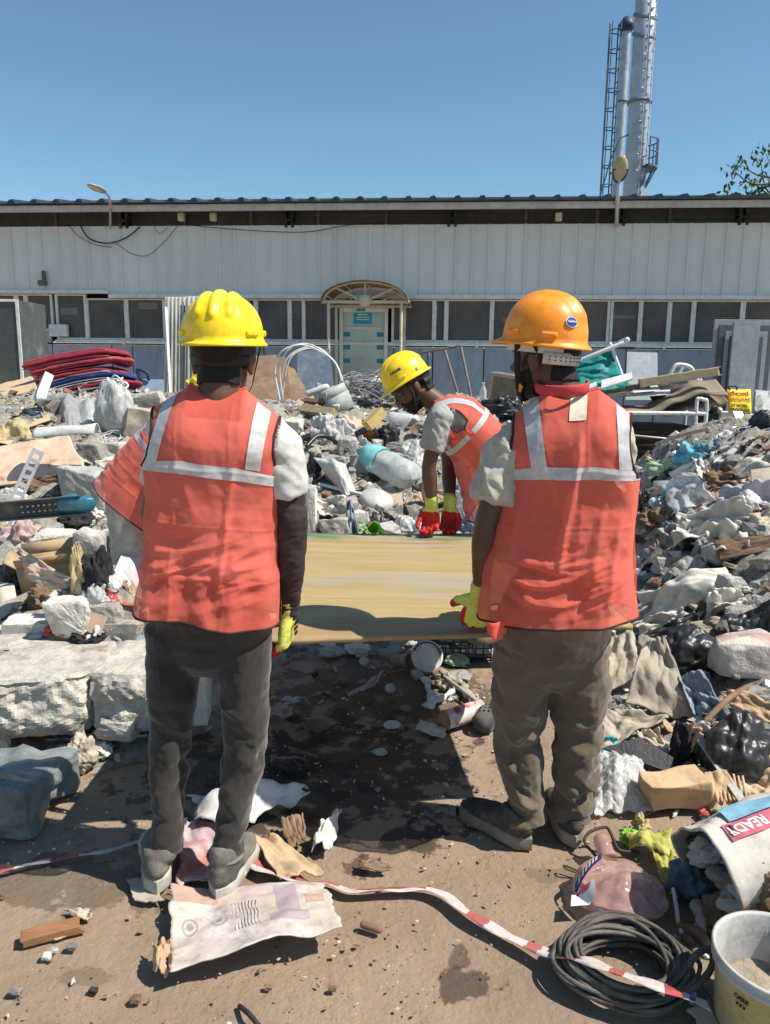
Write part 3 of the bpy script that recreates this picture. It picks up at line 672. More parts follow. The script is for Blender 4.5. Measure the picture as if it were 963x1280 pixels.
def make_shoe(parent,heel,toe,ank,m_up,m_sole,seed,shaft=.0):
 f=unit((toe-heel)*V3(1,1,0));s=V3(f[1],-f[0],0);L=np.linalg.norm((toe-heel)[:2]);u=V3(0,0,1)
 pr=foot_prims(heel,toe)+[tube([heel+f*.055+u*.05,heel+f*.055+u*.10,ank+(heel+f*.05-ank)*.25+u*.02],[(.040,.050),(.041,.052),(.046,.056)],18,ref=s)]
 V,F=blob(pr,.0055,5);N=vnormals(V,F);V=V+N*(ridge(V*V3(14,14,30),seed,2)*.0022)[:,None]
 sh=mk('shoe',V,F,m_up,parent)
 t=np.linspace(0,2*math.pi,48,endpoint=False);x=np.cos(t);y=np.sin(t)
 wx=np.interp((x+1)/2,[0,.12,.3,.55,.75,.92,1],[.0,.033,.039,.037,.049,.040,.0]);ln=(x+1)/2*(L+.026)-.016
 ring=lambda z,k:heel+np.outer(ln*1.0,f)+np.outer(np.sign(y)*wx*k,s)+V3(0,0,z)
 V=np.concatenate([ring(-.002,1.0),ring(.004,1.16),ring(.02,1.13),ring(.036,1.17),ring(.042,1.06)]);F=[tuple(q)for q in gridF(48,5,True)]+[tuple(range(48))[::-1],tuple(192+i for i in range(48))]
 mk('sole',V,F,m_sole,sh);
 lp=[]
 V,F=tube([ank+V3(.03*math.cos(a),.03*math.sin(a),-.005)*1.65+(heel+f*.055-ank)*V3(.3,.3,0)for a in np.linspace(0,2*math.pi,16)],.006,6);mk('collar',V,F,m_up,sh)
 return sh
def helmet(parent,c,f,u,m,ridges=3,peak=.038,sc=1.0,rear=.004,hh_=.126):
 "c centre of the brim plane; f forward; u up"
 f=unit(f);u=unit(u-f*(u@f));r=np.cross(f,u);a,b,h=.107*sc,.123*sc,hh_*sc
 nt,nz=112,40;th=np.arange(nt)*2*math.pi/nt;rows=[]
 for i in range(nz):
  t=i/(nz-1);z=math.cos(t*math.pi/2)if i else 1.0
  q=(1-z**2.25)**(1/2.25)
  X=np.cos(th)*q;Y=np.sin(th)*q
  disp=np.zeros(nt)
  if ridges==3:
   for x0,hh,zc in((0,.0085,.36),(-.40,.0068,.40),(.40,.0068,.40)):
    disp+=hh*np.exp(-((X-x0*(.75+.25*np.abs(Y)))/.085)**4)*sstep(zc,zc+.12,z)
  elif ridges==1:
   disp+=.0055*np.exp(-((X)/.33)**6)*sstep(.35,.6,z)+.004*np.exp(-((X)/.12)**4)*sstep(.3,.5,z)
  N=np.stack([X/a,Y/b,np.full(nt,z)/h],1);N/=np.linalg.norm(N,axis=1)[:,None]
  rows.append(np.stack([X*a,Y*b,np.full(nt,z*h)],1)+N*disp[:,None])
 for k,(o,dz)in enumerate(((.002,-.004),(.0035,-.010),(.007,-.0135),(.0105,-.016),(.011,-.021))):
  pk=np.clip(np.sin(th),0,1)**1.6*peak*(k/3 if k<3 else 1)+np.clip(-np.sin(th),0,1)*rear*(k>=2)
  dn=np.clip(np.sin(th),0,1)**2*.008*(k/4)
  rows.append(np.stack([np.cos(th)*(a+o),np.sin(th)*(b+o+pk),np.full(nt,dz*sc)-dn],1))
 Lc=np.concatenate(rows);V=c+np.outer(Lc[:,0],r)+np.outer(Lc[:,1],f)+np.outer(Lc[:,2],u)
 F=[tuple(q)[::-1]for q in gridF(nt,len(rows),True)]
 o=mk('helmet',V,F,m,parent,solid=.0035)
 W=lambda x,y,z:c+r*x+f*y+u*z
 P=[]
 for t in(R_(20),R_(160),R_(212),R_(328)):
  e=V3(math.cos(t),math.sin(t),0);p=W(a*1.0*e[0],b*1.0*e[1],.012);tn=unit(-r*math.sin(t)*a+f*math.cos(t)*b)
  mk('helmet_slot',*box(p,(.046,.016,.018),frame(u,tn),.006),m,o)
 def surf(x,z):
  q=(1-z**2.25)**(1/2.25);return W(a*q*math.sin(x),b*q*math.cos(x),z*h)
 return o,W,surf,(r,f,u,a,b,h)
def band(parent,name,m,W,a,b,z0,z1,t0,t1,n=40,k=.86,nm=None):
 th=np.linspace(t0,t1,n);V=np.array([W(a*k*math.sin(t),b*k*math.cos(t),z)for z in(z0,z1)for t in th])
 return mk(name,V,gridF(n,2),m,parent,solid=.004)
def ribbon(pts,wd,nrm,n=40):
 P=smooth_path(pts,n);T=np.gradient(P,axis=0);T/=np.linalg.norm(T,axis=1)[:,None]
 if not callable(nrm):nn=np.repeat([unit(nrm)],n,0)
 else:nn=np.array([unit(nrm(p))for p in P])
 S=np.cross(T,nn);S/=np.linalg.norm(S,axis=1)[:,None]
 return np.concatenate([P-S*wd/2,P+S*wd/2]),gridF(n,2)
def head_prims(c,f,u):
 f=unit(f);u=unit(u-f*(u@f));r=np.cross(f,u);W=lambda x,y,z:c+r*x+f*y+u*z;M=np.stack([r,f,u],1)
 E=lambda x,y,z,sx,sy,sz:ellipsoid(W(x,y,z),M@np.diag([sx,sy,sz]),18,12)
 P=[E(0,-.012,.035,.076,.097,.085),E(0,.028,-.030,.060,.066,.082),E(0,.052,-.092,.030,.030,.026),E(0,.03,-.065,.052,.052,.050)]
 P+=[E(0,.082,.022,.050,.018,.014),E(0,.100,-.028,.016,.022,.015),E(0,.094,-.008,.010,.014,.026),E(.011,.093,-.034,.010,.012,.010),E(-.011,.093,-.034,.010,.012,.010)]
 P+=[E(0,.088,-.062,.024,.012,.0075),E(0,.086,-.075,.021,.012,.0075),E(.036,.068,-.02,.020,.018,.018),E(-.036,.068,-.02,.020,.018,.018)]
 for s in(-1,1):
  P.append(ellipsoid(W(s*.079,-.008,-.012),M@np.array(rotm(0,R_(12*s),R_(-18*s)))@np.diag([.009,.019,.033]),14,10))
  P.append(ellipsoid(W(s*.077,-.004,-.038),M@np.diag([.008,.010,.012]),12,8))
 return P,W,(r,f,u)
def build_body(parent,J,m_skin,headdir,headup,vox=.006,slim=1.0):
 hp,W,ax=head_prims(J['head'],headdir,headup);r,f,u=ax
 P=list(hp)
 P.append(tube([J['neck']-(J['head']-J['neck'])*.25,J['neck'],(J['neck']+J['head'])/2-f*.006,J['head']-u*.02-f*.012],[.058,.058,.056,.056],16))
 rt=unit(J['shR']-J['shL'])
 P.append(tube([J['hip'],(J['hip']*.6+J['neck']*.4),(J['hip']*.25+J['neck']*.75),J['neck']-(J['neck']-J['hip'])*.06],[(.125,.085),(.12,.08),(.135,.085),(.07,.05)],20,ref=rt))
 P.append(tube([J['shL']+(J['neck']-J['shL'])*.15,J['neck']-(J['neck']-J['hip'])*.09,J['shR']+(J['neck']-J['shR'])*.15],[.030,.045,.030],14))
 for s in 'LR':
  w,e,sh=J['wr'+s],J['el'+s],J['sh'+s];ra=J.get('ra'+s,1.0)
  P.append(tube([sh,sh+(e-sh)*.35,sh+(e-sh)*.75,e,e+(w-e)*.28,e+(w-e)*.7,w,w+unit(w-e)*.012],[v*ra for v in(.030,.039,.038,.035,.039,.031,.022,.015)],14))
  h,k,a=J['hp'+s],J['kn'+s],J['an'+s]
  P.append(tube([h,h+(k-h)*.5,k,k+(a-k)*.35,a],[.062,.052,.040,.036,.028],14))
  tdir=J['toe'+s]-J['he'+s];P.append(tube([a,J['he'+s]+tdir*.3+V3(0,0,.05),J['he'+s]+tdir*.75+V3(0,0,.04)],[.03,.03,.025],10))
 V,F=blob(P,vox,4)
 o=mk('body',V,F,m_skin,parent)
 N=vnormals(V,F);q=V-J['head'];loc=np.stack([q@r,q@f,q@u],1)
 return o,V,F,N,loc,W,ax
def shell(parent,name,m,V,F,N,mask,off,seed,nz=.003,freq=60):
 sv,sf,idx=submesh(V,F,mask[F].all(1))
 if len(sf)==0:return
 sv=sv+N[idx]*(off+np.abs(fbm(sv*freq,seed,3))[:,None]*nz)
 return mk(name,sv,sf,m,parent,solid=.004)
def leg_folds(V,F,zk,za,amp=1.0,seed=0):
 "stacked creases above the shoe, wrinkles behind the knee, long drags on the thigh"
 N=vnormals(V,F);z=V[:,2]
 th=np.arctan2(N[:,1],N[:,0])
 wz=z+.016*np.sin(th*1+z*9+seed)+.010*np.sin(th*2+z*23+seed*2)
 wz2=z+.05*np.sin(th+seed)+.02*np.sin(th*2+1.3)
 A=np.exp(-((z-za-.05)/.09)**2)*.0085+np.exp(-((z-zk+.02)/.11)**2)*.0050+.0036*sstep(za,zk,z)
 P1=np.stack([V[:,0]*11,V[:,1]*11,wz*25+.5*np.sin(V[:,0]*31+V[:,1]*23)],1);P2=np.stack([V[:,0]*7,V[:,1]*7,wz2*14],1)
 C=np.stack([V[:,0]*9,V[:,1]*9,wz*17],1);m=.35+.65*sstep(-.25,.35,fbm(V*7,seed+21,2))
 d=-A*m*(1.15*crease(C,seed,6,1.22,.7,1.5,1,(.7,.7,1))+.1)-.6*A*crease(np.stack([V[:,0]*8,V[:,1]*8,wz2*6],1),seed+6,6,1.3,.6,1.2,1)+.0012*fbm(V*45,seed+9,3)
 d+=.007*fbm(V*7,seed+2,2)*sstep(za+.05,za+.3,z)
 return V+N*(d*amp)[:,None]
def trousers(parent,m,J,rad,waist,amp,seed,crease=None):
 "rad: radii at hip, mid thigh, knee, calf, cuff"
 P=[];rt=unit(J['hpR']-J['hpL']);up=unit(J['neck']-J['hip']);wd=np.linalg.norm(J['hpR']-J['hpL'])/2
 hc=(J['hpL']+J['hpR'])/2
 upz=unit(up+V3(0,0,.6))
 P.append(tube([hc-V3(0,0,.035),hc+upz*.06,hc+upz*.14,hc+upz*waist],[(wd+rad[0]*.72,rad[0]*1.15),(wd+rad[0]*.93,rad[0]*1.40),(wd+rad[0]*.86,rad[0]*1.32),(wd+rad[0]*.72,rad[0]*1.15)],28,ref=rt))
 for s in 'LR':
  h,k,a=J['hp'+s],J['kn'+s],J['an'+s]
  pts=smooth_path([h+V3(0,0,.02),h+(k-h)*.5,k,k+(a-k)*.5,a+V3(0,0,-.02)],14);rr=np.interp(np.linspace(0,1,14),[0,.25,.5,.75,1],rad)
  P.append(tube(pts,[(q*.98,q*1.06)for q in rr],22,ref=rt,round_ends=False))
 V,F=blob(P,.0058,6);V=leg_folds(V,F,(J['knL'][2]+J['knR'][2])/2,(J['anL'][2]+J['anR'][2])/2,amp,seed)
 return mk('trousers',V,F,m,parent)
def interp_s(x,xs,ys):
 g=np.linspace(xs[0],xs[-1],200);y=np.interp(g,xs,ys);k=np.hanning(71);k/=k.sum()
 y=np.convolve(np.pad(y,35,mode='edge'),k,'valid');return np.interp(x,g,y)
class Torso:
 "local frame of the trunk: hem centre, up along the spine, right, back"
 def __init__(s,hem,neck,yaw,back_ref=(0,-1,0)):
  s.o=np.asarray(hem,float);s.U=unit(neck-hem);s.L=np.linalg.norm(neck-hem)
  b=V3(math.sin(yaw),-math.cos(yaw),0)if back_ref is None or isinstance(back_ref,tuple)and back_ref==(0,-1,0)else np.asarray(back_ref,float)
  s.B=unit(b-s.U*(b@s.U));s.R=np.cross(s.B,s.U)*-1
  s.R=unit(np.cross(s.U,s.B))
 def W(s,x,y,z):return s.o+np.outer(x,s.R)+np.outer(y,s.B)+np.outer(z,s.U)
def vest_surface(T,pr,side,x,v,off=0.0):
 "x across (m), v height 0..1 ; returns world points"
 zs,zn,xs=pr['zs'],T.L,pr['xs'];ax=np.abs(x)
 xn=.072
 top=np.where(ax<xn,zn-pr['neckdrop'][0 if side>0 else 1]*(1-(ax/xn)**2),zn+(zs-zn)*(ax-xn)/(xs-xn))
 ww=sstep(.55,.97,v);z=v*(zn*(1-ww)+top*ww)
 k=0 if side>0 else 1
 a=interp(z/zn,*pr['a']);b=interp(z/zn,*pr['b'][k])
 dep=b*(1-np.clip(ax/a,0,1)**pr['p'])**(1/pr['p'])
 fade=np.sqrt(np.clip(1-(1-np.clip((top-z)/pr['roll'],0,1))**2,0,1))
 y=side*(dep*fade+off)
 yc=interp(z/zn,*pr['yc']);cx=interp(z/zn,*pr.get('xc',([0,1],[0,0])))
 sd=pr['seed']+(0 if side>0 else 50)
 hemw=sstep(.75,0,v)
 Pv=np.stack([x*9+pr['skew']*z,z*1.6,np.full_like(x,sd)],1);Ph=np.stack([x*3.2+z*1.5,z*17+.9*np.sin(x*9+sd),np.full_like(x,sd+3)],1)
 low=np.exp(-((v-pr['crv'])/.14)**2)*sstep(1.0,.45,ax/a)
 d=pr['fv']*hemw*fbm(Pv,sd,2)+pr['fh']*low*(ridge(Ph,sd+7,2)-.35)+pr['fn']*fbm(np.stack([x*14,z*14,np.full_like(x,sd)],1),sd+11,3)
 d+=pr['fd']*ridge(np.stack([(x+.35*z)*7,(z-.4*x)*2.2,np.full_like(x,sd)],1),sd+13,2)*sstep(1.0,.6,v)
 d+=-pr.get('fc',.0065)*crease(np.stack([x*6.5,z*6],1),sd+3,8,1.25,.5,1.2,1)*sstep(1.02,.7,v)-pr.get('fc',.0065)*.8*crease(np.stack([x*5+z*3,z*16],1),sd+8,5,1.2,.6,1.2,1,(.5,1))*np.exp(-((v-.28)/.2)**2)
 for zf in(.20,.42,.66):d+=.0022*np.exp(-(np.abs(v-zf-.004*np.sin(x*30))/.006)**1.2)
 for xf in(-.09,.05):d+=.0022*np.exp(-(np.abs(x-xf-.003*np.sin(v*20))/.004)**1.2)
 if 'pleat' in pr:
  for(x0,wd,am,v0,v1)in pr['pleat']:
   if side>0:d+=am*np.exp(-((x-x0-.05*(v-.5))/wd)**2)*sstep(v0,v0+.15,v)*sstep(v1,v1-.12,v)
 y=y+side*d*sstep(0,.06,1-v)
 xx=x+cx+d*.5*np.sign(x)*(ax/a)**4
 return T.W(xx,y+yc,z+interp_s(x,*pr['hem'])*(1-v)**2)
def xe_of(pr,v,T):
 a=interp(v,*pr['a']);return np.minimum(a,interp(v,*pr['arm']))
def vest(parent,T,pr,strips,hz,lab=None,label=None):
 nu,nv=150,190
 for side in(1,-1):
  u=np.linspace(-1,1,nu);v=np.linspace(0,1,nv);Um,Vm=np.meshgrid(u,v);Um,Vm=Um.ravel(),Vm.ravel()
  x=xe_of(pr,Vm,T)*np.sin(Um*math.pi/2)
  P=vest_surface(T,pr,side,x,Vm);F=gridF(nu,nv)
  F=F if side<0 else F[:,::-1]
  if side>0:V0,F0=P,F
  else:V1,F1=P,F
 ves=mk('vest',np.concatenate([V0,V1]),np.concatenate([F0,F1+len(V0)]),M_vest,parent)
 for side in(1,-1):
  v=np.linspace(0,1,90);x=xe_of(pr,v,T);vm=v>pr['vpit']
  for s in(-1,1):
   P=vest_surface(T,pr,side,s*x,v)[vm];V,F=tube(P,.0042,7);mk('armhole_piping',V,F,M_piping,ves)
  xx=np.linspace(-1,1,120);x=xe_of(pr,np.zeros(120),T)*np.sin(xx*math.pi/2)
  P=vest_surface(T,pr,side,x,np.full(120,.0));V,F=tube(P,.0035,6);mk('hem_piping',V,F,M_piping,ves)
  x=np.linspace(-.072,.072,40);P=vest_surface(T,pr,side,x,np.ones(40));V,F=tube(P,.0055,7);mk('neck_binding',V,F,M_vest,ves)
 def patch(x0f,x1f,v0,v1,side,n=(9,90),horiz=False,m=M_tape,name='reflective_tape'):
  if horiz:uu=np.linspace(-1,1,110);vv=np.linspace(0,1,9)
  else:uu=np.linspace(0,1,n[0]);vv=np.linspace(v0,v1,n[1])
  A,B=np.meshgrid(uu,vv);A,B=A.ravel(),B.ravel()
  if horiz:
   v=v0+(v1-v0)*B+interp_s(A,*pr['tapebend']);x=xe_of(pr,v,T)*np.sin(A*math.pi/2)*.999
  else:v=B;x=x0f(B)+(x1f(B)-x0f(B))*A
  P=vest_surface(T,pr,side,x,v,.0032);F=gridF(len(uu),len(vv));mk(name,P,F if side<0 else F[:,::-1],m,ves)
 for side in(1,-1):
  patch(None,None,hz-.027,hz+.027,side,horiz=True)
  for xt,xb,w in strips:
   f0=lambda B,xt=xt,xb=xb,w=w:xb+(xt-xb)*(B-hz)/(1-hz)-w/2;f1=lambda B,xt=xt,xb=xb,w=w:xb+(xt-xb)*(B-hz)/(1-hz)+w/2
   patch(f0,f1,hz+.027,.995,side)
 if lab:patch(lambda B:np.full_like(B,lab[0]),lambda B:np.full_like(B,lab[1]),lab[2],lab[3],1,m=M_label,name='cloth_label')
 return ves
def shirt(parent,m,T,pr,J,sl_len,sl_rad,hemz,amp=1.0,seed=0,k=.93,hem_wave=.02):
 "loose shirt trunk and short sleeves as one surface"
 zn=T.L;P=[]
 zz=np.array([hemz,.15*zn,.35*zn,.55*zn,.72*zn,.84*zn,.93*zn,.985*zn]);zz=zz[zz>=hemz]
 pts=[];rad=[]
 for z in zz:
  a=interp(z/zn,*pr['a'])*k;bb=interp(z/zn,*pr['b'][0])*k;bf=interp(z/zn,*pr['b'][1])*k
  if z>.86*zn:a*=interp(z/zn,[.86,.94,1.0],[.93,.62,.36]);bb*=interp(z/zn,[.86,1],[.85,.45]);bf*=interp(z/zn,[.86,1],[.8,.45])
  pts.append(T.W([interp(z/zn,*pr.get('xc',([0,1],[0,0])))],[interp(z/zn,*pr['yc'])+(bb-bf)/2],[z])[0]);rad.append((a*.97,(bb+bf)/2*.97))
 P.append(tube(pts,rad,32,ref=T.R,round_ends=False))
 for s in 'LR':
  sh,e,w=J['sh'+s],J['el'+s],J['wr'+s];d=unit(e-sh);inn=J['neck']+(sh-J['neck'])*.35
  end=sh+d*sl_len[s]
  P.append(tube([inn,sh+(inn-sh)*.35,sh+d*.03,sh+d*(.03+sl_len[s])*.5,end-d*.01,end],[.040,.050,sl_rad[0]*.93,(sl_rad[0]+sl_rad[1])/2,sl_rad[1],sl_rad[1]*.99],20,round_ends=False))
 V,F=blob(P,.0058,6);N=vnormals(V,F)
 d=.0075*ridge(np.stack([V[:,0]*11+V[:,2]*6,V[:,1]*11,V[:,2]*8],1),seed,2)+.0022*fbm(V*33,seed+4,3)-.003
 V=V+N*(d*amp)[:,None]
 slv=np.zeros(len(V),bool)
 for q in 'LR':
  a,b=J['sh'+q],J['sh'+q]+unit(J['el'+q]-J['sh'+q])*(sl_len[q]+.03);t=np.clip((V-a)@(b-a)/((b-a)@(b-a)),0,1);slv|=(np.linalg.norm(V-a-np.outer(t,b-a),axis=1)<sl_rad[0]*1.12)&(t>.12)
 return mk('shirt',np.where(slv[:,None],V,under_vest(V,T,pr)),F,m,parent)
def under_vest(V,T,pr,gap=.007):
 q=V-T.o;x,y,z=q@T.R,q@T.B,q@T.U;zn=T.L;cx=interp(z/zn,*pr.get('xc',([0,1],[0,0])));x=x-cx;ax=np.abs(x);top=np.where(ax<.072,zn,zn+(pr['zs']-zn)*(ax-.072)/(pr['xs']-.072))
 v=np.clip(z/zn,0,1)
 for _ in range(4):ww=sstep(.55,.97,v);v=np.clip(z/(zn*(1-ww)+top*ww),0,1)
 ins=(ax<xe_of(pr,v,T)+.006)&(z>0)
 for side in(1,-1):
  P=vest_surface(T,pr,side,x,v)-T.o;lim=side*(P@T.B)-gap
  over=ins&(side*y>lim)&(side*y>-.01 if side>0 else True)
  mid=side*y>0
  y=np.where(ins&mid&(side*y>lim),side*np.maximum(lim,.0),y)
 z=np.where((ax<pr['xs']+.004)&(z>top-gap),top-gap,z);z=np.where((ax<.078)&(z>zn-.085),zn-.085,z)
 return T.o+np.outer(x+cx,T.R)+np.outer(y,T.B)+np.outer(z,T.U)
def text_on(parent,s,size,m,fn,bold=.0,name='lettering',thick=.0012):
 V,F=text_mesh(s,size,bold)
 if len(V):return mk(name,np.array([fn(p[0],p[1])for p in V]),F,m,parent,smooth=False)
M_print=mat('black_print',(.015,.015,.015),.6,.2,20,0)
# worker 1: left, back to us, yellow helmet
def worker_left():
 Y=2.10;heL=at_z(197,1115,.012);heR=at_z(273,1125,.012)
 J=dict(head=at_y(279,447,Y+.035),neck=at_y(274,489,Y+.01),shL=at_y(216,545,Y+.07),shR=at_y(350,545,Y-.01),elR=at_y(364,652,Y+.00),wrR=at_y(360,762,Y+.075),elL=at_y(190,640,Y+.16),wrL=at_y(225,742,Y+.26),hpL=at_y(220,792,Y+.02),hpR=at_y(305,792,Y+.0),knL=at_y(214,935,Y+.02),knR=at_y(307,938,Y-.005))
 J['hip']=(J['hpL']+J['hpR'])/2+V3(0,0,.06)
 J['anL']=heL+V3(.012,.06,.115);J['anR']=heR+V3(.012,.06,.115)
 J['heL'],J['heR']=heL+V3(.0,.0,0),heR+V3(0,0,0);J['toeL']=J['heL']+V3(-.075,.255,0);J['toeR']=J['heR']+V3(.045,.26,0)
 e=empty('person',V3(J['hip'][0],J['hip'][1],0),'left worker seen from behind, yellow ridged helmet, coral vest, charcoal trousers, dark sleeve','person','demolition workers in helmets')
 HERO.append(('left worker',(heL+heR)/2));P1.update(J)
 body,V,F,N,loc,W,ax=build_body(e,J,M_skin2,(0.02,1,-.05),(0,.05,1))
 x,y,z=loc.T;hair=(np.abs(x)<.083)&(((z>-.03)&(y<.01))|((z>.03)&(y<.07))|((z>-.075)&(y<-.03)))&~((np.abs(x)>.071)&(z<.03)&(y>-.035))&(z<.12)&(y<.09)
 shell(body,'hair',M_hair,V,F,N,hair,.002,3)
 hc=W(0,.0,.052)
 hel,HW,surf,hx=helmet(e,hc,V3(.02,1,.03),V3(0,-.03,1),M_hatY,3,.04,1.0,hh_=.116)
 band(hel,'headband',M_bandD,HW,hx[3],hx[4],-.044,-.002,R_(-180+25),R_(180-25),k=.80)
 band(hel,'nape_strap',M_bandD,HW,hx[3],hx[4],-.072,-.040,R_(110),R_(250),k=.76)
 for s in(-1,1):mk('chin_strap',*ribbon([HW(s*.098,.035,-.01),W(s*.081,.035,-.03),W(s*.062,.052,-.085),W(s*.02,.06,-.118)],.014,V3(s,0,0)),M_strap,hel,solid=.002)
 T=Torso(at_y(262,764,Y-.0),J['neck']+V3(0,0,.012),R_(3))
 pr=dict(zs=T.L-.068,xs=.168,p=2.5,roll=.15,neckdrop=(.016,.09),seed=3,skew=1.0,crv=.24,fv=.016,fh=.016,fn=.0032,fd=.0045,a=([0,.25,.5,.7,.85,1],[.196,.187,.186,.193,.200,.200]),b=(([0,.25,.5,.75,.9,1],[.128,.112,.112,.120,.105,.09]),([0,.3,.6,1],[.12,.12,.12,.09])),yc=([0,.5,1],[.012,.0,.015]),arm=([0,.60,.66,.72,.80,.90,1],[.30,.30,.184,.168,.160,.160,.168]),vpit=.60,hem=([-.2,-.05,.06,.2],[.0,.006,-.014,-.01]),tapebend=([-1,-.4,.3,1],[.014,.012,.0,-.034]),pleat=[(-.125,.012,.005,.02,.62),(.055,.009,.007,.05,.75),(.06,.03,-.006,.05,.6)])
 vest(e,T,pr,[(-.118,-.160,.037),(.128,.112,.037)],.655)
 shirt(e,M_shirtA,T,pr,J,dict(L=.16,R=.165),(.060,.054),.11,1.0,5,k=.94)
 trousers(e,M_trA,J,(.083,.077,.064,.054,.051),.15,1.2,2)
 V_,F_=blob([tube([J['shR']+(J['elR']-J['shR'])*.50,J['elR'],J['elR']+(J['wrR']-J['elR'])*.35,J['wrR']+(J['elR']-J['wrR'])*.1,J['wrR']+(J['wrR']-J['elR'])*.04],[.046,.044,.044,.033,.030],18)],.005,4)
 N_=vnormals(V_,F_);V_+=N_*(.0022*ridge(V_*V3(12,12,40),4,2)+.004*fbm(V_*16,8,2))[:,None];mk('arm_sleeve',V_,F_,M_sleeve,e)
 d=unit(V3(-.10,.05,-1));n=unit(V3(-1,.2,.08));s=unit(np.cross(n,d));s=s if s[1]>0 else-s
 g=make_glove(e,J['wrR']+V3(0,0,-.008),d,n,s,(35,60,40),[J['wrR']+(J['elR']-J['wrR'])*.12],lambda a,b,c:(b>.014)|(a>.118),4)
 Wg=lambda u_,v_:J['wrR']+d*.048+V3(.0,0,0)-n*.0255+s*(-u_)*1.0+d*(v_*-1)-V3(0,0,.006)
 ex=unit(V3(.93,.35,0))
 gp=[box(J['wrR']+d*(.035+.017*k)-n*.030-s*(.012*q-.01),(.003,.008-.003*(k%2),.010),np.stack([n,s,-d],1))for k in range(3)for q in range(3-(k==2))]
 mk('glove_print',*join(gp),M_print,g,smooth=False)
 dl=unit(V3(.5,.6,-.8));nl=unit(V3(.7,-.5,.0));sl_=unit(np.cross(dl,nl))
 make_glove(e,J['wrL'],dl,nl,sl_,(30,50,40),[J['wrL']+(J['elL']-J['wrL'])*.2],lambda a,b,c:b>.004,5)
 make_shoe(e,J['heL'],J['toeL'],J['anL'],M_bootA,M_soleA,1);make_shoe(e,J['heR'],J['toeR'],J['anR'],M_bootA,M_soleA,2)
P1={};P2={}
worker_left()
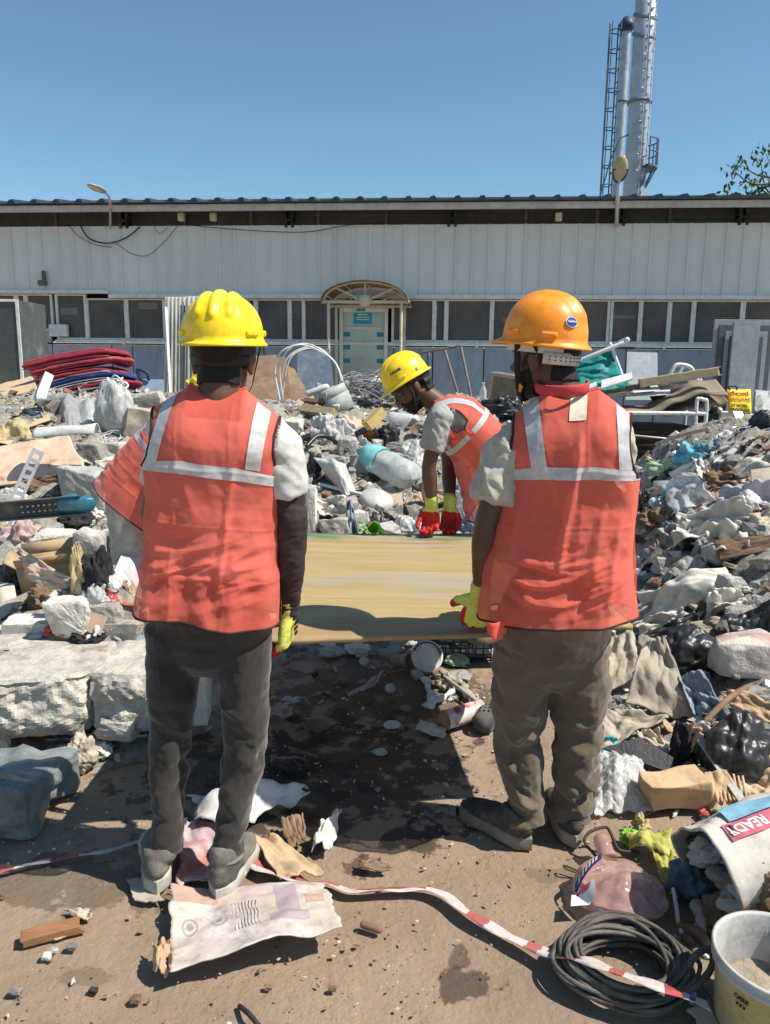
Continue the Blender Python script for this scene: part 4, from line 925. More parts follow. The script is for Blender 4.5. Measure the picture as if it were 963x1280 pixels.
# worker 2: right, back to us, orange helmet
def worker_right():
 Y=2.28;heL=at_z(660,1060,.004);heR=at_z(718,1057,.004)
 J=dict(head=at_y(682,446,Y+.05),neck=at_y(703,492,Y+.02),shL=at_y(638,556,Y+.03),shR=at_y(748,552,Y+.12),elL=at_y(607,655,Y-.02),wrL=at_y(601,742,Y+.05),elR=at_y(770,640,Y+.22),wrR=at_y(735,745,Y+.32),hpL=at_y(653,812,Y+.02),hpR=at_y(726,812,Y+.03),knL=at_y(648,925,Y+.06),knR=at_y(722,925,Y+.06))
 J['hip']=(J['hpL']+J['hpR'])/2+V3(0,0,.06)
 J['anL']=heL+V3(-.005,.055,.085);J['anR']=heR+V3(.0,.055,.085)
 J['heL'],J['heR']=heL,heR;J['toeL']=heL+V3(-.185,.205,0);J['toeR']=heR+V3(-.02,.27,0)
 e=empty('person',V3(J['hip'][0],J['hip'][1],0),'right worker seen from behind in orange helmet, coral vest and olive trousers, head turned left','person','demolition workers in helmets')
 HERO.append(('right worker',(heL+heR)/2));P2.update(J)
 hd=unit(V3(-.75,.66,-.04));hu=V3(.0,.02,1)
 body,V,F,N,loc,W,ax=build_body(e,J,M_skin,hd,hu)
 x,y,z=loc.T
 ear=(np.abs(x)>.069)&(z<.028)&(z>-.06)&(y>-.038)&(y<.03)
 hair=(((z>-.02)&(y<-.012))|((z>.02)&(y<.05))|((z>-.075)&(y<-.045)))&~ear&(z<.12)&(np.abs(x)<.085)&(y<.09)
 shell(body,'hair',M_hair,V,F,N,hair,.0018,3,.002)
 beard=(z<-.045+.35*np.clip(.06-y,0,.06))&(z>-.125)&(y>.012)&(np.abs(x)>.0)&~((np.abs(x)<.022)&(z>-.085))&(np.abs(x)<.07)
 shell(body,'beard',M_hair,V,F,N,beard,.001,5,.002)
 for s in(-1,1):mk('eye',*ellipsoid(W(s*.031,.077,.004),np.diag([.012,.012,.010])),M_eye,body)
 hc=W(0,.004,.052)
 hel,HW,surf,hx=helmet(e,hc,unit(V3(-.75,.66,.10)),V3(.05,-.03,1),M_hatO,1,.036,1.02,.006)
 band(hel,'headband',M_band,HW,hx[3],hx[4],-.040,.0,R_(-150),R_(150),k=.86)
 band(hel,'nape_strap',M_band,HW,hx[3],hx[4],-.068,-.034,R_(-242),R_(-118),k=.88,nm=1)
 holes=[]
 for k in range(9):
  for zz in(-.046,-.056):
   t=R_(-128-9*k);holes.append(ellipsoid(HW(hx[3]*.905*math.sin(t),hx[4]*.905*math.cos(t),zz),np.diag([.0022,.0022,.0022]),8,6))
 mk('nape_strap_holes',*join(holes),M_strap,hel)
 mk('chin_strap',*ribbon([HW(-.098,.030,-.012),W(-.080,.046,-.02),W(-.070,.050,-.055),W(-.052,.058,-.095),W(-.01,.075,-.122),W(.02,.07,-.118)],.019,V3(-.6,-.7,0)),M_strap,hel,solid=.003)
 mk('chin_strap',*ribbon([HW(-.100,-.03,-.02),W(-.090,-.02,.01),W(-.086,.012,.0),W(-.078,.03,-.03)],.010,V3(-.7,-.7,0)),M_strap,hel,solid=.003)
 V_,F_=ribbon([W(-.066,.040,-.082),W(-.050,.058,-.098)],.016,V3(-.6,-.7,0),10);mk('buckle',V_,F_,M_hatO,hel,solid=.003)
 c0=surf(R_(-152),.40);nr=unit(c0-(hc+hx[2]*.02));Fr=frame(nr,np.cross(hx[2],nr));ob=HW(0,0,0)
 def em(u_,v_,o=.002):
  p=c0+Fr[:,0]*u_+Fr[:,1]*v_;q=p-ob;l=np.array([q@hx[0]/hx[3],q@hx[1]/hx[4],q@hx[2]/hx[5]]);nn=(np.abs(l)**2.25).sum()**(1/2.25)
  return ob+q/nn+nr*o
 t=np.linspace(0,2*math.pi,32,endpoint=False)
 def disc(k,o):return np.array([em(0,0,o)]+[em(.0185*k*math.cos(a),.0155*k*math.sin(a),o)for a in t]),[(0,1+i,1+(i+1)%32)for i in range(32)]
 d1=disc(1.0,.0026);eb=mk('emblem',d1[0],d1[1],mat('white_decal',(.75,.75,.78),.4,.05),hel);d2=disc(.88,.0034);mk('emblem_field',d2[0],d2[1],mat('blue_decal',(.03,.06,.42),.4,.05),eb)
 sw=[em(-.013+.026*i/30,.0035*math.sin(i*1.1)*(1-.3*i/30),.0046)for i in range(31)]
 mk('emblem_script',*tube(sw,.0011,5),MATS['white_decal'],eb)
 T=Torso(at_y(696,767,Y+.0),J['neck']+V3(0,0,.012),R_(-14))
 pr=dict(zs=T.L-.075,xs=.172,p=2.5,roll=.16,neckdrop=(.012,.09),seed=8,skew=-1.5,crv=.20,fv=.024,fh=.017,fn=.0034,fd=.006,a=([0,.2,.45,.65,.85,1],[.236,.222,.208,.203,.205,.205]),b=(([0,.25,.5,.75,.9,1],[.155,.135,.122,.125,.110,.09]),([0,.3,.6,1],[.15,.14,.13,.09])),yc=([0,.5,1],[.012,.0,.015]),xc=([0,.4,.6,1],[0,.008,.024,.030]),arm=([0,.58,.64,.70,.78,.90,1],[.35,.35,.190,.176,.166,.162,.166]),vpit=.58,hem=([-.25,-.08,.08,.16,.25],[-.008,-.004,.004,.010,.02]),tapebend=([-1,-.3,.3,1],[-.004,.0,.002,-.004]),pleat=[(.015,.011,.016,.18,.86),(-.055,.03,-.009,.1,.8),(.11,.012,.007,.02,.6),(-.13,.010,.007,.02,.55),(.165,.012,.009,.02,.5)])
 vest(e,T,pr,[(-.118,-.078,.043),(.140,.158,.036)],.655,lab=(-.005,.042,.885,.99))
 V_,F_=tube([T.W([.072*math.sin(a)*1.02],[.03+.066*math.cos(a)],[T.L+.008-.012*math.cos(a)])[0]for a in np.linspace(-2.0,2.0,24)],[(.015,.004)]*24,10,ref=(0,0,1));mk('collar',V_,F_,mat('red_collar',(.55,.06,.07),.8,.1,20,.1,200),e)
 shirt(e,M_shirtB,T,pr,J,dict(L=.18,R=.18),(.074,.066),.16,1.5,15,k=.90)
 trousers(e,M_trB,J,(.097,.095,.087,.078,.071),.17,1.9,6)
 d=unit(V3(-.16,.22,-1));n=unit(V3(.35,.95,.15));s=unit(np.cross(d,n));s=s if s[0]<0 else-s
 make_glove(e,J['wrL']+V3(0,0,-.004),d,n,s,(40,60,40),[J['wrL']+(J['elL']-J['wrL'])*.10],lambda a,b,c:(b>.008)|((c>.030)&(a>.05)),6,thumb=(.5,.85,.12))
 dl=unit(V3(-.5,.6,-.8));nl=unit(V3(-.7,-.5,.0));sl_=unit(np.cross(dl,nl))
 make_glove(e,J['wrR'],dl,nl,-sl_,(30,50,40),[J['wrR']+(J['elR']-J['wrR'])*.2],lambda a,b,c:b>.004,7)
 make_shoe(e,J['heL'],J['toeL'],J['anL'],M_bootB,M_soleB,3);make_shoe(e,J['heR'],J['toeR'],J['anR'],M_bootB,M_soleB,4)
 p=at_y(623,786,Y-.12);V_=np.array([p+V3(x_,.01*math.sin(x_*90),z_)for z_ in np.linspace(.02,-.035,6)for x_ in np.linspace(-.032+.012*(z_<-.02),.026-.01*(z_<-.02),8)])
 mk('vest_tail',V_,gridF(8,6),M_vest,e,solid=.002)
worker_right()
# workers bending beyond the board
def bent_worker(sgn,J,lab,m_shirt,m_tr,hd,hu,pr_seed,z0,short,beard=True,sl=.215,hat_text=None):
 e=empty('person',V3(J['hip'][0],J['hip'][1],z0),lab,'person','demolition workers in helmets');HERO.append((short,J['hip']))
 body,V,F,N,loc,W,ax=build_body(e,J,M_skin2,hd,hu,vox=.0055)
 x,y,z=loc.T
 ear=(np.abs(x)>.069)&(z<.028)&(z>-.06)&(y>-.038)&(y<.03)
 hair=(((z>-.02)&(y<-.012))|((z>.02)&(y<.05))|((z>-.06)&(y<-.045)))&~ear&(z<.12)&(np.abs(x)<.085)&(y<.09)
 shell(body,'hair',M_hair,V,F,N,hair,.006,3,.008)
 if beard:
  bd=(z<-.050+.5*np.clip(.05-y,0,.06))&(z>-.13)&(y>.008)&~((np.abs(x)<.020)&(z>-.082)&(z<-.055))&(np.abs(x)<.072)
  shell(body,'beard',M_hair,V,F,N,bd,.002,5,.003)
  ms=(np.abs(x)<.026)&(z<-.043)&(z>-.056)&(y>.08);shell(body,'moustache',M_hair,V,F,N,ms,.002,5,.002)
 for s in(-1,1):
  mk('eye',*ellipsoid(W(s*.031,.0765,.002),np.diag([.0095,.0095,.006])),M_eye,body)
  mk('eyebrow',*tube([W(s*.014,.094,.020),W(s*.033,.090,.026),W(s*.052,.074,.020)],.0045,7),M_hair,body)
 hc=W(0,.0,.055)
 hel,HW,surf,hx=helmet(e,hc,ax[1]+ax[2]*.04,ax[2],M_hatY,3 if pr_seed==31 else 1,.042,.98)
 band(hel,'headband',M_bandD,HW,hx[3],hx[4],-.040,-.001,R_(-160),R_(160),k=.86)
 band(hel,'nape_strap',M_bandD,HW,hx[3],hx[4],-.072,-.045,R_(120),R_(240),k=.90)
 s=-1 if sgn<0 else 1
 for s in(-1,1):mk('chin_strap',*ribbon([HW(s*.098,.035,-.012),W(s*.086,.030,-.02),W(s*.072,.040,-.06),W(s*.05,.052,-.095),W(s*.01,.062,-.124)],.012,ax[0]*s),M_strap,hel,solid=.003)
 if hat_text:
  sd=-1
  def fn(u_,v_):
   t=R_(-62)+u_/.125;zz=.42+v_/hx[5];q=(1-zz**2.25)**(1/2.25);return HW(hx[3]*1.012*q*math.sin(t)-.0015,hx[4]*1.012*q*math.cos(t),zz*hx[5]+.001)
  text_on(hel,hat_text,.021,M_print,lambda a_,b_:fn(-a_,b_),.0006)
 spine=unit(J['neck']-J['hip']);back=V3(0,0,1)-spine*spine[2]
 T=Torso(J['hip']-spine*.05,J['neck']+spine*.012,0,unit(back))
 pr=dict(zs=T.L-.06,xs=.165,p=2.4,roll=.14,neckdrop=(.014,.09),seed=pr_seed,skew=1.0,crv=.2,fv=.018,fh=.010,fn=.003,fd=.005,a=([0,.3,.55,.7,.85,1],[.212,.205,.202,.204,.2,.2]),b=(([0,.25,.5,.75,.9,1],[.14,.145,.145,.138,.115,.09]),([0,.12,.3,.5,.75,1],[.33,.30,.22,.16,.13,.10])),yc=([0,.5,1],[.0,.0,.0]),arm=([0,.68,.74,.80,.86,.92,1],[.35,.35,.199,.196,.192,.186,.170]),vpit=.68,hem=([-.2,0,.2],[.0,.0,.0]),tapebend=([-1,1],[0,0]))
 vest(e,T,pr,[(-.12,-.13,.042),(.12,.13,.042)],.60)
 prs=dict(pr);prs['b']=(pr['b'][0],([0,.5,1],[.12,.12,.09]))
 shirt(e,m_shirt,T,prs,J,dict(L=sl,R=sl),(.066,.062),.02,1.2,pr_seed+2,k=.92)
 trousers(e,m_tr,J,(.095,.090,.078,.068,.064),.15,1.3,pr_seed)
 for q in 'LR':
  d=unit(V3(sgn*.03,.0,-1));s_=unit(V3(sgn*.55,-.83,0))if q=='R' else unit(V3(sgn*.75,.3,0));n_=unit(np.cross(s_,d));n_=n_ if(n_[0]*sgn>0 or abs(n_[0])<.3)else-n_
  if q=='L':n_=unit(V3(sgn*.25,-.95,0));s_=unit(V3(sgn*.95,.2,0))
  else:n_=unit(V3(sgn*.3,-.9,0));s_=unit(V3(-sgn*.95,-.25,0))
  make_glove(e,J['wr'+q],d,n_,s_,(30,55,45),[J['wr'+q]+(J['el'+q]-J['wr'+q])*f_ for f_ in(.10,.2)],lambda a,b,c:(a>.028)&(b>-.4),pr_seed+ord(q),thumb=(.75,.55,.25))
 make_shoe(e,J['heL'],J['toeL'],J['anL'],M_bootB,M_soleB,3);make_shoe(e,J['heR'],J['toeR'],J['anR'],M_bootB,M_soleB,4)
 return e
def worker_middle():
 Y=3.96;z0=.14
 J=dict(head=at_y(515,484,Y+.02),neck=at_y(545,503,Y),shL=at_y(552,512,Y-.17),shR=at_y(557,513,Y+.17),elL=at_y(536,583,Y-.16),wrL=at_y(540,632,Y-.12),elR=at_y(561,585,Y+.14),wrR=at_y(563,632,Y-.04),hip=at_y(634,585,Y),hpL=at_y(637,600,Y-.09),hpR=at_y(637,598,Y+.09),knL=at_y(622,0,Y),knR=at_y(-6,0,Y))
 hx=J['hpL'][0];zt=J['hpL'][2]
 J['knL']=V3(hx-.02,Y-.11,z0+.50);J['knR']=V3(hx+.02,Y+.12,z0+.50);J['anL']=V3(hx+.03,Y-.13,z0+.11);J['anR']=V3(hx+.07,Y+.14,z0+.11)
 for q in 'LR':J['he'+q]=J['an'+q]+V3(.06,0,-.11);J['toe'+q]=J['he'+q]+V3(-.27,-.03,0)
 bent_worker(-1,J,'bearded worker in yellow helmet bending over the far edge of the board',M_shirtC,M_trA,unit(V3(-.80,-.20,-.52)),unit(V3(-.50,.02,.80)),31,z0,'bending bearded worker',True,.20,'KARAM')
worker_middle()
def worker_hidden():
 Y=3.95;z0=.16
 J=dict(head=at_y(259,500,Y-.1),neck=at_y(238,520,Y),shL=at_y(236,530,Y+.17),shR=at_y(228,532,Y-.17),elR=at_y(232,600,Y-.25),wrR=at_y(262,655,Y-.42),elL=at_y(240,595,Y+.05),wrL=at_y(285,640,Y-.2),hip=at_y(160,612,Y),hpL=at_y(158,630,Y+.09),hpR=at_y(158,632,Y-.09))
 hx=J['hpL'][0]
 J['knL']=V3(hx+.05,Y+.12,z0+.42);J['knR']=V3(hx+.05,Y-.11,z0+.42);J['anL']=V3(hx-.02,Y+.14,z0+.11);J['anR']=V3(hx-.04,Y-.13,z0+.11)
 for q in 'LR':J['he'+q]=J['an'+q]+V3(-.06,0,-.11);J['toe'+q]=J['he'+q]+V3(.27,-.03,0)
 bent_worker(1,J,'stooping worker in cream trousers half hidden behind the left worker',M_shirtA,M_trC,unit(V3(.80,-.25,-.45)),unit(V3(.45,.02,.85)),47,z0,'half hidden stooping worker',False,.22)
worker_hidden()
# debris shapes
def chunk(seed,dims,sub=3,rough=.05,n=13,cubic=.5):
 "broken lump: hull of random points, subdivided and roughened; base at z=0"
 r=np.random.default_rng(seed);pts=r.uniform(-1,1,(n,3));pts=pts*(1-cubic)/(np.linalg.norm(pts,axis=1)[:,None]+.2)+pts*cubic
 corners=np.array([(x,y,z)for x in(-1,1)for y in(-1,1)for z in(-1,1)],float)*r.uniform(.55,1.0,(8,3));pts=np.concatenate([pts,corners*(.5+.5*cubic)])
 bm=bmesh.new();[bm.verts.new(p)for p in pts];bmesh.ops.convex_hull(bm,input=bm.verts[:]);bmesh.ops.delete(bm,geom=[v for v in bm.verts if not v.link_faces],context='VERTS')
 bmesh.ops.bevel(bm,geom=bm.edges[:],offset=.03,segments=1,affect='EDGES')
 bmesh.ops.triangulate(bm,faces=bm.faces[:]);bmesh.ops.subdivide_edges(bm,edges=bm.edges[:],cuts=sub,use_grid_fill=True);bmesh.ops.triangulate(bm,faces=bm.faces[:]);bm.verts.index_update()
 V=np.array([v.co[:]for v in bm.verts]);F=np.array([[v.index for v in f.verts]for f in bm.faces]);bm.free()
 V/=np.abs(V).max(0);N=vnormals(V,F);V=V+N*(fbm(V*2.2,seed,5)*rough*.8+crease(V*1.6,seed+5,8)*rough*.9)[:,None]
 V=V*(np.asarray(dims)/2);V[:,2]-=V[:,2].min();return V,F
def sheet(seed,w,h,crumple=.04,nx=34,ny=34,curl=0.0,torn=.06,freq=3.0,sharp=.6):
 "loose sheet lying about z=0 with creases, bent corners, torn outline"
 u,v=np.meshgrid(np.linspace(-1,1,nx),np.linspace(-1,1,ny));u,v=u.ravel(),v.ravel()
 P=np.stack([u*freq*.5,v*freq*.5,np.full_like(u,seed*1.7)],1)
 ex=1+torn*(fbm(np.stack([v*2.5,np.sign(u)*3,np.full_like(u,seed)],1),3,3));ey=1+torn*(fbm(np.stack([u*2.5,np.sign(v)*3,np.full_like(u,seed+9)],1),4,3))
 z=crumple*(1.1*crease(P[:,:2]*.9,seed)+.35*fbm(P,seed+2,3))+curl*(u**2*np.sin(seed)+v**2*np.cos(seed*1.3))
 return np.stack([u*w/2*ex,v*h/2*ey,z],1),gridF(nx,ny)
def bag(seed,dims,n=48,m=30,cr=.22,sag=.5,fq=2.3):
 "crumpled stuffed bag / wad of film or cloth"
 th=np.arange(n)*2*math.pi/n;ph=np.linspace(.03,math.pi-.03,m);A,B=np.meshgrid(th,ph);A,B=A.ravel(),B.ravel()
 D=np.stack([np.sin(B)*np.cos(A),np.sin(B)*np.sin(A),np.cos(B)],1)
 r=1+cr*1.0*crease(D*fq,seed,10,1.32)+cr*.8*fbm(D*1.3,seed+4,3)
 V=D*r[:,None];V[:,2]=np.where(V[:,2]<0,V[:,2]*sag,V[:,2])
 V=V*(np.asarray(dims)/2);V[:,2]-=V[:,2].min()
 F=[tuple(q)[::-1]for q in gridF(n,m,True)]+[tuple(range(n)),tuple((m-1)*n+i for i in range(n))[::-1]]
 return V,F
def sbox(size,seed,amp,cuts=10,f=6,bev=.006):
 "battered box"
 V,F=box((0,0,0),size,None,bev);bm=bmesh.new();q=[bm.verts.new(v)for v in V];[bm.faces.new([q[i]for i in g])for g in F];bmesh.ops.subdivide_edges(bm,edges=[e for e in bm.edges if e.calc_length()>bev*4],cuts=cuts,use_grid_fill=True);bm.verts.index_update()
 V=np.array([v.co[:]for v in bm.verts]);F=[tuple(v.index for v in g.verts)for g in bm.faces];bm.free()
 D=np.stack([crease(V*f,seed+3*k,6)for k in range(3)],1)*amp+np.stack([fbm(V*f*.7,seed+k,2)for k in range(3)],1)*amp;V=V+D;V[:,2]-=V[:,2].min();return V,F
def dented(VF,seed,amp,freq=6):
 V,F=VF;return V+np.stack([fbm(V*freq,seed+k,2)for k in range(3)],1)*amp,F
def bottle(L=.25,r=.04,seed=0,dent=.006):
 return dented(lathe([(r*.6,0),(r*.95,.004),(r,.02),(r,L*.2),(r*.93,L*.24),(r,L*.28),(r,L*.58),(r*.9,L*.68),(r*.42,L*.84),(r*.34,L*.88),(r*.34,L*.93),(r*.42,L*.935),(r*.42,L)],18,cap1=True),seed,dent,14)
def plank(L,w,t,seed,bend=.01):
 V,F=box((0,0,0),(L,w,t),None,min(t,w)*.12);
 bm=bmesh.new();[bm.verts.new(v)for v in V];bm.verts.ensure_lookup_table();[bm.faces.new([bm.verts[i]for i in f])for f in F]
 ed=[e for e in bm.edges if abs((e.verts[0].co-e.verts[1].co).x)>L*.5];bmesh.ops.subdivide_edges(bm,edges=ed,cuts=14,use_grid_fill=True);bm.verts.index_update()
 V=np.array([v.co[:]for v in bm.verts]);F=[tuple(v.index for v in f.verts)for f in bm.faces];bm.free()
 e=np.abs(V[:,0])>L*.49;V[e,0]+=fbm(V[e]*V3(0,40,40)+seed,seed,2)*t*.8
 V[:,2]+=bend*np.cos(V[:,0]/L*math.pi)+fbm(V*V3(3,0,0)+seed,seed,2)*t*.15;return V,F
def carton(w,d,h,seed,flap=True,open_top=True):
 "open corrugated carton of thin walls and bent flaps"
 t=.005;P=[box((0,0,t/2),(w,d,t)),box((0,-d/2,h/2),(w,t,h)),box((0,d/2,h/2),(w,t,h)),box((-w/2,0,h/2),(t,d-t*2,h)),box((w/2,0,h/2),(t,d-t*2,h))]
 r=random.Random(seed)
 if flap:
  for ax,sg in(('y',-1),('y',1),('x',-1),('x',1)):
   a=R_(r.uniform(-40,70));l=min(w,d)*.42
   if ax=='y':R=rotm(sg*-a,0,0);P.append((box((0,0,l/2),(w*.98,t,l))[0]@R.T+V3(0,sg*d/2,h),box((0,0,0),(1,1,1))[1]))
   else:R=rotm(0,sg*a,0);P.append((box((0,0,l/2),(t,d*.95,l))[0]@R.T+V3(sg*w/2,0,h),box((0,0,0),(1,1,1))[1]))
 return dented(join(P),seed,min(w,h)*.03,5/max(w,h))
def tangle(seed,R=.2,turns=10,flat=.6,n=160):
 r=np.random.default_rng(seed);t=np.linspace(0,turns*2*math.pi,n);k=np.stack([fbm(np.stack([t*.25,t*0+3*i,t*0+seed],1),seed+i,3)for i in range(3)],1)
 return np.stack([R*(.55+.5*k[:,0])*np.cos(t)+R*.5*k[:,1],R*(.55+.5*k[:,1])*np.sin(t)+R*.5*k[:,2],flat*R*(.6+k[:,2]+.3*np.sin(t*1.7))],1)
def dist(p):return float((np.asarray(p)-CAM)@_f)
def pxm(p):return dist(p)/FPX
def G(px,py):return hit(px,py)
def bb(x0,y0,x1,y1,dk=.8,Y=None):
 "pixel box -> centre of base on the heap, width, depth, height"
 b=hit((x0+x1)/2,y1);
 if Y is not None:b=at_y((x0+x1)/2,y1,Y)
 s=pxm(b);w=(x1-x0)*s;h=(y1-y0)*s;d=w*dk
 return b+V3(0,d*.35,0),w,d,max(.02,h*.92)
def hero(name,VF,m,label,cat,short,parent=None,solid=0,smooth=True,group=None,fm=None):
 return mk(name,VF[0],VF[1],m,parent,label,None if parent else cat,group,smooth=smooth,solid=solid,short=None if parent else short,fm=fm)
def rock(x0,y0,x1,y1,seed,m,label,short,dk=.8,rough=.05,name='concrete_chunk',cat='concrete chunk',sink=.15,rz=None,cubic=.5,Y=None,tilt=0,sub=4):
 p,w,d,h=bb(x0,y0,x1,y1,dk,Y);V,F=chunk(seed,(w*1.06,d,h*(1+sink)),sub,rough,cubic=cubic)
 V=V@rotm(R_(tilt),0,0).T;return hero(name,(V+p-V3(0,0,h*sink),F),m,label,cat,short,smooth=False)
def wad(x0,y0,x1,y1,seed,m,label,short,name,cat,dk=.8,cr=.22,sag=.6,sink=.1,n=88,fq=2.3):
 p,w,d,h=bb(x0,y0,x1,y1,dk);V,F=bag(seed,(w,d,h*(1+sink)/.8),n,int(n*.65),cr,sag,fq);return hero(name,(V+p-V3(0,0,h*sink),F),m,label,cat,short)
def panel(corners,m,label,cat,name,short,k=.45,crumple=.0,n=40,thick=.006,lift=.03,seed=1,torn=.0,sharp=.6,freq=3,Y=None,smooth=None,ruck=0,parent=None):
 "four pixel corners TL, TR, BR, BL; lower edge rests on the heap, k = how far the sheet leans back onto it (1 = draped)"
 hs=[hit(*c)for c in corners];y0=min(h[1]for h in hs)if Y is None else Y
 P=[at_y(c[0],c[1],y0+k*(h[1]-y0))if Y is None else at_y(c[0],c[1],Y+k*i)for(c,h,i)in zip(corners,hs,(1,1,0,0))]
 P=[p+unit(CAM-p)*lift for p in P]
 u,v=np.meshgrid(np.linspace(0,1,n),np.linspace(0,1,n));u,v=u.ravel(),v.ravel()
 uu,vv=u.copy(),v.copy()
 if torn:
  uu=u+torn*fbm(np.stack([v*4,np.round(u)*5,np.full_like(u,seed)],1),seed,3)*np.abs(u-.5)*2;vv=v+torn*fbm(np.stack([u*4,np.round(v)*5,np.full_like(u,seed+5)],1),seed,3)*np.abs(v-.5)*2
 V=np.outer((1-uu)*(1-vv),P[0])+np.outer(uu*(1-vv),P[1])+np.outer(uu*vv,P[2])+np.outer((1-uu)*vv,P[3])
 N=unit(np.cross(P[1]-P[0],P[3]-P[0]));N=N if N@(CAM-P[0])>0 else-N
 if crumple:
  Q=np.stack([u*freq,v*freq,np.full_like(u,seed*2.3)],1);V=V+np.outer(crumple*(.9*crease(Q[:,:2]*.75,seed)+.35*fbm(Q,seed+3,3)),N)
 if ruck:V=V+np.outer(ruck*np.sin(v*math.pi)*np.sin(u*math.pi),N)
 return hero(name,(V,gridF(n,n)),m,label,cat,short,parent,thick,smooth=(crumple>0 or ruck>0)if smooth is None else smooth)
def rod(pts,rad,m,label,cat,name,short,n=40,seg=10,parent=None,lift=.0,curve=True):
 P=[np.array(p)if len(p)==3 and not isinstance(p,tuple)else(hit(p[0],p[1])+V3(0,0,p[2]if len(p)>2 else 0))for p in pts]
 V,F=tube(smooth_path(P,n)if curve and len(P)>2 else P,rad,seg,round_ends=seg>4);return hero(name,(V,F),m,label,cat,short,parent,smooth=seg>4)
DU=(.50,.455,.39)
C_conc=mat('broken_concrete',(.44,.415,.375),.93,.3,4,.9,30,grime=.5,dust=.35,dustcol=(.60,.565,.50),dscale=3,stain=((.20,.185,.165),.60,5),hue=.12)
C_pale=mat('pale_plaster_rubble',(.60,.57,.515),.93,.22,4,.7,36,dust=.3,dustcol=(.70,.67,.60),dscale=4,hue=.12)
C_dark=mat('dark_gritty_concrete',(.235,.22,.20),.95,.35,7,1.0,40,dust=.3,dustcol=DU,dscale=4,hue=.15)
C_brick=mat('brick_rubble',(.34,.14,.085),.92,.25,6,.7,34,dust=.45,dustcol=DU,dscale=4,hue=.15)
C_card=mat('corrugated_card',(.47,.335,.205),.85,.12,5,.12,60,dust=.22,dustcol=(.56,.45,.34),dscale=4,hue=.16)
C_cardp=mat('pinkish_card',(.60,.43,.305),.85,.10,5,.12,60,dust=.25,dustcol=(.66,.53,.42),dscale=4,stain=((.42,.28,.19),.66,6))
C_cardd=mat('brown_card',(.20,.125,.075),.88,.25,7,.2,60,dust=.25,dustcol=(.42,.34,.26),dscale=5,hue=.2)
C_wood=mat('weathered_wood',(.40,.30,.185),.8,.2,5,.25,50,dust=.3,dustcol=DU,stretch=(.6,6,6),hue=.15)
C_wood2=mat('brown_wood',(.23,.145,.09),.8,.25,6,.25,50,dust=.25,dustcol=(.45,.38,.3),hue=.15)
C_white=mat('white_plastic_sheet',(.70,.69,.66),.45,.08,5,.1,40,dust=.32,dustcol=(.56,.53,.47),dscale=5,trans=.12,hue=.1)
C_sack=mat('dirty_white_woven_sack',(.66,.62,.54),.8,.1,5,.35,220,dust=.35,dustcol=(.50,.445,.37),dscale=4,trans=.08,hue=.08)
C_clear=mat('clear_dusty_film',(.74,.76,.76),.22,.08,6,.1,60,dust=.32,dustcol=(.60,.58,.54),dscale=6,trans=.2,alpha=.62,spec=.6,hue=.08)
C_grey=mat('grey_plastic',(.34,.345,.34),.5,.15,6,.08,50,dust=.32,dustcol=DU,dscale=5,hue=.25)
C_silver=mat('silver_grey_plastic',(.48,.48,.455),.32,.12,5,.08,30,dust=.3,dustcol=(.52,.49,.44),spec=.6,hue=.12)
C_black=mat('black_plastic_film',(.018,.018,.020),.38,.3,6,.12,60,dust=.18,dustcol=(.30,.28,.25),spec=.6)
C_blk2=mat('black_cloth',(.022,.022,.025),.9,.3,9,.2,120,dust=.22,dustcol=(.2,.19,.18))
C_tan=mat('tan_fibre_sheet',(.43,.37,.29),.85,.13,4,.15,60,dust=.3,dustcol=(.55,.49,.40),dscale=4,stain=((.27,.22,.165),.63,5),hue=.1)
C_cloth=mat('dusty_grey_cloth',(.38,.37,.36),.9,.15,6,.25,160,dust=.3,dustcol=DU,hue=.25)
C_lav=mat('lavender_cloth',(.44,.42,.48),.88,.12,6,.2,160,dust=.25,dustcol=(.55,.52,.52),hue=.15)
C_blue=mat('blue_grey_cloth',(.17,.21,.26),.88,.2,6,.2,160,dust=.25,dustcol=(.45,.45,.44),hue=.2)
C_aqua=mat('aqua_plastic',(.33,.72,.74),.3,.1,6,.08,40,dust=.22,dustcol=(.65,.70,.67),trans=.25,spec=.5)
C_cyan=mat('cyan_film',(.18,.62,.74),.35,.12,8,.1,60,dust=.2,dustcol=(.55,.68,.7),trans=.3,spec=.5)
C_green=mat('pale_green_film',(.42,.60,.36),.4,.14,8,.1,60,dust=.3,dustcol=(.60,.62,.5),trans=.3)
C_lime=mat('lime_green_plastic',(.30,.62,.10),.35,.1,8,.05,60,dust=.15,trans=.25)
C_yel=mat('yellow_film',(.50,.48,.12),.4,.12,8,.1,60,dust=.22,dustcol=(.55,.50,.3),trans=.2)
C_och=mat('ochre_cloth',(.46,.37,.20),.85,.14,6,.2,120,dust=.25,dustcol=(.6,.52,.38))
C_red=mat('faded_red_plastic',(.45,.075,.055),.55,.15,8,.1,60,dust=.25,dustcol=(.5,.36,.3),hue=.2)
C_pink=mat('pink_rag',(.46,.33,.32),.85,.14,8,.15,100,dust=.3,dustcol=(.55,.48,.45),hue=.15)
C_orange=mat('orange_plastic',(.62,.24,.09),.5,.14,8,.1,60,dust=.25,dustcol=(.55,.42,.32),hue=.2)
C_teal=mat('teal_tarpaulin',(.018,.26,.25),.5,.14,4,.1,40,dust=.12,dustcol=(.3,.42,.4),trans=.2)
C_steel=mat('dull_steel',(.40,.41,.42),.45,.15,8,.08,60,dust=.25,metal=.7)
C_wirew=mat('white_wire',(.62,.62,.60),.5,.1,10,0,dust=.2)
C_wireg=mat('grey_wire',(.28,.28,.28),.5,.2,10,0,dust=.2)
